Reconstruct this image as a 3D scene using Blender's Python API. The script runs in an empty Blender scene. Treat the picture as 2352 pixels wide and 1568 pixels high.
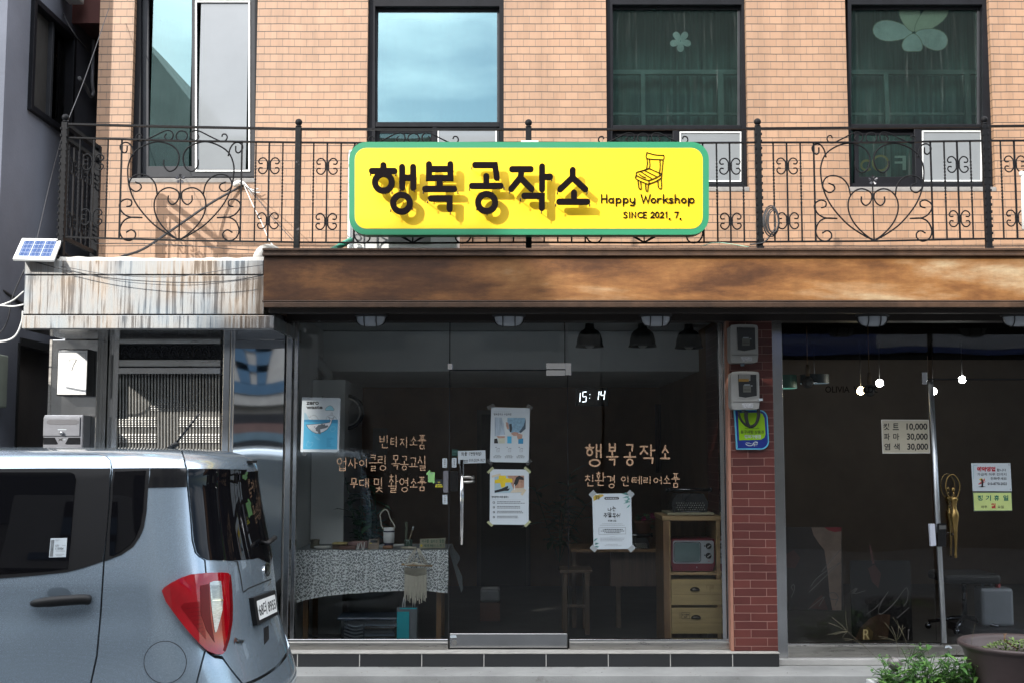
import bpy, math, random
from math import sin, cos, pi, radians, atan2, sqrt, hypot
from mathutils import Vector, Matrix
from mathutils.bvhtree import BVHTree
RN = random.Random(11)
SC = bpy.context.scene
COL = SC.collection
# ---------------------------------------------------------------- camera, sky, sun, exposure
FPX, CY, CH = 2700.0, -9.12, 1.72          # focal length in photo units, camera Y and eye height
TH = math.atan(243 / FPX)                  # upward pitch
cam = bpy.data.cameras.new('camera')
camo = bpy.data.objects.new('camera', cam)
COL.objects.link(camo)
camo.location = (0, CY, CH)
camo.rotation_euler = (pi / 2 + TH, 0, 0)
cam.sensor_width = 36
cam.lens = 36 * FPX / 2352
cam.clip_start = .05
cam.clip_end = 500
SC.camera = camo
SUN = Vector((.77, 1, -.59)).normalized()
el, az = math.asin(-SUN.z), atan2(-SUN.x, -SUN.y)
w = bpy.data.worlds.new('World')
SC.world = w
w.use_nodes = True
wt = w.node_tree
bg = wt.nodes['Background']
sky = wt.nodes.new('ShaderNodeTexSky')
sky.sky_type = 'NISHITA'
sky.sun_disc = False
sky.sun_elevation = el
sky.sun_rotation = az
sky.ozone_density = 1.2
tc = wt.nodes.new('ShaderNodeTexCoord')
mp = wt.nodes.new('ShaderNodeMapping')
mp.inputs['Scale'].default_value = (1.1, 1.1, 3.4)
mp.inputs['Location'].default_value = (.37, .2, .62)
ns = wt.nodes.new('ShaderNodeTexNoise')
ns.inputs['Scale'].default_value = 1.7
ns.inputs['Detail'].default_value = 7
rp = wt.nodes.new('ShaderNodeValToRGB')
rp.color_ramp.elements[0].position = .49
rp.color_ramp.elements[1].position = .74
mx = wt.nodes.new('ShaderNodeMix')
mx.data_type = 'RGBA'
wt.links.new(tc.outputs['Generated'], mp.inputs[0])
wt.links.new(mp.outputs[0], ns.inputs['Vector'])
# extra unseen cloud added overhead to brighten shade; less near the roofs opposite
sx = wt.nodes.new('ShaderNodeSeparateXYZ')
wt.links.new(tc.outputs['Generated'], sx.inputs[0])
mr0 = wt.nodes.new('ShaderNodeMapRange')
mr0.inputs['From Min'].default_value = .34
mr0.inputs['From Max'].default_value = .58
mr0.inputs['To Min'].default_value = 0
mr0.inputs['To Max'].default_value = .30
wt.links.new(sx.outputs[2], mr0.inputs['Value'])
ad0 = wt.nodes.new('ShaderNodeMath')
wt.links.new(ns.outputs['Fac'], ad0.inputs[0])
wt.links.new(mr0.outputs[0], ad0.inputs[1])
wt.links.new(ad0.outputs[0], rp.inputs[0])
wt.links.new(rp.outputs[0], mx.inputs[0])
wt.links.new(sky.outputs[0], mx.inputs[6])
mx.inputs[7].default_value = (17, 17.5, 18.5, 1)
wt.links.new(mx.outputs[2], bg.inputs[0])
bg.inputs[1].default_value = .15
sl = bpy.data.lights.new('sun', 'SUN')
sl.energy = 3.6
sl.angle = radians(.5)
sl.color = (1, .95, .87)
so = bpy.data.objects.new('sun', sl)
COL.objects.link(so)
so.rotation_euler = SUN.to_track_quat('-Z', 'Y').to_euler()
SC.view_settings.view_transform = 'Standard'
SC.view_settings.look = 'None'
SC.view_settings.gamma = 1
SC.view_settings.exposure = .74
SC.cycles.max_bounces = 9
SC.cycles.transparent_max_bounces = 16
SC.cycles.glossy_bounces = 5
SC.cycles.caustics_reflective = False

# ---------------------------------------------------------------- reading the photo: measured point -> metres on a plane at depth Y
def cv(f, ox=0, oy=0):
    return lambda x, y: (x * f + ox, y * f + oy)
ID = cv(1)
c1 = cv(.4028); c2 = cv(.4028, 574.2); c3 = cv(.4028, 1177.1); c4 = cv(.4028, 1720.4)
c5 = cv(.3295, 0, 516.8); c6 = cv(.3775, 0, 976.2); c7 = cv(.3112, 631.6, 660.4); c8 = cv(.3112, 1263.3, 660.4)
d1 = cv(.3044, 631.6, 1091); d2 = cv(.3043, 1263.3, 1091); d3 = cv(.3112, 1722.7, 660.4); d4 = cv(.3043, 1722.7, 1091)
d5 = cv(.3784, 775.2, 298.6); d6 = cv(.249, 114.8, 252.7)
e1 = cv(.10984, 648.9, 884.3); e2 = cv(.21967, 976.2, 895.8); e3 = cv(.23437, 1320.7, 1102.5); e4 = cv(.2087, 660.3, 1142.7)
e5 = cv(.21983, 1619.3, 712); e6 = cv(.19043, 2090.2, 1022.1); e7 = cv(.19434, 1894.9, 1366.6); e8 = cv(.36597, 0, 574.2)

def ray(px, py):
    u, v = (px - 1176) / FPX, -(py - 784) / FPX
    return Vector((u, cos(TH) - v * sin(TH), sin(TH) + v * cos(TH)))

def pt(px, py, Y):
    r = ray(px, py)
    t = (Y - CY) / r.y
    return r.x * t, CH + r.z * t

class Fr:
    """a vertical plane at depth Y on which measured points are laid"""
    def __init__(s, c, Y):
        s.c, s.Y = c, Y
        a, b = c(0, 0), c(1, 0)
        s.s = (b[0] - a[0]) * (Y - CY) / FPX      # metres per unit
    def p(s, x, y):
        return pt(*s.c(x, y), s.Y)
    def v(s, x, y, dy=0):
        a = s.p(x, y)
        return Vector((a[0], s.Y + dy, a[1]))

def cr(pts, n=5, closed=False):
    """smooth curve through points"""
    P = [Vector(p) for p in pts]
    N = len(P)
    out = []
    rng = range(N) if closed else range(N - 1)
    for i in rng:
        a = P[(i - 1) % N] if (closed or i > 0) else P[i] * 2 - P[i + 1]
        b, c = P[i], P[(i + 1) % N]
        d = P[(i + 2) % N] if (closed or i + 2 < N) else c * 2 - b
        for k in range(n):
            t = k / n
            out.append(.5 * ((2 * b) + (c - a) * t + (2 * a - 5 * b + 4 * c - d) * t * t + (3 * b - a - 3 * c + d) * t ** 3))
    if not closed:
        out.append(P[-1])
    return out

# ---------------------------------------------------------------- materials
MATS = {}
def node(t, k, **kw):
    n = t.nodes.new(k)
    for a, b in kw.items():
        if a in n.inputs:
            n.inputs[a].default_value = b
        else:
            setattr(n, a, b)
    return n

def mat(name, col, rough=.55, metal=0.0, var=.12, scale=5.0, bump=0.0, bscale=60, spec=.5, stretch=(1, 1, 1), coat=0, dirt=None, emit=0, rvar=.0, sheen=0):
    if name in MATS:
        return MATS[name]
    m = bpy.data.materials.new(name)
    m.use_nodes = True
    t = m.node_tree
    b = t.nodes['Principled BSDF']
    L = t.links.new
    b.inputs['Roughness'].default_value = rough
    b.inputs['Metallic'].default_value = metal
    b.inputs['Specular IOR Level'].default_value = spec
    b.inputs['Coat Weight'].default_value = coat
    b.inputs['Coat Roughness'].default_value = .03
    co = node(t, 'ShaderNodeTexCoord')
    mpn = node(t, 'ShaderNodeMapping')
    mpn.inputs['Scale'].default_value = stretch
    L(co.outputs['Object'], mpn.inputs[0])
    n1 = node(t, 'ShaderNodeTexNoise', Scale=scale, Detail=6.0, Roughness=.6)
    L(mpn.outputs[0], n1.inputs['Vector'])
    cramp = node(t, 'ShaderNodeValToRGB')
    e = cramp.color_ramp.elements
    e[0].position, e[1].position = .3, .7
    e[0].color = tuple(max(0, c * (1 - var)) for c in col) + (1,)
    e[1].color = tuple(min(1, c * (1 + var)) for c in col) + (1,)
    L(n1.outputs['Fac'], cramp.inputs[0])
    last = cramp.outputs[0]
    if dirt:                                       # (colour, amount 0..1, scale): worn or dirty patches with their own shape
        n2 = node(t, 'ShaderNodeTexNoise', Scale=dirt[2], Detail=9.0, Roughness=.7)
        L(mpn.outputs[0], n2.inputs['Vector'])
        r2 = node(t, 'ShaderNodeValToRGB')
        r2.color_ramp.elements[0].position = 1 - dirt[1] * .62 - .08
        r2.color_ramp.elements[1].position = min(1, 1 - dirt[1] * .62 + .08)
        L(n2.outputs['Fac'], r2.inputs[0])
        mm = node(t, 'ShaderNodeMix', data_type='RGBA')
        L(r2.outputs[0], mm.inputs[0])
        L(last, mm.inputs[6])
        mm.inputs[7].default_value = dirt[0] + (1,)
        last = mm.outputs[2]
    L(last, b.inputs['Base Color'])
    if rvar:
        mr = node(t, 'ShaderNodeMapRange')
        mr.inputs['To Min'].default_value = max(0, rough - rvar)
        mr.inputs['To Max'].default_value = min(1, rough + rvar)
        L(n1.outputs['Fac'], mr.inputs['Value'])
        L(mr.outputs[0], b.inputs['Roughness'])
    if bump:
        n3 = node(t, 'ShaderNodeTexNoise', Scale=bscale, Detail=4.0)
        L(mpn.outputs[0], n3.inputs['Vector'])
        bp = node(t, 'ShaderNodeBump', Strength=min(1, bump), Distance=.004)
        L(n3.outputs['Fac'], bp.inputs['Height'])
        L(bp.outputs[0], b.inputs['Normal'])
    if emit:
        b.inputs['Emission Color'].default_value = tuple(col) + (1,)
        b.inputs['Emission Strength'].default_value = emit
    MATS[name] = m
    return m

def brick_mat(name, ca, cb, mortar, bw, rh, ms, course=None, rough=.6, bump=.5, big=.12, off=.5, squash=1.0, sqf=2, shift=(0, 0), dirt=.12):
    m = bpy.data.materials.new(name)
    m.use_nodes = True
    t = m.node_tree
    L = t.links.new
    b = t.nodes['Principled BSDF']
    b.inputs['Roughness'].default_value = rough
    co = node(t, 'ShaderNodeTexCoord')
    sp = node(t, 'ShaderNodeSeparateXYZ')
    L(co.outputs['Object'], sp.inputs[0])
    ad = node(t, 'ShaderNodeMath', operation='ADD')
    L(sp.outputs[0], ad.inputs[0]); L(sp.outputs[1], ad.inputs[1])
    # slight waviness so the courses are not ruler straight
    wn = node(t, 'ShaderNodeTexNoise', Scale=2.2, Detail=3.0)
    L(co.outputs['Object'], wn.inputs['Vector'])
    wm = node(t, 'ShaderNodeMath', operation='MULTIPLY_ADD')
    wm.inputs[1].default_value = .012
    wm.inputs[2].default_value = shift[1] - .006
    L(wn.outputs['Fac'], wm.inputs[0])
    az_ = node(t, 'ShaderNodeMath', operation='ADD')
    L(sp.outputs[2], az_.inputs[0]); L(wm.outputs[0], az_.inputs[1])
    ax = node(t, 'ShaderNodeMath', operation='ADD')
    L(ad.outputs[0], ax.inputs[0]); ax.inputs[1].default_value = shift[0]
    cb_ = node(t, 'ShaderNodeCombineXYZ')
    L(ax.outputs[0], cb_.inputs[0]); L(az_.outputs[0], cb_.inputs[1])
    br = node(t, 'ShaderNodeTexBrick')
    br.offset, br.offset_frequency, br.squash, br.squash_frequency = off, 2, squash, sqf
    for k, v in (('Color1', ca + (1,)), ('Color2', cb + (1,)), ('Mortar', mortar + (1,)), ('Scale', 1.0), ('Mortar Size', ms), ('Mortar Smooth', .25), ('Bias', -.1), ('Brick Width', bw), ('Row Height', rh)):
        br.inputs[k].default_value = v
    L(cb_.outputs[0], br.inputs['Vector'])
    n1 = node(t, 'ShaderNodeTexNoise', Scale=1.3, Detail=8.0, Roughness=.65)
    L(co.outputs['Object'], n1.inputs['Vector'])
    r1 = node(t, 'ShaderNodeMapRange')
    r1.inputs['From Min'].default_value = .3; r1.inputs['From Max'].default_value = .7
    r1.inputs['To Min'].default_value = 1 - big; r1.inputs['To Max'].default_value = 1 + big
    L(n1.outputs['Fac'], r1.inputs['Value'])
    mu = node(t, 'ShaderNodeMix', data_type='RGBA', blend_type='MULTIPLY')
    mu.inputs[0].default_value = 1
    L(br.outputs['Color'], mu.inputs[6]); L(r1.outputs[0], mu.inputs[7])
    n2 = node(t, 'ShaderNodeTexNoise', Scale=34.0, Detail=5.0, Roughness=.7)
    L(co.outputs['Object'], n2.inputs['Vector'])
    r2 = node(t, 'ShaderNodeValToRGB')
    r2.color_ramp.elements[0].position = .66; r2.color_ramp.elements[1].position = .78
    L(n2.outputs['Fac'], r2.inputs[0])
    m2 = node(t, 'ShaderNodeMath', operation='MULTIPLY')
    m2.inputs[1].default_value = dirt * 4
    L(r2.outputs[0], m2.inputs[0])
    mm = node(t, 'ShaderNodeMix', data_type='RGBA')
    L(m2.outputs[0], mm.inputs[0]); L(mu.outputs[2], mm.inputs[6])
    mm.inputs[7].default_value = tuple(c * .45 for c in ca) + (1,)
    last = mm.outputs[2]
    if course:                                     # bed joints straighter than upright ones, their shadow painted dark; rain streaks below them
        fr_ = node(t, 'ShaderNodeMath', operation='PINGPONG'); fr_.inputs[1].default_value = rh / 2
        L(az_.outputs[0], fr_.inputs[0])
        lt = node(t, 'ShaderNodeMath', operation='LESS_THAN'); lt.inputs[1].default_value = .0034
        L(fr_.outputs[0], lt.inputs[0])
        m4 = node(t, 'ShaderNodeMix', data_type='RGBA'); L(lt.outputs[0], m4.inputs[0]); L(last, m4.inputs[6]); m4.inputs[7].default_value = course + (1,)
        mp5 = node(t, 'ShaderNodeMapping'); mp5.inputs['Scale'].default_value = (7, 7, .5); L(co.outputs['Object'], mp5.inputs[0])
        n5 = node(t, 'ShaderNodeTexNoise', Scale=1.0, Detail=6.0, Roughness=.65); L(mp5.outputs[0], n5.inputs['Vector'])
        r5 = node(t, 'ShaderNodeMapRange'); r5.inputs['From Min'].default_value = .46; r5.inputs['From Max'].default_value = .68; r5.inputs['To Min'].default_value = 1; r5.inputs['To Max'].default_value = .80
        L(n5.outputs['Fac'], r5.inputs['Value'])
        m6 = node(t, 'ShaderNodeMix', data_type='RGBA', blend_type='MULTIPLY'); m6.inputs[0].default_value = 1
        L(m4.outputs[2], m6.inputs[6]); L(r5.outputs[0], m6.inputs[7])
        last = m6.outputs[2]
    L(last, b.inputs['Base Color'])
    inv = node(t, 'ShaderNodeMath', operation='SUBTRACT')
    inv.inputs[0].default_value = 1
    L(br.outputs['Fac'], inv.inputs[1])
    a2 = node(t, 'ShaderNodeMath', operation='MULTIPLY_ADD')
    a2.inputs[1].default_value = .12
    L(n2.outputs['Fac'], a2.inputs[0]); L(inv.outputs[0], a2.inputs[2])
    bp = node(t, 'ShaderNodeBump', Strength=bump, Distance=.006)
    L(a2.outputs[0], bp.inputs['Height'])
    L(bp.outputs[0], b.inputs['Normal'])
    MATS[name] = m
    return m

def glass(name, tint=(.93, .96, .95), refl=None, rough=0.0, dirt=0.0, rtint=(1, 1, 1), ior=1.5):
    """thin pane: see-through plus mirror reflection by angle (or a coated, stronger mirror)"""
    m = bpy.data.materials.new(name)
    m.use_nodes = True
    t = m.node_tree
    t.nodes.clear()
    L = t.links.new
    o = node(t, 'ShaderNodeOutputMaterial')
    tr = node(t, 'ShaderNodeBsdfTransparent', Color=tint + (1,))
    gl = node(t, 'ShaderNodeBsdfGlossy', Color=rtint + (1,), Roughness=rough)
    mi = node(t, 'ShaderNodeMixShader')
    fr = node(t, 'ShaderNodeFresnel', IOR=ior)
    if refl:
        ma = node(t, 'ShaderNodeMath', operation='MAXIMUM')
        ma.inputs[1].default_value = refl
        L(fr.outputs[0], ma.inputs[0])
        L(ma.outputs[0], mi.inputs[0])
    else:
        L(fr.outputs[0], mi.inputs[0])
    L(tr.outputs[0], mi.inputs[1]); L(gl.outputs[0], mi.inputs[2])
    last = mi.outputs[0]
    co = node(t, 'ShaderNodeTexCoord')
    # large slow ripples of float glass
    nb = node(t, 'ShaderNodeTexNoise', Scale=1.1, Detail=1.0)
    L(co.outputs['Object'], nb.inputs['Vector'])
    bp = node(t, 'ShaderNodeBump', Strength=.05, Distance=.05)
    L(nb.outputs['Fac'], bp.inputs['Height'])
    L(bp.outputs[0], gl.inputs['Normal'])
    if dirt:                                       # dust and dried water runs
        mp_ = node(t, 'ShaderNodeMapping')
        mp_.inputs['Scale'].default_value = (38, 38, 1.6)
        L(co.outputs['Object'], mp_.inputs[0])
        nd = node(t, 'ShaderNodeTexNoise', Scale=1.0, Detail=4.0, Roughness=.6)
        L(mp_.outputs[0], nd.inputs['Vector'])
        rd = node(t, 'ShaderNodeValToRGB')
        rd.color_ramp.elements[0].position = .60; rd.color_ramp.elements[1].position = .78
        rd.color_ramp.elements[1].color = (dirt * 2.2,) * 3 + (1,)
        rd.color_ramp.elements[0].color = (dirt * .25,) * 3 + (1,)
        L(nd.outputs['Fac'], rd.inputs[0])
        df = node(t, 'ShaderNodeBsdfDiffuse', Color=(.5, .55, .52, 1))
        m3 = node(t, 'ShaderNodeMixShader')
        L(rd.outputs[0], m3.inputs[0]); L(last, m3.inputs[1]); L(df.outputs[0], m3.inputs[2])
        last = m3.outputs[0]
    L(last, o.inputs[0])
    MATS[name] = m
    return m

# ---------------------------------------------------------------- mesh builder
LOCS = {}
class MB:
    def __init__(s):
        s.V, s.Fc, s.I, s.M, s.S = [], [], [], [], []
    def add(s, vs, fs, m, smooth=False):
        o = len(s.V)
        s.V += [tuple(v) for v in vs]
        if m not in s.M:
            s.M.append(m)
        k = s.M.index(m)
        for f in fs:
            s.Fc.append([i + o for i in f]); s.I.append(k); s.S.append(smooth)
        return s
    def box(s, x0, x1, y0, y1, z0, z1, m):
        v = [(x, y, z) for x in (x0, x1) for y in (y0, y1) for z in (z0, z1)]
        return s.add(v, [(0, 1, 3, 2), (4, 6, 7, 5), (0, 4, 5, 1), (2, 3, 7, 6), (0, 2, 6, 4), (1, 5, 7, 3)], m)
    def obox(s, c, ax, ay, az, m):
        c, ax, ay, az = Vector(c), Vector(ax), Vector(ay), Vector(az)
        v = [c + ax * i + ay * j + az * k for i in (-1, 1) for j in (-1, 1) for k in (-1, 1)]
        return s.add(v, [(0, 1, 3, 2), (4, 6, 7, 5), (0, 4, 5, 1), (2, 3, 7, 6), (0, 2, 6, 4), (1, 5, 7, 3)], m)
    def prism(s, pts, y0, y1, m, smooth=False):
        """outline in X,Z extruded from y0 (front) to y1"""
        n = len(pts)
        s.add([(p[0], y0, p[1]) for p in pts], [tuple(range(n))], m)
        s.add([(p[0], y1, p[1]) for p in pts], [tuple(range(n - 1, -1, -1))], m)
        v = [(p[0], y0, p[1]) for p in pts] + [(p[0], y1, p[1]) for p in pts]
        return s.add(v, [(i, i + n, (i + 1) % n + n, (i + 1) % n) for i in range(n)], m, smooth)
    def ring(s, outer, inner, y0, y1, m):
        n = len(outer)
        v = [(p[0], y, p[1]) for y in (y0, y1) for p in outer] + [(p[0], y, p[1]) for y in (y0, y1) for p in inner]
        f = []
        for i in range(n):
            j = (i + 1) % n
            f += [(i, j, j + 2 * n, i + 2 * n), (i + n, i + 3 * n, j + 3 * n, j + n), (i, i + n, j + n, j), (i + 2 * n, j + 2 * n, j + 3 * n, i + 3 * n)]
        return s.add(v, f, m)
    def tube(s, pts, r, m, n=8, closed=False, caps=True, rad=None, up=None):
        P = [Vector(p) for p in pts]
        N = len(P)
        T = []
        for i in range(N):
            a = P[(i - 1) % N] if (closed or i) else P[i]
            b = P[(i + 1) % N] if (closed or i < N - 1) else P[i]
            d = b - a
            T.append(d.normalized() if d.length > 1e-9 else Vector((0, 0, 1)))
        u = T[0].orthogonal().normalized() if up is None else Vector(up)
        vs, fs = [], []
        for i in range(N):
            u = (u - T[i] * u.dot(T[i]))
            u = u.normalized() if u.length > 1e-6 else T[i].orthogonal().normalized()
            v = T[i].cross(u)
            q = r if rad is None else rad[i]
            for k in range(n):
                a = 2 * pi * k / n
                vs.append(P[i] + (u * cos(a) + v * sin(a)) * q)
        for i in range(N if closed else N - 1):
            j = (i + 1) % N
            for k in range(n):
                l = (k + 1) % n
                fs.append((i * n + k, i * n + l, j * n + l, j * n + k))
        if caps and not closed:
            fs.append(tuple(range(n - 1, -1, -1)))
            fs.append(tuple(range((N - 1) * n, N * n)))
        return s.add(vs, fs, m, True)
    def lathe(s, prof, c, m, n=28, axis='Z', smooth=True, sc=(1, 1)):
        vs, fs = [], []
        for r, h in prof:
            for k in range(n):
                a = 2 * pi * k / n
                x, y = r * cos(a) * sc[0], r * sin(a) * sc[1]
                vs.append({'Z': (c[0] + x, c[1] + y, c[2] + h), 'Y': (c[0] + x, c[1] + h, c[2] - y), 'X': (c[0] + h, c[1] + x, c[2] + y)}[axis])
        for i in range(len(prof) - 1):
            for k in range(n):
                l = (k + 1) % n
                fs.append((i * n + k, i * n + l, (i + 1) * n + l, (i + 1) * n + k))
        return s.add(vs, fs, m, smooth)
    def ball(s, c, r, m, n=14, sz=1):
        return s.lathe([(max(1e-5, r * sin(pi * i / n)), -r * sz * cos(pi * i / n)) for i in range(n + 1)], c, m, n)
    def grid(s, fn, nu, nv, m, smooth=True):
        vs = [fn(i / nu, j / nv) for j in range(nv + 1) for i in range(nu + 1)]
        return s.add(vs, [(j * (nu + 1) + i, j * (nu + 1) + i + 1, (j + 1) * (nu + 1) + i + 1, (j + 1) * (nu + 1) + i) for j in range(nv) for i in range(nu)], m, smooth)
    def ribbon(s, pts, wd, y0, y1, m, closed=False, cap=True):
        """a pen stroke of width wd along X,Z points, extruded from y0 to y1 (y1 None: front face only)"""
        P = [Vector(p) for p in pts]
        N = len(P)
        h = wd / 2
        Lf, Rt = [], []
        for i in range(N):
            a = P[(i - 1) % N] if (closed or i) else None
            b = P[(i + 1) % N] if (closed or i < N - 1) else None
            t1 = (P[i] - a).normalized() if a is not None else None
            t2 = (b - P[i]).normalized() if b is not None else None
            t1 = t1 if t1 is not None else t2
            t2 = t2 if t2 is not None else t1
            n1, n2 = Vector((-t1.y, t1.x)), Vector((-t2.y, t2.x))
            nn = n1 + n2
            nn = nn.normalized() if nn.length > 1e-6 else n1
            k = h / max(.45, nn.dot(n1))
            Lf.append(P[i] + nn * k); Rt.append(P[i] - nn * k)
        if closed:
            out, inn = Lf, Rt
            if y1 is None:
                v = [(p.x, y0, p.y) for p in out] + [(p.x, y0, p.y) for p in inn]
                return s.add(v, [(i, (i + 1) % N, (i + 1) % N + N, i + N) for i in range(N)], m)
            return s.ring([tuple(p) for p in out], [tuple(p) for p in inn], y0, y1, m)
        o = list(Lf)
        if cap:
            t = (P[-1] - P[-2]).normalized(); n_ = Vector((-t.y, t.x))
            o += [P[-1] + (n_ * cos(a) + t * sin(a)) * h for a in [pi * k / 8 for k in range(1, 8)]]
        o += Rt[::-1]
        if cap:
            t = (P[0] - P[1]).normalized(); n_ = Vector((-t.y, t.x))
            o += [P[0] + (n_ * cos(a) + t * sin(a)) * h for a in [pi * k / 8 for k in range(1, 8)]]
        if y1 is None:
            return s.add([(p.x, y0, p.y) for p in o], [tuple(range(len(o)))], m)
        return s.prism([tuple(p) for p in o], y0, y1, m)
    # --- measured artwork on a plane
    def fpoly(s, fr, pts, m, k=0, th=None):
        q = [fr.p(*p) for p in pts]
        y = fr.Y - k * .0007
        if th:
            return s.prism(q, y, y + th, m)
        return s.add([(p[0], y, p[1]) for p in q], [tuple(range(len(q)))], m)
    def frect(s, fr, x0, y0, x1, y1, m, k=0, th=None):
        return s.fpoly(fr, [(x0, y0), (x1, y0), (x1, y1), (x0, y1)], m, k, th)
    def fdisc(s, fr, x, y, rx, ry, m, k=0, th=None, n=24):
        return s.fpoly(fr, [(x + rx * cos(2 * pi * i / n), y + ry * sin(2 * pi * i / n)) for i in range(n)], m, k, th)
    def fstroke(s, fr, pts, wd, m, k=0, closed=False, th=None, smooth=0):
        if smooth:
            pts = [tuple(p)[:2] for p in cr([Vector((p[0], p[1], 0)) for p in pts], smooth, closed)]
        y = fr.Y - k * .0007
        return s.ribbon([fr.p(*p) for p in pts], wd * fr.s, y, None if th is None else y + th, m, closed)
    def ftext(s, fr, txt, x0, y0, x1, y1, m, k=1, bold=0.0, th=None, mirror=False, slant=0):
        vs, fs, bb = text_mesh(txt, bold)
        y = fr.Y - k * .0007
        W_, H_ = bb[1] - bb[0], bb[3] - bb[2]
        o = []
        for a, b in vs:
            u = (a - bb[0]) / W_
            v = (b - bb[2]) / H_
            if mirror:
                u = 1 - u
            q = fr.p(x0 + (x1 - x0) * u + slant * (v - .5), y1 + (y0 - y1) * v)
            o.append((q[0], y, q[1]))
        return s.add(o, fs, m)
    def build(s, name, parent=None, bevel=0, seg=2, loc=None):
        me = bpy.data.meshes.new(name)
        if parent is not None:
            r = parent
            while r.parent is not None:
                r = r.parent
            L0 = LOCS[r.name]
        else:
            if loc is None:
                xs = [v[0] for v in s.V]; ys = [v[1] for v in s.V]; zs = [v[2] for v in s.V]
                loc = ((min(xs) + max(xs)) / 2, (min(ys) + max(ys)) / 2, min(zs))
            L0 = loc
        me.from_pydata([(v[0] - L0[0], v[1] - L0[1], v[2] - L0[2]) for v in s.V], [], s.Fc)
        for m in s.M:
            me.materials.append(m)
        me.polygons.foreach_set('material_index', s.I)
        me.polygons.foreach_set('use_smooth', s.S)
        me.update()
        o = bpy.data.objects.new(name, me)
        COL.objects.link(o)
        if parent is not None:
            o.parent = parent
        else:
            o.location = L0
            LOCS[o.name] = tuple(L0)
        if bevel:
            b = o.modifiers.new('edge', 'BEVEL')
            b.width = bevel; b.segments = seg; b.limit_method = 'ANGLE'; b.angle_limit = radians(35)
            b.harden_normals = False
        return o

def pieces(mb, name, parent, bevel=0):
    """each loose piece of mb becomes a part of its own"""
    n = len(mb.V)
    par = list(range(n))
    def fd(i):
        while par[i] != i:
            par[i] = par[par[i]]; i = par[i]
        return i
    for f in mb.Fc:
        for q in f[1:]:
            a, b = fd(f[0]), fd(q)
            if a != b: par[a] = b
    grp = {}
    for k, f in enumerate(mb.Fc):
        grp.setdefault(fd(f[0]), []).append(k)
    out = []
    for g_ in grp.values():
        q = MB(); mp_ = {}
        for k in g_:
            for i in mb.Fc[k]:
                if i not in mp_:
                    mp_[i] = len(q.V); q.V.append(mb.V[i])
            mt = mb.M[mb.I[k]]
            if mt not in q.M: q.M.append(mt)
            q.Fc.append([mp_[i] for i in mb.Fc[k]]); q.I.append(q.M.index(mt)); q.S.append(mb.S[k])
        out.append(q.build(name, parent, bevel))
    return out

TXT = {}
def text_mesh(txt, bold=0.0):
    k = (txt, bold)
    if k not in TXT:
        c = bpy.data.curves.new('lettering', 'FONT')
        c.body = txt; c.size = 1; c.offset = bold; c.resolution_u = 3
        c.space_line = 1.05
        o = bpy.data.objects.new('lettering', c)
        COL.objects.link(o)
        bpy.context.view_layer.update()
        me = bpy.data.meshes.new_from_object(o.evaluated_get(bpy.context.evaluated_depsgraph_get()))
        vs = [(v.co.x, v.co.y) for v in me.vertices]
        fs = [tuple(p.vertices) for p in me.polygons]
        bpy.data.objects.remove(o); bpy.data.curves.remove(c); bpy.data.meshes.remove(me)
        if not vs:
            vs, fs = [(0, 0), (1, 0), (0, 1)], []
        xs = [v[0] for v in vs]; ys = [v[1] for v in vs]
        TXT[k] = (vs, fs, (min(xs), max(xs), min(ys), max(ys)))
    return TXT[k]

def tag(o, label, cat, group=None, kind=None):
    if label: o['label'] = label
    if cat: o['category'] = cat
    if group: o['group'] = group
    if kind: o['kind'] = kind
    return o

def thing(name, label, cat, loc, group=None):
    o = bpy.data.objects.new(name, None)
    o.empty_display_size = .1
    COL.objects.link(o)
    o.location = loc
    LOCS[o.name] = tuple(loc)
    return tag(o, label, cat, group)

def copy_tree(o, loc, label=None):
    def cp(a, par):
        c = a.copy()
        COL.objects.link(c)
        if par is not None:
            c.parent = par
        for ch in list(a.children):
            cp(ch, c)
        return c
    r = cp(o, None)
    r.location = loc
    LOCS[r.name] = tuple(loc)
    if label: r['label'] = label
    return r

def struct(mb, name, loc=(0, 0, 0)):
    o = mb.build(name, loc=loc)
    o['kind'] = 'structure'
    return o

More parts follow.
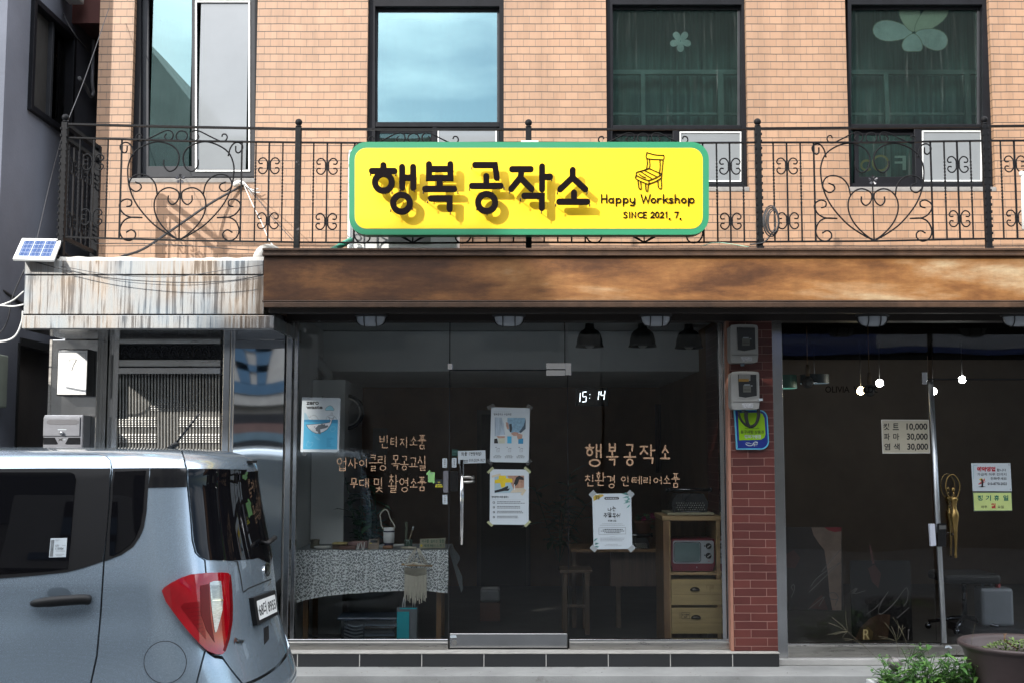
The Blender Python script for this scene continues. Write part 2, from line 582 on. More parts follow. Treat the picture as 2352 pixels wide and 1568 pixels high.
# --- handwriting: Hangul syllables put together from pen strokes
def circ(cx, cy, r, n=18, ry=None):
    return [(cx + r * cos(2 * pi * i / n), cy + (ry or r) * sin(2 * pi * i / n)) for i in range(n)]
JC = {'ㄱ': [[(.05, .92), (.9, .92), (.84, .08)]], 'ㄴ': [[(.1, .95), (.1, .1), (.95, .1)]], 'ㄷ': [[(.95, .93), (.1, .93), (.1, .08), (.95, .08)]],
      'ㄹ': [[(.05, .95), (.92, .95), (.92, .52), (.08, .52), (.08, .06), (.95, .06)]], 'ㅁ': [[(.08, .93), (.92, .93), (.92, .07), (.08, .07), 0]],
      'ㅂ': [[(.08, 1), (.08, .05), (.92, .05), (.92, 1)], [(.08, .52), (.92, .52)]], 'ㅅ': [[(.52, 1), (.45, .62), (.05, .05)], [(.5, .6), (.95, .05)]],
      'ㅇ': [circ(.5, .5, .46) + [0]], 'ㅈ': [[(.05, .93), (.92, .93)], [(.52, .93), (.45, .55), (.05, .05)], [(.48, .55), (.95, .05)]],
      'ㅊ': [[(.5, 1.1), (.5, .9)], [(.05, .78), (.95, .78)], [(.5, .78), (.45, .45), (.05, .0)], [(.48, .45), (.95, 0)]],
      'ㅋ': [[(.05, .92), (.9, .92), (.84, .08)], [(.05, .5), (.86, .5)]], 'ㅌ': [[(.95, .93), (.1, .93), (.1, .08), (.95, .08)], [(.1, .5), (.9, .5)]],
      'ㅍ': [[(.03, .93), (.97, .93)], [(.03, .07), (.97, .07)], [(.32, .93), (.32, .07)], [(.68, .93), (.68, .07)]],
      'ㅎ': [[(.5, 1.12), (.5, .92)], [(.05, .8), (.95, .8)], circ(.5, .32, .31) + [0]]}
JC['ㄲ'] = [[(.02, .92), (.42, .92), (.38, .08)], [(.52, .92), (.95, .92), (.9, .08)]]
CH_ = 'ㄱㄲㄴㄷㄸㄹㅁㅂㅃㅅㅆㅇㅈㅉㅊㅋㅌㅍㅎ'
VO = 'ㅏㅐㅑㅒㅓㅔㅕㅖㅗㅘㅙㅚㅛㅜㅝㅞㅟㅠㅡㅢㅣ'
FI = ['', 'ㄱ', 'ㄲ', 'ㄳ', 'ㄴ', 'ㄵ', 'ㄶ', 'ㄷ', 'ㄹ', 'ㄺ', 'ㄻ', 'ㄼ', 'ㄽ', 'ㄾ', 'ㄿ', 'ㅀ', 'ㅁ', 'ㅂ', 'ㅄ', 'ㅅ', 'ㅆ', 'ㅇ', 'ㅈ', 'ㅊ', 'ㅋ', 'ㅌ', 'ㅍ', 'ㅎ']
JV = {'ㅏ': [[(.3, 1), (.3, 0)], [(.3, .5), (.9, .5)]], 'ㅐ': [[(.2, 1), (.2, 0)], [(.85, 1), (.85, 0)], [(.2, .5), (.85, .5)]],
      'ㅓ': [[(.75, 1), (.75, 0)], [(.1, .5), (.75, .5)]], 'ㅔ': [[(.4, 1), (.4, 0)], [(.9, 1), (.9, 0)], [(0, .5), (.4, .5)]],
      'ㅕ': [[(.75, 1), (.75, 0)], [(.05, .65), (.75, .65)], [(.05, .38), (.75, .38)]], 'ㅑ': [[(.3, 1), (.3, 0)], [(.3, .65), (.9, .65)], [(.3, .38), (.9, .38)]],
      'ㅣ': [[(.5, 1), (.5, 0)]], 'ㅗ': [[(0, .08), (1, .08)], [(.5, .95), (.5, .08)]], 'ㅛ': [[(0, .08), (1, .08)], [(.33, .95), (.33, .08)], [(.67, .95), (.67, .08)]],
      'ㅜ': [[(0, .9), (1, .9)], [(.5, .9), (.5, .02)]], 'ㅠ': [[(0, .9), (1, .9)], [(.33, .9), (.33, .02)], [(.67, .9), (.67, .02)]], 'ㅡ': [[(0, .5), (1, .5)]]}
def hangul(ch):
    c = ord(ch) - 0xAC00
    a, v, f = CH_[c // 588], VO[c % 588 // 28], FI[c % 28]
    out = []
    def put(st, x0, y0, x1, y1):
        for s_ in st:
            cl = s_[-1] == 0
            out.append(([(x0 + p[0] * (x1 - x0), y0 + p[1] * (y1 - y0)) for p in (s_[:-1] if cl else s_)], cl))
    if v in 'ㅏㅐㅑㅓㅔㅕㅣ':
        if f:
            put(JC[a], .0, .5, .5, .95); put(JV[v], .58, .42, .98, 1); put(JC[f], .22, .0, .88, .32)
        else:
            put(JC[a], 0, .2, .5, .85); put(JV[v], .58, .02, .98, 1)
    elif v in 'ㅗㅛㅜㅠㅡ':
        if f:
            put(JC[a], .2, .66, .8, 1); put(JV[v], .0, .38, 1, .62); put(JC[f], .22, .0, .78, .3)
        else:
            put(JC[a], .15, .48, .85, .97); put(JV[v], 0, .05, 1, .42)
    else:
        b = {'ㅘ': 'ㅗㅏ', 'ㅚ': 'ㅗㅣ', 'ㅝ': 'ㅜㅓ', 'ㅟ': 'ㅜㅣ', 'ㅢ': 'ㅡㅣ', 'ㅙ': 'ㅗㅐ', 'ㅞ': 'ㅜㅔ'}[v]
        y = .3 if f else 0
        put(JC[a], .1, .62 if f else .5, .5, 1); put(JV[b[0]], 0, .36 if f else .2, .62, .58 if f else .45); put(JV[b[1]], .66, y, 1, 1)
        if f:
            put(JC[f], .22, .0, .8, .26)
    return out

def hand_parts(name, par_, fr, txt, boxes, wd, m):
    for c, b in zip(txt, boxes):
        q = MB(); hand(q, fr, c, [b], wd, m); q.build(name, par_)

def hand(mb, fr, txt, boxes, wd, m, th=None, k0=1):
    """write txt; boxes = one measured (x0,y0,x1,y1) per syllable, or one box shared evenly (spaces are half width)"""
    if not isinstance(boxes[0], (tuple, list)):
        x0, y0, x1, y1 = boxes
        ws = [.45 if c == ' ' else 1.0 for c in txt]
        tot = sum(ws) + .22 * (len(txt) - 1)
        u = (x1 - x0) / tot
        bx, x = [], x0
        for c, q in zip(txt, ws):
            j = RN.uniform(-.04, .04) * (y1 - y0)
            bx.append((x, y0 + j, x + u * q, y1 + j)); x += u * (q + .22)
        boxes = [b for b, c in zip(bx, txt) if c != ' ']
        txt = txt.replace(' ', '')
    k = k0
    for c, (x0, y0, x1, y1) in zip(txt, boxes):
        if 0xAC00 <= ord(c) <= 0xD7A3:
            st = hangul(c)
        else:
            mb.ftext(fr, c, x0 + .2 * (x1 - x0), y0, x1 - .2 * (x1 - x0), y1, m, k); continue
        for p, cl in st:
            k += .22
            mb.fstroke(fr, [(x0 + a * (x1 - x0), y1 + b * (y0 - y1)) for a, b in p], wd, m, k, cl, th)
        if k > k0 + 1.5:
            k = k0

# ---------------------------------------------------------------- materials in use
brick_mat('orange_tile', (.345, .210, .130), (.300, .178, .108), (.22, .15, .105), .1005, .0647, .0026, course=(.060, .045, .037), rough=.5, bump=.8, big=.11, dirt=.2)
brick_mat('maroon_tile', (.140, .039, .032), (.085, .024, .022), (.33, .19, .155), .2445, .0612, .0022, rough=.35, bump=.6, big=.22, shift=(.03, .012), dirt=.05)
brick_mat('plinth_tile', (.022, .023, .025), (.03, .031, .033), (.50, .485, .455), .465, .4, .0035, rough=.35, bump=.3, off=0, shift=(.18, .16), dirt=.5)
brick_mat('opposite_brick', (.26, .13, .085), (.22, .10, .065), (.3, .27, .24), .22, .07, .01)
STEEL = mat('stainless_steel', (.50, .50, .50), .16, 1, .1, 3, bump=.12, bscale=2.5, rvar=.08)
STEELB = mat('brushed_steel', (.50, .48, .45), .3, 1, .14, 9, rvar=.1, stretch=(.6, 1, 8), dirt=((.25, .22, .18), .35, 4))
CHROME = mat('chrome', (.75, .75, .76), .08, 1, .03)
IRON = mat('black_iron', (.007, .0075, .009), .55, 0, .3, 30, bump=.3, bscale=120, spec=.12, dirt=((.022, .02, .019), .3, 22))
IRONW = mat('worn_black_iron', (.008, .009, .010), .55, 0, .3, 20, spec=.12, bump=.4, bscale=70, dirt=((.16, .15, .15), .5, 14))
ALU = mat('dark_window_frame', (.009, .0095, .012), .45, 0, .2, 8, spec=.15)
ALU2 = mat('charcoal_window_frame', (.036, .038, .043), .45, 0, .15, 8, spec=.2)
GREYW = mat('grey_render_wall', (.115, .125, .155), .85, 0, .16, 1.4, bump=.35, bscale=45, dirt=((.075, .08, .10), .5, .9))
CONC = mat('concrete', (.42, .41, .39), .9, 0, .16, 3, bump=.5, bscale=80, dirt=((.27, .26, .25), .45, 6))
PAVE = mat('pavement_concrete', (.35, .35, .335), .88, 0, .2, 2.2, bump=.6, bscale=90, dirt=((.18, .165, .145), .52, 5))
ROAD = mat('asphalt_road', (.095, .10, .105), .9, 0, .15, 8, bump=.7, bscale=260, dirt=((.065, .065, .068), .5, 3))
WHITEP = mat('white_plaster', (.72, .73, .72), .8, 0, .08, 2, dirt=((.42, .42, .40), .4, 1.6))
CREAM = mat('stained_white_mortar', (.48, .46, .42), .9, 0, .15, 9, bump=.9, bscale=60, dirt=((.25, .22, .17), .5, 9))
BROWNW = mat('brown_back_wall', (.26, .15, .095), .8, 0, .2, 2)
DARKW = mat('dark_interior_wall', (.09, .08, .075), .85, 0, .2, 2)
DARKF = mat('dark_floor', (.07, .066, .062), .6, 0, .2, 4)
BLACK = mat('matt_black', (.007, .007, .008), .55, 0, .2, 8)
GLOSSB = mat('gloss_black', (.01, .01, .011), .12, 0, .1, 8)
RUSTRED = mat('dark_red_eave', (.10, .03, .024), .7, 0, .2, 4)
PAPER = mat('white_paper', (.50, .56, .60), .6, 0, .03, 3)
INK = mat('black_ink', (.015, .015, .017), .6, 0, .05)
GREYINK = mat('grey_print', (.30, .33, .36), .6, 0, .05)
WOOD = mat('pine_wood', (.40, .26, .12), .55, 0, .22, 3, stretch=(.6, 1, 7), bump=.2, bscale=30, dirt=((.16, .08, .03), .38, 3))
WOODD = mat('dark_stained_wood', (.20, .11, .05), .55, 0, .3, 4, stretch=(6, 6, .7), bump=.3, bscale=30, dirt=((.05, .025, .012), .5, 4))
WHITEPL = mat('white_plastic', (.70, .71, .70), .4, 0, .04, 6, dirt=((.45, .44, .40), .25, 5))
TAPE = glass('clear_tape', (.72, .74, .74), .12, .3)
SHOPG = glass('shop_window_glass', (.965, .98, .98), None, 0, .0, ior=1.31)
def rust_mat():
    m = bpy.data.materials.new('rusty_canopy_steel'); m.use_nodes = True
    t = m.node_tree; L = t.links.new; b = t.nodes['Principled BSDF']
    co = node(t, 'ShaderNodeTexCoord'); mp_ = node(t, 'ShaderNodeMapping')
    mp_.inputs['Scale'].default_value = (.6, 1, 2.3)
    mp_.inputs['Location'].default_value = (2.3, 0, .4)
    L(co.outputs['Object'], mp_.inputs[0])
    n1 = node(t, 'ShaderNodeTexNoise', Scale=1.3, Detail=12.0, Roughness=.64, Distortion=.2)
    L(mp_.outputs[0], n1.inputs['Vector'])
    # rust with shade painted in: colours darken towards the left end
    sp = node(t, 'ShaderNodeSeparateXYZ'); L(co.outputs['Object'], sp.inputs[0])
    r = node(t, 'ShaderNodeMapRange'); r.inputs['From Min'].default_value = -1.8; r.inputs['From Max'].default_value = 1.0
    r.inputs['To Min'].default_value = -.10; r.inputs['To Max'].default_value = .07
    L(sp.outputs[0], r.inputs['Value'])
    a = node(t, 'ShaderNodeMath', operation='ADD'); L(n1.outputs['Fac'], a.inputs[0]); L(r.outputs[0], a.inputs[1])
    rp_ = node(t, 'ShaderNodeValToRGB'); e = rp_.color_ramp.elements
    e[0].position = .30; e[0].color = (.045, .018, .008, 1)
    e[1].position = .70; e[1].color = (.44, .33, .20, 1)
    for p, c in ((.40, (.085, .034, .012, 1)), (.48, (.175, .074, .024, 1)), (.55, (.25, .115, .038, 1)), (.61, (.31, .175, .082, 1))):
        q = e.new(p); q.color = c
    L(a.outputs[0], rp_.inputs[0])
    n2 = node(t, 'ShaderNodeTexNoise', Scale=14.0, Detail=12.0, Roughness=.82); L(mp_.outputs[0], n2.inputs['Vector'])
    mr = node(t, 'ShaderNodeMapRange'); mr.inputs['From Min'].default_value = .3; mr.inputs['From Max'].default_value = .72; mr.inputs['To Min'].default_value = .74; mr.inputs['To Max'].default_value = 1.28
    L(n2.outputs['Fac'], mr.inputs['Value'])
    mu = node(t, 'ShaderNodeMix', data_type='RGBA', blend_type='MULTIPLY'); mu.inputs[0].default_value = 1
    L(rp_.outputs[0], mu.inputs[6]); L(mr.outputs[0], mu.inputs[7])
    L(mu.outputs[2], b.inputs['Base Color'])
    mp9 = node(t, 'ShaderNodeMapping'); mp9.inputs['Scale'].default_value = (9, 9, 1.2); L(co.outputs['Object'], mp9.inputs[0])
    n9 = node(t, 'ShaderNodeTexNoise', Scale=1.0, Detail=6.0, Roughness=.7); L(mp9.outputs[0], n9.inputs['Vector'])
    r9 = node(t, 'ShaderNodeMapRange'); r9.inputs['From Min'].default_value = .35; r9.inputs['From Max'].default_value = .68; r9.inputs['To Min'].default_value = 1.04; r9.inputs['To Max'].default_value = .88
    L(n9.outputs['Fac'], r9.inputs['Value'])
    mu9 = node(t, 'ShaderNodeMix', data_type='RGBA', blend_type='MULTIPLY'); mu9.inputs[0].default_value = 1
    L(mu.outputs[2], mu9.inputs[6]); L(r9.outputs[0], mu9.inputs[7]); L(mu9.outputs[2], b.inputs['Base Color'])
    b.inputs['Roughness'].default_value = .42; b.inputs['Metallic'].default_value = .15
    bp = node(t, 'ShaderNodeBump', Strength=.35, Distance=.004); L(n2.outputs['Fac'], bp.inputs['Height']); L(bp.outputs[0], b.inputs['Normal'])
    return m
RUST = rust_mat()
RUSTD = mat('dark_rusty_trim', (.060, .032, .018), .5, .2, .4, 9, bump=.3, dirt=((.22, .11, .045), .42, 5))
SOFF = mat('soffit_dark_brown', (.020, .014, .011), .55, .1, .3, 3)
def streak_mat():
    """polished steel facing with white lime runs"""
    m = bpy.data.materials.new('lime_streaked_steel'); m.use_nodes = True
    t = m.node_tree; L = t.links.new; b = t.nodes['Principled BSDF']
    co = node(t, 'ShaderNodeTexCoord'); mp_ = node(t, 'ShaderNodeMapping')
    mp_.inputs['Scale'].default_value = (46, 46, 1.5)
    L(co.outputs['Object'], mp_.inputs[0])
    n1 = node(t, 'ShaderNodeTexNoise', Scale=1.0, Detail=5.0, Roughness=.65, Distortion=.25); L(mp_.outputs[0], n1.inputs['Vector'])
    n2 = node(t, 'ShaderNodeTexNoise', Scale=1.6, Detail=4.0); L(co.outputs['Object'], n2.inputs['Vector'])
    a = node(t, 'ShaderNodeMath', operation='MULTIPLY_ADD'); a.inputs[1].default_value = .7
    L(n2.outputs['Fac'], a.inputs[0]); L(n1.outputs['Fac'], a.inputs[2])
    r = node(t, 'ShaderNodeValToRGB'); r.color_ramp.elements[0].position = .76; r.color_ramp.elements[1].position = 1.0
    L(a.outputs[0], r.inputs[0])
    mx_ = node(t, 'ShaderNodeMix', data_type='RGBA'); L(r.outputs[0], mx_.inputs[0])
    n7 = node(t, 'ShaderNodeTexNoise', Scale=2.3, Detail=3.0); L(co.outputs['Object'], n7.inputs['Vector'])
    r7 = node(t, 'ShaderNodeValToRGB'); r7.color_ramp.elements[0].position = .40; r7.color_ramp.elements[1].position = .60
    r7.color_ramp.elements[0].color = (.19, .22, .25, 1); r7.color_ramp.elements[1].color = (.27, .215, .17, 1)  # blue-grey and tan reflections painted into the steel's base colour
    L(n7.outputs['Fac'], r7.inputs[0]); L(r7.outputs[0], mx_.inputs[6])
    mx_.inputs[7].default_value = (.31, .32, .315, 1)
    L(mx_.outputs[2], b.inputs['Base Color'])
    iv = node(t, 'ShaderNodeMapRange'); iv.inputs['To Min'].default_value = .85; iv.inputs['To Max'].default_value = .05
    L(r.outputs[0], iv.inputs['Value']); L(iv.outputs[0], b.inputs['Metallic'])
    rr = node(t, 'ShaderNodeMapRange'); rr.inputs['To Min'].default_value = .28; rr.inputs['To Max'].default_value = .8
    L(r.outputs[0], rr.inputs['Value']); L(rr.outputs[0], b.inputs['Roughness'])
    return m
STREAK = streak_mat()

# ---------------------------------------------------------------- ground
g = MB(); g.add([(-120, -120, 0), (120, -120, 0), (120, 120, 0), (-120, 120, 0)], [(0, 1, 2, 3)], ROAD)
struct(g, 'road')
g = MB(); g.box(-9, 9, -.51, 9, .004, .088, PAVE)
struct(g, 'pavement')

# ---------------------------------------------------------------- the brick building
YW = .43                                        # face of the tiled upper wall
FW = Fr(ID, YW)
bld = thing('brick_building', 'orange tiled two storey building with ground floor shop and salon behind glass', 'building', (.9, 4.5, 0))
TOPZ, WL, WR = 6.6, pt(221, 300, YW)[0], 6.6
BASEZ = 2.95
ops = []
for x0, x1, y1 in ((303, 588, 411), (843, 1157, 429), (1393, 1716, 431), (1946, 2279, 431)):
    a = pt(x0, 210, YW); b = pt(x1, 210, YW)
    ops.append((a[0], b[0], pt(x0, y1, YW)[1], 5.62))
wm = MB()
xs = sorted({WL, WR} | {o[0] for o in ops} | {o[1] for o in ops})
zs = sorted({BASEZ, TOPZ} | {o[2] for o in ops} | {o[3] for o in ops})
OT = MATS['orange_tile']
for i in range(len(xs) - 1):
    for j in range(len(zs) - 1):
        cx, cz = (xs[i] + xs[i + 1]) / 2, (zs[j] + zs[j + 1]) / 2
        if any(o[0] < cx < o[1] and o[2] < cz < o[3] for o in ops):
            continue
        wm.add([(xs[i], YW, zs[j]), (xs[i + 1], YW, zs[j]), (xs[i + 1], YW, zs[j + 1]), (xs[i], YW, zs[j + 1])], [(0, 1, 2, 3)], OT)
RD = .16
for x0, x1, z0, z1 in ops:                      # tiled reveals and cement sills
    wm.add([(x0, YW, z0), (x0, YW + RD, z0), (x0, YW + RD, z1), (x0, YW, z1)], [(0, 1, 2, 3)], OT)
    wm.add([(x1, YW, z0), (x1, YW, z1), (x1, YW + RD, z1), (x1, YW + RD, z0)], [(0, 1, 2, 3)], OT)
    wm.add([(x0, YW, z1), (x0, YW + RD, z1), (x1, YW + RD, z1), (x1, YW, z1)], [(0, 1, 2, 3)], OT)
wm.add([(WL, YW, BASEZ), (WL, YW, TOPZ), (WL, 8.5, TOPZ), (WL, 8.5, BASEZ)], [(0, 1, 2, 3)], OT)
wm.add([(WR, YW, 0), (WR, 8.5, 0), (WR, 8.5, TOPZ), (WR, YW, TOPZ)], [(0, 1, 2, 3)], OT)
wm.box(WL, WR, 8.4, 8.5, 0, TOPZ, CONC)
wm.box(WL - .02, WR + .02, YW - .02, 8.52, TOPZ, TOPZ + .12, CONC)
wm.build('upper_wall', bld)
sm = MB()
for x0, x1, z0, z1 in ops:
    sm.box(x0 - .005, x1 + .005, YW - .006, YW + RD - .004, z0 - .035, z0 + .004, mat('cement_sill', (.20, .19, .18), .9, 0, .2, 12, bump=.5))
pieces(sm, 'window_sill', bld, .006)
# interior shells (floors, party walls) so that the rooms are closed
SFZ = .159                                      # shop floor
sh = MB()
sh.box(WL, WR, -.7, 8.4, 2.78, 2.94, WHITEP)    # slab between the storeys
sh.box(WL, WR, .62, 8.4, 5.75, 5.9, WHITEP)
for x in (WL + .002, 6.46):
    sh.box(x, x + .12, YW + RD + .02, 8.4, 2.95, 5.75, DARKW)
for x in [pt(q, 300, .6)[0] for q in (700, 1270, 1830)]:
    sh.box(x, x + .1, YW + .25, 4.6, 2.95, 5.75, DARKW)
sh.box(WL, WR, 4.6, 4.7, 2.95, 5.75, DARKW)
pieces(sh, 'inner_wall', bld)
fl = MB()
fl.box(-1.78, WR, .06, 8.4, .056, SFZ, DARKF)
fl.build('shop_floor', bld)
rw = MB()
rw.box(-1.86, -1.72, .05, 4.4, SFZ, 2.775, WHITEP)
rw.box(-1.72, 2.02, 4.4, 4.5, SFZ, 2.775, BROWNW)
rw.box(-1.718, 1.70, 1.55, 4.39, 2.41, 2.772, WHITEP)       # dropped white bulkhead at the ceiling
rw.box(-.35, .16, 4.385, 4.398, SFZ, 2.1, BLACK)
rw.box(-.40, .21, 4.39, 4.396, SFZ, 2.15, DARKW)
rw.box(1.70, 1.80, .05, 8.3, SFZ, 2.775, BROWNW)
rw.box(1.80, WR, 4.6, 4.7, SFZ, 2.775, mat('beige_salon_wall', (.16, .13, .105), .8, 0, .15, 2))
rw.box(-1.71, -1.43, .95, 1.25, SFZ, 2.298, WHITEP)          # white pier inside the left of the window
rw.box(1.80, WR, .03, 4.6, 2.74, 2.774, mat('black_ceiling', (.006, .006, .006), 1, 0, .1, spec=.0))
pieces(rw, 'shop_wall', bld)
# white upstand pipe along the interior wall
pm = MB()
f = Fr(c7, 1.3)
pm.tube(cr([f.v(180, 390), f.v(280, 500), f.v(390, 640), f.v(370, 720), f.v(350, 900)], 5), .045, WHITEP, 10)
pm.tube(cr([f.v(170, 540, -.1), f.v(200, 640, -.1), f.v(190, 700, -.1), f.v(240, 690, -.1), f.v(320, 668, -.1)], 5), .008, BLACK, 6)
pm.build('interior_pipe', bld)

# ---------------------------------------------------------------- upper windows
GREEN = mat('sea_green_curtain', (.115, .20, .185), .8, 0, .25, 5, stretch=(14, 1, .4))
G1 = glass('mirror_tinted_glass', (.50, .63, .60), .31, 0, .0, (.72, 1.0, 1.0))
G3 = glass('green_tinted_glass', (.80, .91, .88), .06, 0, .05, (.7, 1, .94))
FROST = mat('frosted_panel', (.20, .215, .225), .10, 0, .06, 2, spec=.6, coat=1)
DEC1 = mat('pale_green_flower_film', (.62, .66, .62), .5, 0, .2, 9)
DEC2 = mat('pale_flower_film', (.64, .62, .46), .5, 0, .2, 3)
GOLD = mat('gold_lettering', (.45, .33, .10), .4, .2, .1)
def frame_ring(mb, fr, x0, y0, x1, y1, wl, wt_, wr, wb, m, dy, th):
    P = lambda x, y: fr.p(x, y)
    y = fr.Y + dy
    o = [P(x0, y1), P(x1, y1), P(x1, y0), P(x0, y0)]
    i = [P(x0 + wl, y1 - wb), P(x1 - wr, y1 - wb), P(x1 - wr, y0 + wt_), P(x0 + wl, y0 + wt_)]
    mb.ring(o, i, y, y + th, m)
def pane(mb, fr, x0, y0, x1, y1, m, dy, th=.008):
    a, b = fr.p(x0, y1), fr.p(x1, y0)
    mb.box(a[0], b[0], fr.Y + dy, fr.Y + dy + th, a[1], b[1], m)
f1 = Fr(c1, YW + .06)
w1 = MB(); frame_ring(w1, f1, 741, -150, 1466, 1016, 62, 40, 14, 6, ALU, .0, .09)
wf = w1.build('window', bld, bevel=.003); wf['label'] = 'tall sliding window with clear and frosted sash at the left'
m = MB(); frame_ring(m, f1, 803, -110, 1112, 1008, 34, 40, 24, 66, ALU2, .045, .03); m.build('sliding_sash', wf, bevel=.002)
m = MB(); pane(m, f1, 836, -72, 1090, 944, G1, .06); m.build('pane', wf)
m = MB(); frame_ring(m, f1, 1092, -110, 1452, 1008, 30, 110, 34, 42, ALU2, .006, .03); m.build('screen_sash', wf, bevel=.002)
m = MB(); frame_ring(m, f1, 1113, 6, 1426, 980, 9, 9, 9, 9, WHITEPL, -.004, .012); m.build('screen_trim', wf)
m = MB(); pane(m, f1, 1121, 12, 1418, 968, FROST, .016); m.build('frosted_pane', wf)
def curtain(x0, x1, z0, z1, y, mtl, amp=.03, k=60):
    mb = MB()
    mb.grid(lambda u, v: (x0 + (x1 - x0) * u, y + amp * sin(u * k) * (.6 + .4 * sin(u * 13 + 1)), z0 + (z1 - z0) * v), 160, 2, mtl)
    return mb
def awning_window(cf, xo0, xo1, gx0, gx1, gy0, gy1, mid, low, lp, rp, G, deep):
    fr = Fr(cf, YW + .05)
    m = MB()
    frame_ring(m, fr, xo0, -150, xo1, low, gx0 - xo0 - 8, gy0 + 150 - 12, max(8, xo1 - gx1 - 14), 22, ALU, .0, .10)
    a, b = fr.p(gx0 - 8, mid + 12), fr.p(gx1 + 14, gy1 + 6)
    m.box(a[0], b[0], YW + .055, YW + .142, a[1], b[1], ALU)
    a, b = fr.p(lp[1] + 4, low - 22), fr.p(rp[0] - 6, mid + 12)
    m.box(a[0], b[0], YW + .06, YW + .141, a[1], b[1], ALU)
    o = m.build('window', bld, bevel=.003)
    m = MB(); frame_ring(m, fr, gx0 - 8, gy0 - 12, gx1 + 14, gy1 + 6, 8, 12, 14, 6, ALU2, .062, .02); m.build('sash', o, bevel=.002)
    m = MB(); pane(m, fr, gx0 - 2, gy0 - 4, gx1 + 4, gy1 + 2, G, .075); m.build('pane', o)
    m = MB(); frame_ring(m, fr, lp[0] - 26, mid + 12, lp[1] + 4, low - 20, 26, 28, 10, 46, ALU, .05, .02); m.build('awning_sash', o, bevel=.002)
    m = MB(); pane(m, fr, lp[0] - 2, mid + 36, lp[1] - 4, low - 62, G3, .06); m.build('lower_pane', o)
    m = MB(); frame_ring(m, fr, rp[0] - 8, mid + 12, rp[1] + 14, low - 20, 10, 10, 14, 14, ALU2, .02, .025); m.build('panel_sash', o, bevel=.002)
    m = MB(); frame_ring(m, fr, rp[0], mid + 22, rp[1] + 2, low - 34, 7, 7, 7, 7, WHITEPL, .012, .012); m.build('panel_trim', o)
    m = MB(); pane(m, fr, rp[0] + 5, mid + 28, rp[1] - 4, low - 40, FROST, .02); m.build('frosted_panel', o)
    return o, fr
wn2, fr2 = awning_window(c2, 670, 1450, 722, 1408, 50, 690, 712, 1074, (735, 1035), (1070, 1405), G1, 0)
wn2['label'] = 'window whose large pane mirrors blue sky'
wn3, fr3 = awning_window(c3, 538, 1336, 578, 1292, 40, 708, 728, 1070, (590, 915), (955, 1305), G3, 0)
wn3['label'] = 'dark green window with one small five petalled flower film'
wn4, fr4 = awning_window(c4, 562, 1388, 592, 1318, 40, 702, 722, 1068, (636, 950), (990, 1330), G3, 0)
wn4['label'] = 'dark green window with a large pale flower film'
def petal(fr, cx, cy, a, L_, wd):
    o = []
    for i in range(20):
        t = 2 * pi * i / 20
        u, v = L_ * (.52 + .48 * cos(t)), wd * sin(t) * (.55 + .45 * (.5 + .5 * cos(t)))
        o.append((cx + u * cos(a) - v * sin(a), cy + u * sin(a) + v * cos(a)))
    return o
m = MB(); fd = Fr(c3, YW + .14)
for k in range(5):
    m.fpoly(fd, petal(fd, 958, 236, radians(90 + 72 * k), 62, 24), DEC1, k * .5)
m.build('flower_film', wn3)
m = MB(); fd = Fr(c4, YW + .14)
for k, (a, l) in enumerate(((185, 235), (258, 190), (318, 250), (18, 200), (98, 118))):
    pp = [(x, max(46, min(296, y))) for x, y in petal(fd, 940, 190, radians(a), l, 74)]
    m.fpoly(fd, pp, (DEC1, DEC2, DEC2, DEC1, DEC1)[k], k * 1.2)
    m.fstroke(fd, pp, 4, mat('petal_outline', (.36, .36, .26), .5), k * 1.2 + .6, True)
m.build('flower_film', wn4)
m = MB(); fd = Fr(c4, YW + .13)
m.ftext(fd, 'F', 830, 890, 895, 972, mat('pale_lettering', (.55, .62, .55), .5), 1, .01, mirror=True)
m.fstroke(fd, [(750 + 44 * cos(t), 932 + 42 * sin(t)) for t in [i * pi / 12 for i in range(24)]], 13, GOLD, 1, True)
m.fstroke(fd, [(670 + 30 * cos(t), 945 + 28 * sin(t)) for t in [radians(d) for d in range(50, 320, 18)]], 13, GOLD, 1)
m.build('window_lettering', wn4)
# rooms behind the two green windows: pleated curtains, a door frame
for (q0, q1, nm) in ((1400, 1712, wn3), (1950, 2276, wn4)):
    a, b = pt(q0, 300, 1.0), pt(q1, 300, 1.0)
    curtain(a[0] - .25, b[0] + .25, 3.0, 5.6, 1.0, GREEN, .035, 90).build('curtain', nm)
    m = MB()
    PG = mat('pale_green_trim', (.22, .30, .28), .6)
    for s_, wd in ((.22, .035), (.78, .05)):
        x = a[0] + (b[0] - a[0]) * s_
        m.box(x, x + wd, .85, .89, 3.0, 4.95, PG)
    m.box(a[0] - .1, b[0] + .1, .86, .9, 4.951, 4.99, PG)
    m.box(a[0] - .1, b[0] + .1, .90, .92, 4.60, 4.62, PG)
    pieces(m, 'inner_door_frame', nm)
m = curtain(ops[0][0] - .1, ops[0][1] + .1, 3.0, 5.6, 1.3, GREEN, .03, 40); m.build('curtain', wf)
m = curtain(ops[1][0] - .1, ops[1][1] + .1, 3.0, 5.6, 1.3, GREEN, .03, 40); m.build('curtain', wn2)

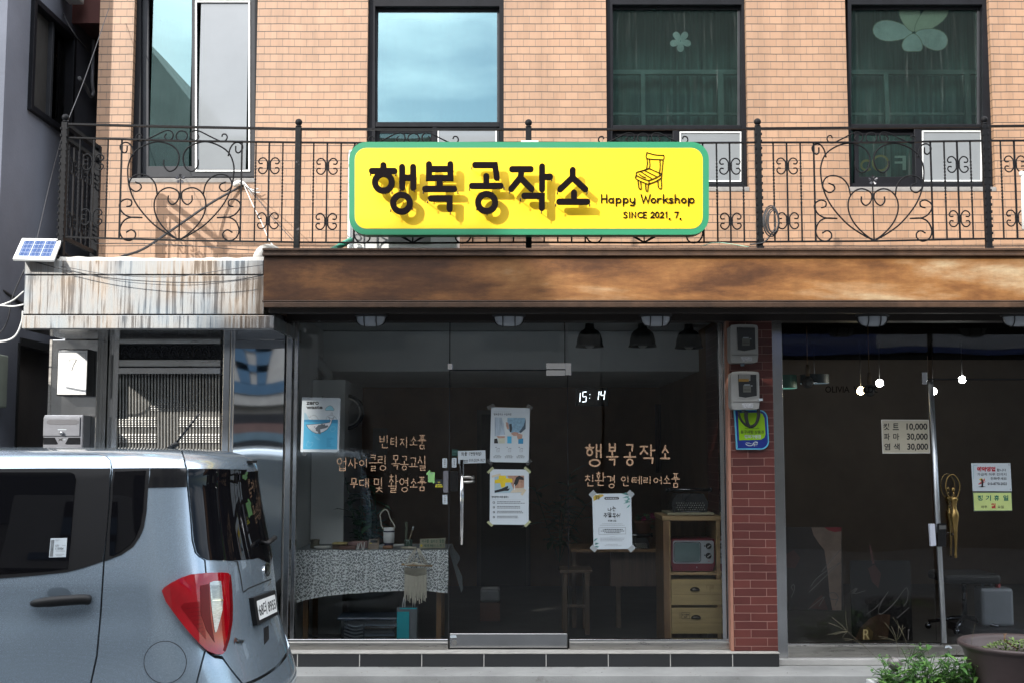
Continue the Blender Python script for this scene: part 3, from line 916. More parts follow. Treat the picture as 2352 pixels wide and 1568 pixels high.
# ---------------------------------------------------------------- rusty canopy over the shops
YF = -.85
CX0, CX1 = pt(605, 640, YF)[0], 6.4
zt, zb = pt(1400, 572, YF)[1], pt(1400, 690, YF)[1]
m = MB(); m.box(CX0, CX1, YF, YF + .05, zb, zt - .055, RUST)
can = m.build('canopy_fascia', bld, bevel=.003)
m = MB()
for a, b, d in ((0, .018, .035), (.020, .036, .024), (.038, .054, .034)):
    m.box(CX0 - .004, CX1, YF - d, YF + .6, zt - b, zt - a, RUSTD)
m.build('canopy_top_trim', bld, bevel=.003)
m = MB()
m.box(CX0 - .004, CX1, YF - .012, YF + .05, zb - .012, zb - .001, RUSTD)
m.box(CX0 + .01, CX1, YF - .02, YF + .05, zb - .052, zb - .016, RUSTD)
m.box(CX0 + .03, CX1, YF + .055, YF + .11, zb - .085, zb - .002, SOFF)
m.build('canopy_lower_trim', bld, bevel=.003)
m = MB()
gz = pt(1200, 735, 0)[1]
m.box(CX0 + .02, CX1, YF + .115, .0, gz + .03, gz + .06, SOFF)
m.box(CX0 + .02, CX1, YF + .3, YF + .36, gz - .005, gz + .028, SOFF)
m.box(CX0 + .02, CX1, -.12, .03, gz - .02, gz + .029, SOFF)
m.box(CX0 + .012, CX0 + .03, YF + .055, YF + .80, zb - .04, zt - .06, RUSTD)
m.build('canopy_soffit', bld)
m = MB(); m.box(CX0 + .02, WR, YF + .1, YW, zt - .10, zt - .065, CONC); m.build('balcony_floor', bld)

# ---------------------------------------------------------------- shopfront: plinth, sills, posts, glass, door
GY = 0.0
fg = Fr(ID, GY)
X = lambda px, py=1100, Y=0: pt(px, py, Y)[0]
Z = lambda py, Y=0: pt(1176, py, Y)[1]
m = MB(); m.box(-2.2, X(1790, 1500, -.15), -.15, .058, .0885, Z(1497, -.15) - .012, MATS['plinth_tile'])
m.build('plinth', bld, bevel=.004)
m = MB(); m.box(-2.2, X(1790, 1500, -.15), -.156, .058, Z(1497, -.15) - .011, Z(1497, -.15), CREAM)
m.build('plinth_grout', bld, bevel=.003)
m = MB(); m.box(X(1790, 1500, -.15) + .002, WR, -.10, .056, .0885, .136, CONC); m.build('salon_step', bld, bevel=.006)
sillz, sillt = Z(1497, -.15), Z(1466)
m = MB()
m.box(X(662), X(1032) - .002, -.035, .05, sillz + .002, sillt - .02, STEELB)
m.box(X(1306), X(1672), -.035, .05, sillz + .002, sillt - .02, STEELB)
m.box(X(662), X(1032) - .002, -.015, .05, sillt - .018, sillt, STEEL)
m.box(X(1306), X(1672), -.015, .05, sillt - .018, sillt, STEEL)
pieces(m, 'shopfront_sill', bld, .003)
m = MB()
m.box(X(655), X(668), -.03, .06, sillz + .002, gz - .02, STEEL)
m.box(X(672), X(681), -.012, .05, sillt, gz - .02, STEEL)
m.box(X(1654), X(1664), -.012, .05, sillt, gz - .02, STEEL)
m.box(X(1665), X(1676), -.03, .06, sillz + .002, gz - .02, STEEL)
pieces(m, 'shopfront_post', bld, .003)
def plate(x0, y0, x1, y1, m=SHOPG, name='window_pane', par=bld, yy=GY, th=.01):
    mb = MB(); mb.box(X(x0, (y0 + y1) / 2), X(x1, (y0 + y1) / 2), yy, yy + th, Z(y1), Z(y0), m)
    return mb.build(name, par)
gl_l = plate(681, 735, 1030.5, 1466); gl_l['label'] = 'fixed glass pane left of the door'
gl_t = plate(1033, 733, 1297, 847); gl_t['label'] = 'glass transom pane above the door'
gl_r = plate(1306, 733, 1655, 1466); gl_r['label'] = 'fixed glass pane right of the door'
m = MB()
m.box(X(1030.6), X(1032.8), -.001, .011, sillt, gz, BLACK)
m.box(X(1297.4), X(1299.6), -.001, .011, Z(846), gz, BLACK)
m.box(X(1303.6), X(1305.4), -.001, .011, Z(1487), Z(846), BLACK)
m.box(X(1033), X(1303), -.001, .011, Z(851), Z(848), BLACK)
pieces(m, 'glazing_joint', bld)
m = MB()
m.box(X(1027), X(1038), -.012, .024, Z(848), Z(834), CHROME)
m.build('glass_clamp', bld, bevel=.002)
m = MB(); m.box(X(1033.5, 1150), X(1302.5, 1150), .004, .016, Z(1453), Z(852), SHOPG)
door = m.build('glass_door', bld)
m = MB(); m.box(X(1033, 1470), X(1303, 1470), -.016, .036, Z(1486), Z(1453), STEEL); m.build('bottom_rail', door, bevel=.003)
m = MB(); m.box(X(1030, 1470), X(1305, 1470), -.02, .05, sillz - .004, Z(1487.5), BLACK); m.build('threshold', door)
m = MB(); m.box(X(1255), X(1300), -.018, .03, Z(847), Z(833), CHROME); m.box(X(1255), X(1299), -.018, .03, Z(862), Z(849), CHROME); m.box(X(1299.5), X(1313), -.016, .03, Z(861), Z(833), CHROME); pieces(m, 'patch_fitting', door, .002)
m = MB(); fh = Fr(e2, -.075)
m.tube([fh.v(385, 722), fh.v(385, 1610)], 20 * fh.s, CHROME, 16)
m.build('pull_handle', door)
m = MB()
for yy in (905, 955):
    m.tube(cr([fh.v(390, yy, .0), fh.v(470, yy, .0), fh.v(500, yy + (12 if yy < 920 else -10), .02), fh.v(502, yy, .07)], 5), 15 * fh.s, STEELB, 10)
pieces(m, 'handle_bracket', door)
fl_ = Fr(e2, -.02)
m = MB()
m.frect(fl_, 262, 842, 348, 1055, GLOSSB, 0, .03)
m.build('digital_lock', door, bevel=.004)
m = MB(); m.frect(fl_, 191, 838, 242, 1065, mat('grey_plastic', (.17, .17, .19), .35), 0, .03); m.build('lock_strike', bld, bevel=.008)
m = MB(); m.fdisc(Fr(d1, -.018), 1353, 1260, 20, 20, STEELB, 0, .01); m.build('floor_lock', door)
m = MB(); m.fpoly(Fr(d1, -.0175), [(1320, 1205), (1366, 1203), (1372, 1222), (1325, 1225)], PAPER, 0); m.build('rail_sticker', door)

# ---------------------------------------------------------------- brick pillar between the shop and the salon
m = MB()
px0, px1 = X(1680, 1110, -.1), X(1780, 1110, -.1)
m.box(px0, px1, -.1, 1.0, sillz + .002, gz + .02, MATS['maroon_tile'])
m.build('tiled_pillar', bld, bevel=.004)
m = MB(); m.box(px0 - .022, px0 - .001, -.104, .06, sillz + .002, gz + .02, mat('salmon_edge_trim', (.40, .19, .13), .6)); m.build('pillar_edge_trim', bld)
m = MB(); m.box(px1 + .004, X(1800, 1110, -.02), -.06, .06, .13, gz - .02, STEEL); m.build('salon_post', bld, bevel=.003)
# salon front
sz0, sz1 = Z(1505, 0), Z(1476, 0)
m = MB()
m.box(X(1800, 1490), X(2164, 1490), -.03, .05, .140, sz1 - .016, STEELB)
m.box(X(1800, 1490), X(2164, 1490), -.012, .05, sz1 - .014, sz1, STEEL)
m.build('salon_sill', bld, bevel=.003)
sg = plate(1801, 734, 2140, 1476, SHOPG); sg['label'] = 'salon shop window pane'
st = plate(2143, 734, 2700, 868, SHOPG); st['label'] = 'salon transom pane'
m = MB(); m.box(X(2129), X(2700), -.003, .012, Z(872), Z(868.5), BLACK); m.build('salon_transom_joint', bld)
m = MB(); m.box(X(2124), X(2136), -.012, .024, Z(882), Z(854), STEEL); m.build('salon_clamp', bld, bevel=.002)
m = MB(); m.box(X(2152), X(2560), .006, .016, Z(1478), Z(874), SHOPG)
sdoor = m.build('salon_door', bld)
m = MB(); fs = Fr(d3, -.02)
a, b = fs.v(1333, 690), Fr(d4, -.02).v(1465, 1262)
m.tube([a, b], .022, mat('worn_alu_edge', (.50, .53, .56), .35, .85, .1, 5, dirt=((.30, .22, .14), .3, 5)), 4, up=(1, 1, 0))
m.build('door_edge_profile', sdoor)
m = MB(); m.box(X(2160, 1490), X(2560, 1490), -.02, .035, Z(1502), Z(1479), STEELB); m.build('door_bottom_rail', sdoor, bevel=.003)
m = MB(); fq = Fr(e7, -.0235); m.fdisc(fq, 1458, 678, 24, 24, STEEL, 0, .01)
m.fstroke(fq, [(1425, 612), (1440, 602), (1465, 602), (1488, 616)], 22, PAPER, .5); m.build('door_floor_lock', sdoor)
m = MB(); fq = Fr(e6, -.05); m.frect(fq, 335, 940, 436, 1218, GLOSSB, 0, .03); m.frect(fq, 352, 962, 436, 1008, STEEL, 1); m.build('door_lock', sdoor, bevel=.003)
m = MB(); m.fpoly(fq, [(235, 945), (300, 942), (316, 1205), (252, 1212)], mat('pale_lock_case', (.55, .58, .66), .4), 0, .03); m.build('lock_keep', sg, bevel=.003)
# the two figure shaped pulls
BRASS = mat('aged_brass', (.30, .20, .075), .3, 1, .35, 8, rvar=.12)
def figure(dx, dy, fy, nm):
    fr = Fr(e6, fy)
    V = lambda x, y, d=0: fr.v(x + dx, y + dy, d)
    mb = MB()
    tor = [(540, 600, 8), (538, 618, 30), (535, 640, 46), (533, 665, 40), (533, 700, 30), (535, 740, 24), (538, 775, 30), (541, 810, 44), (543, 845, 48), (543, 880, 45), (543, 930, 36), (545, 1000, 28), (547, 1060, 25), (550, 1130, 20), (552, 1200, 16), (552, 1270, 13), (551, 1310, 15), (551, 1352, 16)]
    mb.tube([V(a, b) for a, b, r in tor], 0, BRASS, 12, rad=[r * fr.s for a, b, r in tor])
    mb.tube(cr([V(505, 640), V(468, 610), V(437, 540), V(432, 470), V(450, 395), V(490, 355), V(530, 353), V(570, 395), V(597, 460), V(597, 540), V(575, 610), V(560, 640)], 5), 6.5 * fr.s, BRASS, 8)
    mb.tube([V(540, 605), V(522, 560)], 6 * fr.s, BRASS, 8)
    mb.ball(V(520, 530), 22 * fr.s, BRASS, 10, 1.3)
    mb.tube([V(550, 1075, 0), V(550, 1075, .06)], 24 * fr.s, CHROME, 12)
    return mb.build(nm, sdoor)
figure(0, 0, -.07, 'figure_pull')
figure(-62, -8, .075, 'figure_pull')
TAN = mat('tan_vinyl_lettering', (.55, .34, .205), .55, 0, .06)
f_ = Fr(ID, -.0015)
for tx, bx, wd in (('빈티지소품', [(872, 999, 894, 1028), (897, 1001, 914, 1025), (919, 1003, 938, 1026), (942, 1001, 958, 1022), (960, 998, 979, 1030)], 1.9), ('업사이클링', [(774, 1050, 797, 1080), (800, 1051, 822, 1074), (826, 1053, 846, 1072), (848, 1043, 867, 1080), (868, 1045, 889, 1079)], 1.9),
                   ('목공교실', [(900, 1044, 918, 1077), (920, 1046, 938, 1078), (940, 1049, 959, 1072), (960, 1046, 980, 1079)], 1.9), ('무대', [(805, 1096, 821, 1120), (825, 1098, 848, 1118)], 1.9), ('및', [(859, 1096, 881, 1128)], 1.9), ('촬영소품', [(892, 1090, 915, 1130), (918, 1096, 939, 1128), (942, 1098, 958, 1119), (960, 1094, 979, 1126)], 1.9)):
    hand_parts('vinyl_letter', gl_l, f_, tx, bx, wd, TAN)
f8 = Fr(c8, -.0015)
for tx, bx, wd in (('행복공작소', [(262, 1155, 385, 1315), (420, 1150, 500, 1308), (548, 1152, 630, 1308), (665, 1158, 780, 1295), (818, 1160, 882, 1265)], 12), ('친환경', [(260, 1378, 330, 1462), (335, 1360, 410, 1458), (420, 1383, 482, 1474)], 6.5),
                   ('인테리어소품', [(526, 1390, 588, 1460), (602, 1388, 680, 1446), (690, 1390, 752, 1446), (766, 1394, 828, 1446), (838, 1383, 886, 1444), (898, 1366, 956, 1472)], 6)):
    hand_parts('vinyl_letter', gl_r, f8, tx, bx, wd, TAN)
m = MB(); m.ftext(Fr(d3, -.0015), 'OLIVIA  WILDE', 555, 725, 942, 772, mat('deep_black_vinyl', (.002, .002, .002), .8, 0, .05, spec=.05), 1, .014); m.build('vinyl_lettering', sg)
m = MB(); fr_ = Fr(e7, -.0015); LIME = mat('pale_gold_vinyl', (.26, .20, .09), .5)
m.ftext(fr_, 'R', 452, 398, 528, 518, LIME, 1); m.build('vinyl_lettering', sg); m = MB(); m.fstroke(fr_, [(985, 520), (985, 402), (1000, 402)], 6, mat('dim_vinyl', (.10, .09, .085), .5), 1)
m.build('vinyl_lettering', sg); m = MB()
WSC = mat('scratched_white_script', (.07, .068, .066), .6)
f4 = Fr(d4, -.0015)
for p in ([(540, 725), (620, 630), (685, 558)], [(460, 835), (490, 790), (540, 745), (680, 655), (600, 730), (445, 880)], [(440, 1010), (500, 960), (560, 915), (520, 985)], [(640, 985), (665, 920), (640, 885), (600, 890), (610, 930), (660, 935)],
          [(745, 890), (800, 848), (770, 888), (812, 852), (790, 890), (870, 868)], [(880, 1045), (960, 985), (1045, 872), (990, 960), (970, 1030), (1000, 1040), (1090, 960), (1180, 845), (1190, 930), (1160, 985)], [(1110, 1075), (1200, 995)], [(325, 865), (310, 840), (330, 822), (335, 860), (310, 920)]):
    m.fstroke(f4, p, 4, WSC, 1, smooth=5)
m.build('vinyl_script', sg)

# ---------------------------------------------------------------- steel clad entrance porch at the left
YP = -.80
fp = Fr(c5, YP)
por = thing('entrance_porch', 'stainless steel gate porch with lime streaked canopy left of the shop', 'porch', (-2.7, -.2, 0))
m = MB()
bands = ((247, 345, 172, 1836, 0), (353, 622, 166, 1840, .004), (632, 723, 157, 1912, -.012))
for y0, y1, xa, xb, dy in bands:
    a, b = fp.p(xa, (y0 + y1) / 2), fp.p(xb, (y0 + y1) / 2)
    z0, z1 = fp.p(500, y1)[1], fp.p(500, y0)[1]
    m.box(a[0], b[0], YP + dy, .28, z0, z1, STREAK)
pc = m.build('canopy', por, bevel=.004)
m = MB()
for y0, y1 in ((345, 353), (622, 632)):
    a, b = fp.p(170, y0), fp.p(1838, y1)
    m.box(a[0] + .006, b[0] - .006, YP + .02, .25, b[1] - .001, a[1] + .001, BLACK)
pieces(m, 'canopy_seam', por)
m = MB()
a, b = fp.p(390, 240), fp.p(1835, 240)
zt0 = fp.p(500, 246)[1]
def slab(u, v):
    x = a[0] + (b[0] - a[0]) * u
    h = .026 + .006 * sin(u * 7 + .5) + .004 * sin(u * 23) * sin(u * 5) + .003 * sin(u * 61 + 2 * sin(u * 9))
    yy = [YP + .012, YP + .02, YP + .06, .42][int(round(v * 3))]
    return (x, yy, zt0 + [0, h * .85, h, h][int(round(v * 3))])
m.grid(slab, 120, 3, CREAM, False)
m.build('canopy_mortar_bed', por)
m = MB()
fz = fp.p(500, 723)[1]
m.box(fp.p(165, 700)[0], fp.p(1905, 700)[0], YP + .01, .28, fz - .006, fz + .02, STEEL)
m.build('canopy_soffit', por)
# left pier
m = MB(); a, b = pt(113, 900, -.02)[0], pt(222, 900, -.02)[0]
m.box(a, b, -.02, .4, .0885, fz - .006, STEEL); m.build('pier', por, bevel=.006)
m = MB(); m.box(a - .006, a + .012, -.026, .1, .0885, fz - .008, STEELB); m.build('pier_edge', por)
# gate frame
Yg = .12
fgte = Fr(c5, Yg)
def fbox(mb, fr, x0, y0, x1, y1, th, mt, dy=0):
    p, q = fr.p(x0, (y0 + y1) / 2), fr.p(x1, (y0 + y1) / 2)
    mb.box(p[0], q[0], fr.Y + dy, fr.Y + dy + th, fr.p(500, y1)[1], fr.p(500, y0)[1], mt)
ZB = 2740                                        # c5 row of the gate foot
m = MB()
fbox(m, fgte, 650, 772, 1650, 806, .22, STEELB, -.06)
for x0, x1, dy in ((655, 690, -.04), (697, 722, .0), (727, 762, .02), (1590, 1618, .0), (1622, 1648, -.05)):
    fbox(m, fgte, x0, 806, x1, ZB, .12, STEEL, dy)
m.build('gate_frame', por, bevel=.004)
gate = MB()
for x0, x1 in ((764, 804), (1537, 1586)):
    fbox(gate, fgte, x0, 808, x1, ZB, .05, STEEL)
for y0, y1 in ((808, 827), (936, 984), (990, 1036), (1900, 1980), (2660, 2738)):
    fbox(gate, fgte, 805, y0, 1536, y1, .05, STEELB if y0 < 950 else STEEL, .002)
gt = gate.build('steel_gate', por, bevel=.004)
m = MB(); fbox(m, fgte, 806, 828, 1535, 935, .01, BLACK, .03); fbox(m, fgte, 806, 1037, 1535, 1899, .01, mat('dark_steel_backing', (.10, .095, .09), .4, .6), .045); fbox(m, fgte, 806, 1981, 1535, 2659, .02, STEELB, .02); m.build('backing', gt)
DKST = mat('dark_cast_ornament', (.045, .045, .05), .4, .6)
m = MB(); fo = Fr(c5, Yg + .02)
for i in range(6):
    cx = 905 + 111 * i
    for s_ in (-1, 1):
        for q in ([(0, 925), (8, 895), (22, 875), (38, 880), (36, 898), (26, 893)], [(0, 880), (12, 858), (30, 846), (44, 858), (52, 880)], [(0, 850), (10, 838), (24, 843)], [(6, 928), (30, 915), (42, 925)], [(50, 892), (56, 884), (62, 892), (56, 898)]):
            m.tube([fo.v(cx + s_ * x, y) for x, y in [tuple(p)[:2] for p in cr([Vector((a_, b_, 0)) for a_, b_ in q], 3)]], 4.5 * fo.s, DKST, 5)
    m.tube([fo.v(cx, 840), fo.v(cx, 930)], 6 * fo.s, DKST, 5)
m.build('palmette_frieze', gt)
m = MB(); fo = Fr(c5, Yg + .02)
nr = 33
RODS = mat('dull_steel_rods', (.36, .355, .34), .36, .9, .2, 9)
for i in range(nr):
    x = 815 + i * 22.3
    pts, rad = [], []
    k = abs(i - 16) / 16
    arch = 1215 + 70 * min(1, k * 2.4) ** 2
    y = 1036
    while y < 1905:
        r = 8.2
        if y > arch and (y % 112) < 62 and not (k < .22 and y > 1310) and (y > 1300 or k < .36):
            r = 8.2 + 3.4 * abs(sin(y * pi / 15.5))
        pts.append(fo.v(x, y)); rad.append(r * fo.s)
        y += 4 if y > 1200 else 40
    m.tube(pts, 0, RODS, 7, rad=rad)
m.build('beaded_rods', gt)
# polished side panel right of the gate
m = MB(); fpn = Fr(ID, -.02)
p, q = fpn.p(538, 900), fpn.p(652, 900)
m.grid(lambda u, v: (p[0] + (q[0] - p[0]) * u, -.02 - .0012 * sin(v * 9 + 1) * sin(u * pi), .052 + (fz - .06) * v), 14, 60, mat('polished_panel', (.55, .55, .54), .03, 1, .04, 2))
m.box(p[0], q[0], .0, .06, .0885, fz - .008, STEEL)
m.build('polished_panel', por)
# number light box
LBX = mat('white_light_box', (.86, .86, .85), .35, 0, .02)
f7 = Fr(c5, -.16)
nb = MB()
fbox(nb, f7, 397, 862, 612, 1187, .14, BLACK)
nbt = nb.build('number_light_box', bevel=.006)
tag(nbt, 'white light box with the number 7 on the steel pier', 'sign')
m = MB(); fbox(m, f7, 405, 872, 605, 1178, .006, LBX, -.004); m.build('panel', nbt)
m = MB(); fr7 = Fr(c5, -.1645); GRN = mat('grey_numeral', (.16, .16, .165), .5)
m.fstroke(fr7, [(486, 948), (486, 936), (534, 936)], 3.5, GRN, 1); m.fstroke(fr7, [(533, 937), (512, 975), (500, 1012)], 5, GRN, 1.4)
for y0, y1, x0, x1 in ((888, 889.6, 414, 598), (1168, 1169.6, 414, 598)):
    m.frect(fr7, x0, y0, x1, y1, GREYINK, 1)
for x0 in (414, 597):
    m.frect(fr7, x0, 888, x0 + 1.4, 1169, GREYINK, 1)
m.build('numeral', nbt)
# letterbox
MBX = mat('grey_letterbox_steel', (.20, .205, .225), .38, .5, .1, 12, dirt=((.24, .24, .25), .3, 10))
f9 = Fr(c5, -.18)
lb = MB(); fbox(lb, f9, 298, 1320, 577, 1720, .16, MBX)
lbo = lb.build('letterbox', bevel=.01)
tag(lbo, 'grey metal letterbox hanging under the number light box', 'letterbox')
m = MB(); fbox(m, f9, 304, 1338, 560, 1468, .012, MBX, -.010); m.build('flap', lbo, bevel=.004)
m = MB(); fk = Fr(c5, -.192)
m.fpoly(fk, [(325 + 22, 1354), (545 - 18, 1354), (546, 1362), (546, 1378), (528, 1387), (347, 1387), (325, 1378), (325, 1362)], mat('dark_slot', (.10, .10, .11), .5), .5)
m.frect(fk, 403, 1420, 463, 1425, PAPER, .5); m.build('slot', lbo)
m = MB(); m.lathe([(.001, -.022), (.012, -.022), (.014, -.012), (.014, 0)], (fk.p(431, 1447)[0], -.19, fk.p(431, 1447)[1]), CHROME, 14, axis='Y'); m.build('lock', lbo)
m = MB(); fk = Fr(c5, -.181)
m.fpoly(fk, [(303, 1478), (382, 1478), (404, 1522), (392, 1526), (303, 1526)], GLOSSB, 1); m.fpoly(fk, [(560, 1478), (478, 1478), (454, 1522), (466, 1526), (560, 1526)], GLOSSB, 1); m.build('viewing_window', lbo)
m = MB()
m.fpoly(fk, [(405, 1480), (418, 1488), (440, 1480), (430, 1492), (440, 1504), (420, 1496), (405, 1505), (413, 1492)], INK, 1.2); m.frect(fk, 442, 1488, 458, 1496, GREYINK, 1.2); m.build('emblem', lbo)
# small wired box + blackout
# ---------------------------------------------------------------- grey neighbour at the far left
XG = -3.9
def gx(px, py):                                  # point on the neighbour's flank (plane X = XG)
    r = ray(px, py); t = XG / r.x
    return CY + r.y * t, CH + r.z * t
nb_ = thing('grey_building', 'grey rendered neighbour building with a dark window in its flank', 'building', (-6.5, 2, 0))
m = MB()
wy0, wy1 = gx(66, 150)[0], gx(166, 150)[0]
wz0, wz1 = gx(66, 255)[1], gx(66, 2)[1] + .06
dy0, dy1 = gx(41, 900)[0], gx(113, 900)[0] + .25
dz1 = gx(60, 790)[1]
ys = sorted({-.30, 9.0, wy0, wy1, dy0, dy1}); zz = sorted({0, dz1, wz0, wz1, 7.4})
for i in range(len(ys) - 1):
    for j in range(len(zz) - 1):
        a_, b_ = (ys[i] + ys[i + 1]) / 2, (zz[j] + zz[j + 1]) / 2
        if (wy0 < a_ < wy1 and wz0 < b_ < wz1) or (dy0 < a_ < dy1 and b_ < dz1):
            continue
        m.add([(XG, ys[i], zz[j]), (XG, ys[i + 1], zz[j]), (XG, ys[i + 1], zz[j + 1]), (XG, ys[i], zz[j + 1])], [(0, 1, 2, 3)], GREYW)
m.add([(XG, -.3, 0), (-9, -.3, 0), (-9, -.3, 7.4), (XG, -.3, 7.4)], [(0, 3, 2, 1)], GREYW)
m.add([(-9, -.3, 7.4), (XG, -.3, 7.4), (XG, 9, 7.4), (-9, 9, 7.4)], [(0, 1, 2, 3)], CONC)
m.add([(XG, 9, 0), (-9, 9, 0), (-9, 9, 7.4), (XG, 9, 7.4)], [(0, 1, 2, 3)], GREYW)
m.build('wall', nb_)
m = MB(); m.box(XG - .12, XG - .1, dy0 - .05, dy1 + .05, 0, dz1 + .05, DARKW); m.box(XG - .1, XG + .01, dy0 - .03, dy0, 0, dz1, BLACK); m.box(XG - .1, XG + .01, dy0, dy1, dz1 - .02, dz1 + .04, BLACK); m.build('side_door', nb_)
m = MB()
for (a_, b_, c_, d_) in ((wy0, wy0 + .05, wz0, wz1), (wy1 - .05, wy1, wz0, wz1), (wy0 + .05, wy1 - .05, wz0, wz0 + .05), (wy0 + .05, wy1 - .05, wz1 - .05, wz1)):
    m.box(XG - .1, XG + .035, a_, b_, c_, d_, ALU)
m.box(XG - .06, XG + .0, wy0 + (wy1 - wy0) * .5, wy0 + (wy1 - wy0) * .5 + .045, wz0 + .05, wz1 - .05, ALU2)
nw = m.build('window', nb_, bevel=.004)
m = MB(); ym = wy0 + (wy1 - wy0) * .5; m.box(XG - .045, XG - .037, wy0 + .05, ym, wz0 + .05, wz1 - .05, mat('insect_screen', (.03, .028, .026), .7, 0, .3, 3)); m.build('insect_screen', nw)
m = MB(); m.box(XG - .05, XG - .042, ym + .045, wy1 - .05, wz0 + .05, wz1 - .05, SHOPG); m.build('pane', nw)
m = MB(); m.box(XG - .05, XG - .046, wy0, wy1, wz0, wz1, mat('drawn_white_curtain', (.55, .57, .58), .8, 0, .3, 3, stretch=(1, 30, .5)))
m.box(XG - .6, XG - .58, wy0 - .2, wy1 + .2, wz0 - .1, wz1 + .1, DARKW)
m.V = [(v[0] - .05, v[1], v[2]) for v in m.V]; m.build('curtain', nw)
m = MB()
m.box(XG - .3, WL - .02, 1.05, 9, 5.50, 5.62, RUSTRED); m.box(XG - .3, WL - .02, 1.0, 1.045, 5.46, 5.8, RUSTRED)
for k in range(8):
    m.box(XG - .3, WL - .03, 1.6 + k * .8, 1.68 + k * .8, 5.42, 5.498, RUSTRED)
m.build('eave', nb_)
m = MB(); p_ = gx(5, 830)
m.box(XG + .004, XG + .05, p_[0] - .35, p_[0] + .0, 2.02, 2.42, mat('pale_green_meter_case', (.25, .28, .24), .5)); m.build('meter_case', nb_, bevel=.012)
m = MB()
for pts in ([(360, 160), (358, 240), (355, 330), (360, 370), (352, 386), (342, 375), (328, 345), (302, 312)],):
    P_ = []
    for x, y in pts:
        q = gx(*cv(.5757)(x, y)); P_.append(Vector((XG + .03, q[0], q[1])))
    m.tube(cr(P_, 5), .016, mat('grey_conduit', (.34, .34, .36), .7), 8)
m.build('conduit', nb_)
# ---------------------------------------------------------------- buildings across the street (behind the camera)
OPW = mat('opposite_grey_wall', (.20, .195, .18), .85, 0, .15, 1.2)
OPD = mat('opposite_dark_window', (.02, .022, .026), .12)
def block(name, label, x0, x1, y0, y1, h, mt, slope=0, rows=3):
    t_ = thing(name, label, 'building', ((x0 + x1) / 2, (y0 + y1) / 2, 0))
    mb = MB()
    if slope:
        mb.prism([(x0, 0), (x1, 0), (x1, h - slope), (x1 - slope * .75, h), (x0, h)], y0, y1, mt)
    else:
        mb.box(x0, x1, y0, y1, 0, h, mt)
    mb.build('wall', t_)
    n = max(2, int((x1 - x0) / 2.4))
    for r in range(rows):
        for k in range(n):
            xa = x0 + (k + .25) * (x1 - x0) / n
            q = MB(); q.box(xa, xa + (x1 - x0) / n * .5, y1 - .02, y1 + .03, 3.9 + r * 2.9 - (.5 if h < 8 else 0), 5.3 + r * 2.9 - (.5 if h < 8 else 0), OPD)
            if 5.4 + r * 2.9 < h:
                q.build('window', t_, bevel=.005)
    return t_
tb = block('tall_shade_building', 'tall unseen building behind the low shops, shaped to shade the shop front', -13.9, -7.1, -24, -16, 11.64, OPW, 2.4, 0)  # added behind the low shops; roofline set to shade the shop front
tb2 = block('stepped_building', 'plain building one step lower beside the tall one across the street', -30, -13.91, -24, -16, 10.75, OPW, 0, 3)
q = MB(); q.box(-13.55, -11.75, -16.5, -16, 11.645, 12.15, OPW); q.build('shade_parapet', tb)  # unseen raised block added to cast the shadow on the canopy fascia
q = MB(); q.box(-11.7, -7.3 - 2, -16.2, -16, 11.645, 11.66, OPW); q.build('added_roof_coping', tb)
lowb = block('low_shop_building', 'low beige rendered shop row across the street', -20, 1.5, -15.5, -11, 7.4, mat('opposite_beige_render', (.16, .155, .145), .85, 0, .2, 1.0), 0, 1)
q = MB(); q.box(-5.3, -3.3, -11.0 + .004, -10.85, 2.45, 3.75, mat('white_sign_board', (.26, .26, .255), .5)); sbd = q.build('sign_board', lowb, bevel=.01)
BLU = mat('blue_sign_paint', (.025, .075, .14), .5)
q = MB(); fsn = -10.845
def blk(mb, x0, x1, z0, z1, mt=BLU):
    mb.box(-x1, -x0, fsn, fsn + .03, z0, z1, mt)
for x0, x1, z0, z1 in ((4.12, 4.34, 2.85, 3.6), (4.5, 4.72, 2.85, 3.6), (4.12, 4.72, 3.42, 3.6), (4.12, 4.72, 3.08, 3.2), (3.7, 5.0, 2.66, 2.86)):
    blk(q, x0, x1, z0, z1)
q.build('sign_emblem', sbd)
q = MB(); q.box(-6.4, -2.4, -11.0 + .003, -10.97, .1, 2.3, OPD); q.build('shop_window', lowb)
q = MB(); q.box(-5.2, -3.6, -10.965, -10.95, 1.95, 2.12, mat('red_banner', (.10, .06, .055), .5)); q.box(-5.2, -3.6, -10.966, -10.951, 1.80, 1.95, mat('blue_banner', (.07, .12, .16), .5)); q.build('banner', lowb)
hb = block('high_office_building', 'dark four storey building across the street to the right', 1.55, 22, -22, -11, 11.2, mat('opposite_dark_wall', (.085, .085, .08), .8, 0, .2, 1), 0, 3)
q = MB(); q.box(4.5, 12, -10.997, -10.85, 3.3, 4.0, mat('dark_blue_sign_board', (.03, .05, .16), .5)); q.build('sign_board', hb)
q = MB(); q.box(6.2, 9.6, -10.848, -10.845, 3.4, 3.9, mat('dim_white_sign', (.30, .31, .34), .6)); q.build('sign_panel', hb)

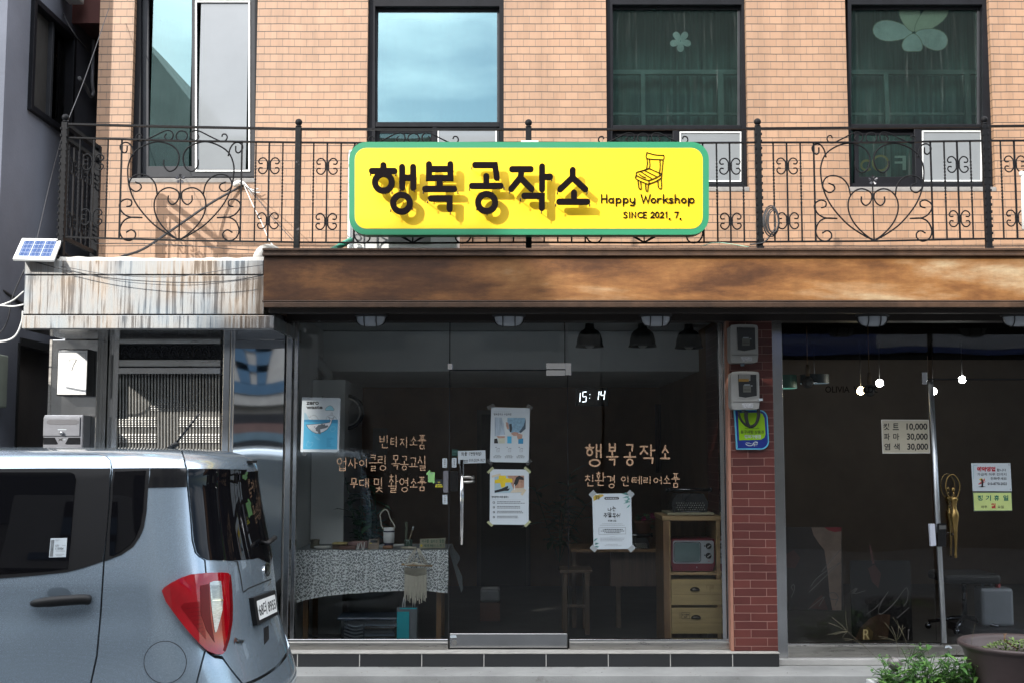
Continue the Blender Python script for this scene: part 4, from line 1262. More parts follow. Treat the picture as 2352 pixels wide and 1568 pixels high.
# ---------------------------------------------------------------- wrought iron balcony railing
YR = -.72
rail = thing('balcony_railing', 'black wrought iron balcony railing with heart scrolls and ball topped posts', 'railing', (0, YR, 3.06))
PX = [(150, 286, 317, 545), (686, 297, 328, 557), (1214, 298, 328, 557), (1740, 296, 328, 556), (2261, 291, 324, 549), (2786, 284, 318, 545)]
TOPS = [284 - 12, 288, 291, 287, 285, 280]
posts = []
for (px, yt, ym_, yb) in PX:
    posts.append((pt(px, yt, YR), pt(px, ym_, YR), pt(px, yb, YR)))
PZ = lambda k, i: posts[i][k][1]
for i, (px, yt, ym_, yb) in enumerate(PX):
    x = posts[i][0][0]
    m = MB()
    q = .021
    zb_ = zt - .02 if i else zt - .03
    m.box(x - q, x + q, YR - q, YR + q, zb_, PZ(0, i) + .012, IRONW if i in (1, 3) else IRON)
    if i == 0 or i > 2:
        z = zb_ + .05
        while z < PZ(0, i):                      # hammered notches along the edges
            for sx in (-1, 1):
                m.obox((x + sx * q, YR - q, z), (.006, 0, 0), (0, .006, 0), (0, 0, .010), IRON)
            z += .052
    po = m.build('post', rail, bevel=.003)
    m = MB(); m.lathe([(.014, 0), (.024, .006), (.012, .018)], (x, YR, PZ(0, i) + .012), IRON, 16); m.ball((x, YR, PZ(0, i) + .05), .026, IRON, 12); m.build('finial', po)
def bar(name, k, dz=0, hw=.010, hh=.005):
    for i in range(len(PX) - 1):
        a_, b_ = Vector((posts[i][k][0], YR, PZ(k, i) + dz)), Vector((posts[i + 1][k][0], YR, PZ(k, i + 1) + dz))
        mb = MB(); d = (b_ - a_)
        # the bar droops a little between posts
        mid = (a_ + b_) / 2 - Vector((0, 0, .006 * (1 if k else .4)))
        for p_, r_ in ((a_, mid), (mid, b_)):
            e_ = (r_ - p_) / 2
            mb.obox((p_ + r_) / 2, e_, (0, hw, 0), (0, 0, hh), IRON)
        mb.build(name, rail)
bar('top_rail', 0, 0, .014, .0065); bar('mid_rail', 1, 0, .012, .005); bar('bottom_rail', 2, 0, .012, .005)
BALF = [(.067, 1), (.126, 2), (.186, 1), (.245, 0), (.759, 0), (.819, 1), (.876, 2), (.934, 1)]
CEN = 705
HEART = [[(-95, 915), (-93, 950), (-65, 980), (-30, 965), (-13, 925), (-15, 880), (-40, 845), (-85, 822), (-145, 815), (-215, 840), (-265, 880), (-290, 940), (-292, 1000), (-278, 1080), (-235, 1170), (-150, 1268), (-65, 1328), (0, 1362)],
         [(-65, 1115), (-65, 1145), (-43, 1165), (-18, 1150), (-6, 1118), (-15, 1090), (-55, 1072), (-95, 1080), (-128, 1112), (-142, 1160), (-133, 1220), (-98, 1280), (-45, 1332), (0, 1362)],
         [(-250, 1040), (-222, 1052), (-217, 1075), (-245, 1093), (-277, 1072), (-282, 1042), (-262, 1008), (-222, 997), (-175, 1010), (-140, 1050), (-127, 1108)],
         [(-300, 838), (-302, 868), (-318, 876), (-335, 858), (-337, 835), (-315, 818), (-290, 824), (-270, 852), (-260, 895)],
         [(-295, 1178), (-270, 1170), (-268, 1145), (-295, 1135), (-325, 1150), (-333, 1178), (-310, 1215), (-270, 1235), (-205, 1238)],
         [(-205, 1238), (-270, 1237), (-310, 1260), (-328, 1310), (-310, 1352), (-272, 1365), (-243, 1347), (-242, 1320), (-265, 1306), (-292, 1320)]]
CREST = [[(-84, 762), (-95, 782), (-78, 800), (-55, 792), (-48, 768), (-62, 748), (-95, 748), (-160, 780), (-215, 805), (-240, 803), (-252, 785), (-245, 768), (-228, 766), (-222, 780)]]
U = .4028 * (YR - CY) / FPX                      # metres per c4 unit on the railing plane
def sc4(i, off, y):
    """railing-plane point in bay i: off = c4 units from the bay centre, y = c4 row"""
    cx = (posts[i][0][0] + posts[i + 1][0][0]) / 2
    k = (posts[i + 1][0][0] - posts[i][0][0]) / (521 * (YR - CY) / FPX)
    z0 = (PZ(1, i) + PZ(1, i + 1)) / 2 - .004
    z1 = (PZ(2, i) + PZ(2, i + 1)) / 2 - .004
    return Vector((cx + off * U * k, YR, z0 + (808 - y) / (1363 - 808) * (z0 - z1)))
SQ = .0052
def spiral_c(mb, c, sx, sy, h=46):
    """one C scroll of a four lobed rosette, sx: side"""
    q = [(-.25, .42), (-.62, .30), (-.80, .62), (-.55, .95), (-.12, .98), (.0, .55)]
    for s_ in (1, -1):
        P_ = [Vector((c.x + sx * (.06 - a_) * h * U, c.y, c.z + s_ * b_ * h * U)) for a_, b_ in [( -.62, .30), (-.98, .28), (-1.12, .60), (-.86, .95), (-.42, .98), (-.06, .55), (-.02, 0)]]
        mb.tube(cr(P_, 4), SQ, IRON, 6)
for i in range(len(PX) - 1):
    A, B = posts[i][0][0], posts[i + 1][0][0]
    for fr_k, kind in BALF:
        if i == 0 and fr_k == .067:
            pass
        x = A + (B - A) * fr_k
        t_ = (x - A) / (B - A)
        za = PZ(1, i) + (PZ(1, i + 1) - PZ(1, i)) * t_ - .006
        zb2 = PZ(2, i) + (PZ(2, i + 1) - PZ(2, i)) * t_ - .002
        m = MB()
        if kind == 1:
            pts, rad = [], []
            for k in range(91):
                s_ = k / 90
                tw = .18 < s_ < .62
                pts.append((x, YR, za + (zb2 - za) * s_)); rad.append(.0062 + (.0022 * sin(k * 2.1) if tw else 0))
            m.tube(pts, 0, IRON, 6, rad=rad)
        else:
            m.box(x - .0055, x + .0055, YR - .0055, YR + .0055, zb2, za, IRON)
        bo = m.build('baluster', rail)
        if kind == 2:
            for rr in (.235, .79):
                m = MB()
                c_ = Vector((x, YR - .004, za + (zb2 - za) * rr))
                for sx in (-1, 1):
                    spiral_c(m, c_ + Vector((sx * .006, 0, 0)), sx, 1)
                m.build('scroll', bo)
    m = MB()
    for cvp in HEART:
        for s_ in (1, -1):
            m.tube(cr([sc4(i, s_ * a_, b_) for a_, b_ in cvp], 5), SQ + .0006, IRON, 6)
    m.tube([sc4(i, 0, 1020), sc4(i, 0, 1362)], SQ, IRON, 6)
    m.build('heart_scroll', rail)
    m = MB()
    for cvp in CREST:
        for s_ in (1, -1):
            m.tube(cr([sc4(i, s_ * a_, b_ + 6) for a_, b_ in cvp], 5), SQ, IRON, 6)
    m.tube([sc4(i, 31 * cos(t), 782 + 29 * sin(t)) for t in [k * pi / 12 for k in range(24)]], SQ, IRON, 6, closed=True)
    m.build('crest_scroll', rail)
    m = MB()
    c_ = sc4(i, 0, 1024)
    for k in range(5):
        an = radians(90 + 72 * k)
        P_ = [(c_.x + r_ * cos(an + d_), YR - .012, c_.z + r_ * sin(an + d_)) for r_, d_ in ((.006, 0), (.024, .42), (.034, .26), (.036, 0), (.034, -.26), (.024, -.42))]
        m.add([(p[0], p[1] + (.006 if j in (0,) else -.004 if j == 3 else 0), p[2]) for j, p in enumerate(P_)], [(0, 1, 2, 3), (0, 3, 4, 5)], mat('flower_iron', (.05, .05, .055), .3, .6))
        m.add([(p[0], p[1] + .004, p[2]) for j, p in enumerate(P_)], [(3, 2, 1, 0), (5, 4, 3, 0)], IRON)
    m.build('iron_flower', rail)
# return of the railing to the back post
xs_ = posts[0][0][0]
YB_ = -.05
m = MB(); m.box(xs_ - .028, xs_ + .028, YB_ - .022, YB_ + .022, PZ(2, 0) - .08, PZ(0, 0) + .01, IRON)
for k in range(14):
    m.obox((xs_ + .028, YB_ - .022, PZ(2, 0) - .05 + k * .06), (.006, 0, 0), (0, .006, 0), (0, 0, .011), IRON)
m.build('post', rail, bevel=.003)
for k, nm, h_ in ((0, 'top_rail', .020), (1, 'mid_rail', .016), (2, 'bottom_rail', .012)):
    m = MB(); m.obox((xs_, (YR + YB_) / 2, PZ(k, 0)), (h_, 0, 0), (0, (YB_ - YR) / 2, 0), (0, 0, .014), IRON); m.build(nm, rail)
for k in range(6):
    y = YR + (YB_ - YR) * (k + 1) / 7
    m = MB()
    if k % 2:
        m.box(xs_ - .0055, xs_ + .0055, y - .0055, y + .0055, PZ(2, 0), PZ(1, 0), IRON)
    else:
        m.tube([(xs_, y, PZ(1, 0) + (PZ(2, 0) - PZ(1, 0)) * s_ / 60) for s_ in range(61)], 0, IRON, 6, rad=[.0062 + .0022 * sin(s_ * 2.1) for s_ in range(61)])
    bo = m.build('baluster', rail)
    if k % 2:
        m = MB()
        for rr in (.235, .79):
            c_ = Vector((xs_ - .004, y, PZ(1, 0) + (PZ(2, 0) - PZ(1, 0)) * rr))
            t0 = len(m.V)
            for sx in (-1, 1):
                spiral_c(m, c_ + Vector((sx * .006, 0, 0)), sx, 1)
            m.V[t0:] = [(c_.x - (v[1] - c_.y), c_.y + (v[0] - c_.x), v[2]) for v in m.V[t0:]]
        m.build('scroll', bo)

# ---------------------------------------------------------------- the shop sign
YS = -.93
fs5 = Fr(d5, YS)
sgn = thing('shop_sign', 'long yellow shop sign with green border and raised black Korean letters', 'sign', (fs5.p(1160, 360)[0], YS, fs5.p(1160, 635)[1]))
def rr_pts(fr, x0, y0, x1, y1, r, n=7):
    o = []
    for cx, cy, a0 in ((x1 - r, y0 + r, -90), (x1 - r, y1 - r, 0), (x0 + r, y1 - r, 90), (x0 + r, y0 + r, 180)):
        for k in range(n + 1):
            t = radians(a0 + 90 * k / n)
            o.append((cx + r * cos(t), cy + r * sin(t)))
    return o
SGRN = mat('green_sign_border', (.024, .20, .098), .35, 0, .03)
SYEL = mat('yellow_sign_face', (.90, .57, .010), .4, 0, .02)
SBRN = mat('dark_brown_letter', (.005, .003, .004), .7, 0, .05, spec=.06)
ORNG = mat('orange_letter_edge', (.55, .16, .01), .4)
m = MB(); m.fpoly(fs5, rr_pts(fs5, 70, 74, 2254, 637, 105), SGRN, 0, .10); m.build('border_panel', sgn, bevel=.003)
m = MB(); m.fpoly(fs5, rr_pts(fs5, 104, 110, 2218, 602, 72), mat('sign_edge_line', (.40, .38, .08), .4), 2, .0014); m.fpoly(fs5, rr_pts(fs5, 107, 113, 2215, 599, 70), SYEL, 4, .0014); m.build('yellow_face', sgn)
SW = 37
LET = {0: ([(278, 214), (278, 250)], [(208, 249), (345, 249)], ('c', 278, 318, 51), [(392, 225), (392, 350)], [(459, 225), (459, 350)], [(392, 290), (459, 290)], ('c', 388, 445, 51)),
       1: ([(555, 208), (555, 292), (685, 292), (685, 208)], [(555, 237), (685, 237)], [(620, 300), (620, 357)], [(531, 358), (708, 358)], [(566, 416), (680, 416), (680, 480)]),
       2: ([(835, 213), (956, 213), (967, 290)], [(903, 280), (903, 338)], [(816, 340), (990, 340)], ('c', 905, 441, 52)),
       3: ([(1060, 238), (1173, 238)], [(1118, 240), (1111, 288), (1055, 358)], [(1112, 292), (1178, 358)], [(1242, 222), (1242, 360)], [(1242, 285), (1290, 285)], [(1134, 400), (1241, 400), (1241, 473)]),
       4: ([(1428, 243), (1428, 288), (1352, 360)], [(1428, 290), (1505, 360)], [(1436, 380), (1436, 435)], [(1346, 436), (1517, 436)])}
STO = .10
for k, strokes in LET.items():
    m = MB(); fl = Fr(d5, YS - STO); e_ = 0
    for s_ in strokes:
        e_ += .5
        if s_[0] == 'c':
            m.fstroke(fl, [(s_[1] + s_[3] * cos(2 * pi * q / 28), s_[2] + s_[3] * sin(2 * pi * q / 28)) for q in range(28)], SW, SBRN, e_, True, .022 + e_ * .0007)
        else:
            m.fstroke(fl, list(s_), SW, SBRN, e_, False, .022 + e_ * .0007)
    m.build('raised_letter', sgn)
m = MB(); fl = Fr(d5, YS - STO)
for x, y in ((198, 262), (330, 372), (352, 262), (380, 355), (465, 360), (322, 480), (452, 470), (700, 232), (520, 370), (730, 370), (545, 428), (684, 496), (815, 222), (980, 292), (800, 350), (1010, 346), (845, 470), (908, 500), (1045, 370), (1185, 362), (1300, 292), (1110, 412), (1238, 490), (1335, 372), (1515, 372), (1325, 446), (1532, 446), (290, 372)):
    a_ = fl.v(x, y, .012)
    m = MB(); m.tube([a_, Vector((a_.x, YS - .002, a_.z))], .0022, ORNG, 5)
    m.tube([a_ + Vector((0, -.008, -.004)), a_ + Vector((0, -.006, -.022))], .004, BLACK, 6); m.build('letter_pin', sgn)
# hand lettered English line, the year and the chair emblem: thin raised strokes
def pen(mb, strokes, wd, k0, th=.005, mt=SBRN, sm=0):
    fl = Fr(d5, YS - .009); e_ = 0
    for s_ in strokes:
        e_ += .25
        cl = s_[-1] == 0
        mb.fstroke(fl, s_[:-1] if cl else s_, wd, mt, e_, cl, th, smooth=sm)
A_ = lambda cx, cy, r, a0, a1, n=9, ry=None: [(cx + r * cos(radians(a0 + (a1 - a0) * q / n)), cy + (ry or r) * sin(radians(a0 + (a1 - a0) * q / n))) for q in range(n + 1)]
m = MB()
HW = [[(1603, 394), (1603, 443)], [(1634, 394), (1634, 443)], [(1603, 419), (1634, 419)],
      A_(1660, 430, 13, 0, 360, 14)[:-1] + [0], [(1674, 415), (1674, 444)],
      [(1692, 416), (1692, 462)], A_(1706, 430, 13, 0, 360, 14)[:-1] + [0],
      [(1735, 416), (1735, 462)], A_(1749, 430, 13, 0, 360, 14)[:-1] + [0],
      [(1776, 416), (1777, 434), (1788, 443), (1802, 436), (1804, 416)], [(1804, 416), (1804, 448), (1796, 460), (1778, 458)],
      [(1843, 394), (1856, 443), (1870, 404), (1884, 443), (1898, 394)],
      A_(1917, 430, 13, 0, 360, 14)[:-1] + [0], [(1943, 417), (1943, 444)], [(1943, 428), (1952, 418), (1965, 418)],
      [(1978, 394), (1978, 444)], [(2002, 416), (1979, 432)], [(1986, 428), (2004, 444)],
      [(2034, 420), (2024, 416), (2014, 421), (2020, 429), (2032, 433), (2034, 440), (2024, 445), (2013, 441)],
      [(2049, 394), (2049, 444)], [(2049, 426), (2060, 417), (2072, 422), (2073, 444)],
      A_(2101, 430, 13, 0, 360, 14)[:-1] + [0], [(2130, 416), (2130, 462)], A_(2149, 430, 14, 0, 360, 14)[:-1] + [0]]
pen(m, HW, 8, 0)
YRS = [[(1758, 505), (1748, 499), (1738, 504), (1741, 513), (1755, 520), (1757, 529), (1748, 535), (1737, 531)], [(1773, 500), (1773, 534)], [(1787, 534), (1787, 500), (1809, 534), (1809, 500)], A_(1839, 517, 16, 45, 315, 10), [(1876, 500), (1858, 500), (1858, 534), (1876, 534)], [(1858, 517), (1873, 517)],
       [(1902, 506), (1912, 499), (1922, 506), (1919, 516), (1902, 533), (1923, 533)], A_(1940, 516, 10, 0, 360, 12, 17)[:-1] + [0], [(1960, 506), (1969, 499), (1979, 506), (1976, 516), (1959, 533), (1980, 533)], [(1992, 505), (1998, 499), (1998, 534)], [(2047, 500), (2069, 500), (2055, 534)]]
m.build('small_lettering', sgn); m = MB()
pen(m, YRS, 6.8, 0)
fl = Fr(d5, YS - .016)
m.fdisc(fl, 2016, 540, 6, 6, SBRN, .5, .012); m.fdisc(fl, 2082, 540, 6, 6, SBRN, .5, .012)
m.build('small_lettering', sgn)
m = MB()
CHAIR = [[(1877, 138), (1930, 152), (1980, 154)], [(1877, 138), (1874, 170), (1905, 178), (1945, 180), (1975, 182)], [(1980, 154), (1982, 170), (1975, 184)], [(1877, 174), (1880, 205), (1874, 240)], [(1892, 180), (1896, 215), (1890, 236)], [(1956, 184), (1958, 225), (1952, 268)], [(1976, 186), (1972, 230), (1968, 268)],
         [(1890, 234), (1850, 248), (1816, 258), (1812, 276)], [(1890, 234), (1930, 252), (1968, 268)], [(1812, 276), (1850, 296), (1888, 308)], [(1888, 308), (1930, 292), (1968, 270)], [(1812, 276), (1812, 298), (1885, 330), (1888, 308)], [(1885, 330), (1930, 314), (1966, 292)], [(1968, 268), (1966, 292)],
         [(1838, 252), (1870, 274), (1910, 298)], [(1862, 246), (1900, 266), (1940, 286)], [(1832, 270), (1850, 284), (1870, 290)], [(1822, 304), (1828, 350), (1838, 362), (1843, 352), (1838, 312)], [(1868, 328), (1872, 368), (1882, 372), (1886, 332)], [(1944, 304), (1946, 345), (1956, 358), (1966, 350), (1964, 296)]]
pen(m, CHAIR, 5.0, 0, .005, SBRN, 3)
m.build('chair_emblem', sgn)
m = MB()
for x in (300, 1165, 2050):
    a_ = fs5.v(x, 300, .10)
    m.box(a_.x - .02, a_.x + .02, YS + .1, YR - .012, a_.z - .02, a_.z + .02, IRON)
b0, b1 = fs5.p(1115, 76), fs5.p(1220, 54)
m.box(b0[0], b1[0], YS + .05, YR - .02, b0[1] - .02, b1[1], WHITEPL)
pieces(m, 'mounting_bracket', sgn)

# ---------------------------------------------------------------- air conditioner behind the sign
fa = Fr(ID, -.52)
a_, b_ = fa.p(797, 575), fa.p(1052, 344)
ac = MB(); ac.box(a_[0], b_[0], -.52, -.18, a_[1], b_[1], WHITEPL)
aco = ac.build('air_conditioner', bevel=.015)
tag(aco, 'white outdoor air conditioner unit standing on the balcony behind the shop sign', 'air conditioner')
m = MB(); m.box(a_[0] + .04, b_[0] - .2, -.523, -.519, a_[1] + .05, b_[1] - .06, mat('grey_fan_grille', (.25, .25, .25), .6)); m.build('fan_grille', aco)
m = MB()
for x in (a_[0] + .1, b_[0] - .16):
    m.box(x, x + .06, -.54, -.16, a_[1] - .05, a_[1], mat('grey_plastic_foot', (.3, .3, .3), .6))
pieces(m, 'foot', aco)
# ---------------------------------------------------------------- small solar panel on the porch roof
q4 = [(153, 93), (432, 97), (374, 244), (88, 237)]
Ysp = [-.72, -.72, -.92, -.92]
SP = [Vector((pt(*c5(*p), y)[0], y, pt(*c5(*p), y)[1])) for p, y in zip(q4, Ysp)]
up_ = (SP[1] - SP[0]).cross(SP[3] - SP[0]).normalized()
if up_.y > 0: up_ = -up_
def spq(u, v, h):
    return SP[0].lerp(SP[1], u).lerp(SP[3].lerp(SP[2], u), v) + up_ * h
def spbox(mb, u0, u1, v0, v1, h0, h1, mt):
    vs = [spq(u, v, h) for u in (u0, u1) for v in (v0, v1) for h in (h0, h1)]
    mb.add(vs, [(0, 1, 3, 2), (4, 6, 7, 5), (0, 4, 5, 1), (2, 3, 7, 6), (0, 2, 6, 4), (1, 5, 7, 3)], mt)
m = MB(); spbox(m, 0, 1, 0, 1, -.018, 0, WHITEPL)
spo = m.build('solar_panel', bevel=.002)
tag(spo, 'small tilted solar panel with white frame on the porch roof corner', 'solar panel')
m = MB(); spbox(m, .08, .92, .10, .90, .0005, .001, mat('solar_backing', (.45, .48, .52), .3))
SOLC = mat('blue_solar_cell', (.035, .07, .18), .2, 0, .25, 60, spec=.7)
for i in range(3):
    for j in range(4):
        spbox(m, .10 + i * .272, .10 + i * .272 + .25, .13 + j * .185, .13 + j * .185 + .17, .0012, .0018, SOLC)
for i in range(9):
    spbox(m, .135 + i * .0905, .138 + i * .0905, .12, .88, .002, .0022, mat('solar_busbar', (.5, .53, .58), .4))
m.build('cells', spo)
m = MB(); c_ = spq(.85, .3, -.02); m.tube([c_, (c_.x + .06, -.55, zt0 + .04)], .014, IRON, 8); c_ = spq(.9, .7, -.02); m.tube([c_, (c_.x + .05, -.60, zt0 + .03)], .012, IRON, 8); m.build('bracket', spo)

# ---------------------------------------------------------------- caged bulkhead lamps under the canopy
LAMPG = mat('frosted_lamp_glass', (.42, .45, .49), .3, 0, .1, 4, spec=.6)
def lamp_proto(loc):
    t_ = thing('bulkhead_lamp', 'oval caged lamp under the canopy', 'lamp', loc, 'caged lamps under the canopy')
    x, y, z = loc
    s_ = .108
    m = MB(); m.lathe([(1.16, 0), (1.16, -.10), (1.05, -.16), (.95, -.16)], (x, y, z), BLACK, 28, sc=(s_, s_ * .55)); m.V = [(v[0], v[1], z + (v[2] - z) * s_) for v in m.V]; m.build('base', t_)
    m = MB(); pr = [(.02, -.80), (.45, -.78), (.75, -.68), (.93, -.45), (1.0, -.16)]
    m.lathe(pr, (x, y, z), LAMPG, 28, sc=(s_, s_ * .55)); m.V = [(v[0], v[1], z + (v[2] - z) * s_) for v in m.V]; m.build('lamp_glass', t_)
    m = MB()
    for xx in (-.42, .42):
        w_ = sqrt(1 - xx * xx)
        m.tube(cr([(x + xx * s_, y - w_ * s_ * .6, z - .016), (x + xx * s_, y - w_ * s_ * .58, z - .05), (x + xx * s_, y - w_ * s_ * .3, z - .082), (x + xx * s_, y, z - .086), (x + xx * s_, y + w_ * s_ * .3, z - .082), (x + xx * s_, y + w_ * s_ * .58, z - .05), (x + xx * s_, y + w_ * s_ * .6, z - .016)], 4), .004, BLACK, 6)
    m.tube(cr([(x - s_ * 1.06, y, z - .016), (x - s_ * 1.02, y, z - .045), (x - s_ * .8, y, z - .072), (x - s_ * .4, y, z - .084), (x, y, z - .086), (x + s_ * .4, y, z - .084), (x + s_ * .8, y, z - .072), (x + s_ * 1.02, y, z - .045), (x + s_ * 1.06, y, z - .016)], 4), .004, BLACK, 6)
    m.build('cage', t_)
    return t_
YL = -.42
lz = gz - .008
lp = None
for px, lab in ((852, 'oval caged lamp above the glass pane with the wooden display table'), (1169, 'oval caged lamp above the glass shop door'), (1506, 'oval caged lamp in front of the black pendant lamps'), (2004, 'oval caged lamp above the salon window lettering'), (2337, 'oval caged lamp above the salon door, last under the canopy')):
    loc = (pt(px, 735, YL)[0], YL, lz)
    if lp is None:
        lp = lamp_proto(loc); lp['label'] = 'oval caged lamp above the pane with the lace covered table'
    else:
        copy_tree(lp, loc, lab)

# ---------------------------------------------------------------- electricity meters, voucher sign and cables on the tiled pillar
MCASE = mat('grey_meter_case', (.36, .36, .345), .5, 0, .08, 10, dirt=((.22, .21, .19), .35, 9))
MGL = mat('smoky_meter_window', (.030, .032, .034), .15, 0, .1)
def meter(nm, lab, x0, y0, x1, y1, extra):
    fr = Fr(e5, -.24)
    t_ = thing(nm, lab, 'electricity meter', (fr.p((x0 + x1) / 2, y1)[0], -.17, fr.p(x0, y1)[1]), 'electricity meters on the tiled pillar')
    wd, hh = x1 - x0, y1 - y0
    m = MB()
    o = [(x0 + 12, y0 + 8), (x0 + wd * .3, y0), (x0 + wd * .8, y0 + 2), (x1 - 8, y0 + 10), (x1, y0 + 30), (x1 + 4, y1 - 70), (x1 - 4, y1 - 14), (x1 - 24, y1 - 4), (x0 + 30, y1 - 2), (x0 + 8, y1 - 14), (x0 + 3, y1 - 60), (x0, y0 + 30)]
    m.fpoly(fr, o, MCASE, 0, .138); m.build('case', t_, bevel=.016, seg=3)
    m = MB(); m.fpoly(fr, [(x0 + wd * .22, y0 + 28), (x1 - 24, y0 + 30), (x1 - 18, y0 + hh * .66), (x0 + wd * .5, y0 + hh * .72), (x0 + wd * .25, y0 + hh * .69)], MCASE, 8, .006); m.build('bezel', t_, bevel=.004)
    m = MB(); m.fpoly(fr, [(x0 + wd * .23, y0 + 34), (x1 - 32, y0 + 36), (x1 - 26, y0 + hh * .64), (x0 + wd * .5, y0 + hh * .69), (x0 + wd * .27, y0 + hh * .66)], MGL, 10); wq = m.build('meter_window', t_)
    m = MB()
    PG_ = mat('dim_meter_plate', (.12, .125, .11), .5)
    m.frect(fr, x0 + wd * .42, y0 + hh * .36, x0 + wd * .70, y0 + hh * .55, PG_, 11); m.frect(fr, x0 + wd * .46, y0 + hh * .34, x0 + wd * .66, y0 + hh * .37, GREYINK, 11.5)
    m.frect(fr, x0 + wd * .44, y0 + hh * .47, x0 + wd * .68, y0 + hh * .50, mat('dim_meter_dial', (.07, .07, .06), .5), 12)
    m.fdisc(fr, x0 + wd * .73, y0 + hh * .38, 8, 7, GREYINK, 11)
    if extra:
        m.frect(fr, x0 + wd * .26, y0 + hh * .08, x0 + wd * .68, y0 + hh * .25, mat('grey_meter_label', (.22, .22, .21), .5), 11); m.frect(fr, x0 + wd * .26, y0 + hh * .20, x0 + wd * .62, y0 + hh * .27, mat('amber_strip', (.30, .17, .03), .5), 12)
    m.build('dial_plate', wq)
    m = MB(); m.fpoly(fr, [(x0 + 18, y0 + hh * .79), (x1 - 6, y0 + hh * .78), (x1 - 4, y0 + hh * .80), (x0 + 18, y0 + hh * .81)], mat('seam_grey', (.2, .2, .19), .6), 9); m.build('cover_seam', t_)
    m = MB(); m.fpoly(fr, [(x0 + wd * .37, y0 + hh * .83), (x0 + wd * .78, y0 + hh * .83), (x0 + wd * .78, y0 + hh * .95), (x0 + wd * .42, y0 + hh * .96)], mat('worn_label', (.50, .51, .52), .5, 0, .4, 90), 9); m.build('label_sticker', t_)
    m = MB(); c_ = fr.v(x0 + wd * .5, y1 + 6, .06); m.lathe([(.014, -.015), (.016, 0), (.016, .03)], c_, mat('blue_grey_gland', (.12, .16, .2), .5), 12); m.build('cable_gland', t_)
    return t_
meter('electricity_meter', 'grey electricity meter box at the top of the tiled pillar', 263, 150, 552, 550, False)
mt2 = meter('electricity_meter', 'grey electricity meter with an amber strip, below the other meter', 274, 635, 566, 1036, True)
m = MB(); fr = Fr(e5, -.27); m.frect(fr, 566, 920, 602, 944, PAPER, 0, .01); m.build('latch_tab', mt2)
fr = Fr(e5, -.13)
vs = thing('voucher_sign', 'green and blue wall plaque with Korean writing below the meters', 'sign', (fr.p(490, 1450)[0], -.115, fr.p(490, 1450)[1]))
def plaq(x0, y0, x1, y1, r):
    o = [(x0, y0)]
    o += [(x1 - r + r * sin(t), y0 + 4 + r - r * cos(t)) for t in [k * pi / 14 for k in range(8)]]
    o += [(x1 + 14 - r + r * cos(t), y1 - r + r * sin(t)) for t in [k * pi / 14 for k in range(8)]]
    o += [(x0 + 26, y1)]
    return o
m = MB(); m.fpoly(fr, plaq(304, 1036, 655, 1452, 85), mat('light_blue_edge', (.12, .48, .68), .35), 0, .028); m.fpoly(fr, plaq(316, 1044, 643, 1440, 78), mat('dark_blue_plaque', (.012, .03, .22), .35), 1, .0007); m.build('panel', vs)
m = MB(); m.fpoly(fr, [(343, 1070), (560, 1066), (600, 1080), (620, 1120), (632, 1290), (618, 1330), (580, 1350), (357, 1356)], mat('lime_green_plaque', (.26, .50, .012), .35), 2.4); m.build('green_field', vs)
m = MB()
m.ftext(fr, '동구사랑 상품권', 372, 1252, 614, 1286, INK, 4, .012); m.ftext(fr, '행복가맹점', 412, 1298, 582, 1336, PAPER, 4, .02)
m.frect(fr, 415, 1227, 565, 1231, INK, 4)
m.ftext(fr, '동구', 505, 1378, 552, 1418, PAPER, 4, .012); m.fstroke(fr, [(425, 1392), (445, 1408), (475, 1412), (498, 1402), (505, 1385), (525, 1372), (548, 1376)], 8, PAPER, 4, smooth=4)
m.frect(fr, 428, 1378, 465, 1382, PAPER, 4); m.frect(fr, 440, 1388, 485, 1392, PAPER, 4)
m.build('lettering', vs)
m = MB(); fr = Fr(e5, -.2)
for p in ([(350, 1045), (358, 1100), (390, 1160), (440, 1205), (490, 1208), (540, 1170), (562, 1110), (566, 1036)], [(425, 1045), (422, 1100), (432, 1160), (452, 1208), (485, 1212), (530, 1180), (552, 1110), (552, 1030)], [(440, 1050), (436, 1110), (450, 1180), (480, 1215), (525, 1195), (556, 1120), (558, 1000)]):
    m.tube(cr([fr.v(a_, b_) for a_, b_ in p], 5), .009, BLACK, 8)
tag(m.build('meter_cable'), 'loop of black cable drooping from the lower meter over the plaque', 'cable')

# ---------------------------------------------------------------- loose cables, hose, pipe on the front
def cable(name, lab, pts, r, mt, cat='cable', group=None, n=6):
    """pts: (px, py, Y)"""
    m = MB(); P_ = [Vector((pt(p[0], p[1], p[2])[0], p[2], pt(p[0], p[1], p[2])[1])) for p in pts]
    m.tube(cr(P_, n), r, mt, 7)
    return tag(m.build(name), lab, cat, group)
WHC = mat('white_cable', (.6, .6, .58), .5); BKC = mat('black_cable', (.018, .018, .02), .5); GRC = mat('grey_cable', (.055, .055, .06), .6)
cable('cable', 'white cable curving from the far left edge to the porch canopy foot', [(-40, 780, -.7), (5, 784, -.72), (35, 772, -.74), (50, 740, -.76), (53, 715, -.78)], .008, WHC)
cable('cable', 'white cable rising to the porch canopy, upper of the straight pair', [(-40, 716, -.6), (0, 702, -.66), (30, 690, -.74), (54, 670, -.80)], .006, WHC)
cable('cable', 'white cable lying nearly level at the porch canopy end', [(-40, 703, -.6), (0, 702, -.66), (30, 704, -.74), (54, 700, -.80)], .006, WHC)
cable('cable', 'thick dark cable sloping down behind the porch canopy', [(-40, 645, -.3), (0, 665, -.2), (30, 685, 0), (60, 706, .2)], .014, BKC)
cable('cable', 'grey cable hanging in a long curve behind the solar panel', [(250, 20, .3), (195, 180, -.2), (148, 300, -.7), (120, 400, -.5), (92, 520, -.5), (82, 560, -.55)], .0028, GRC)
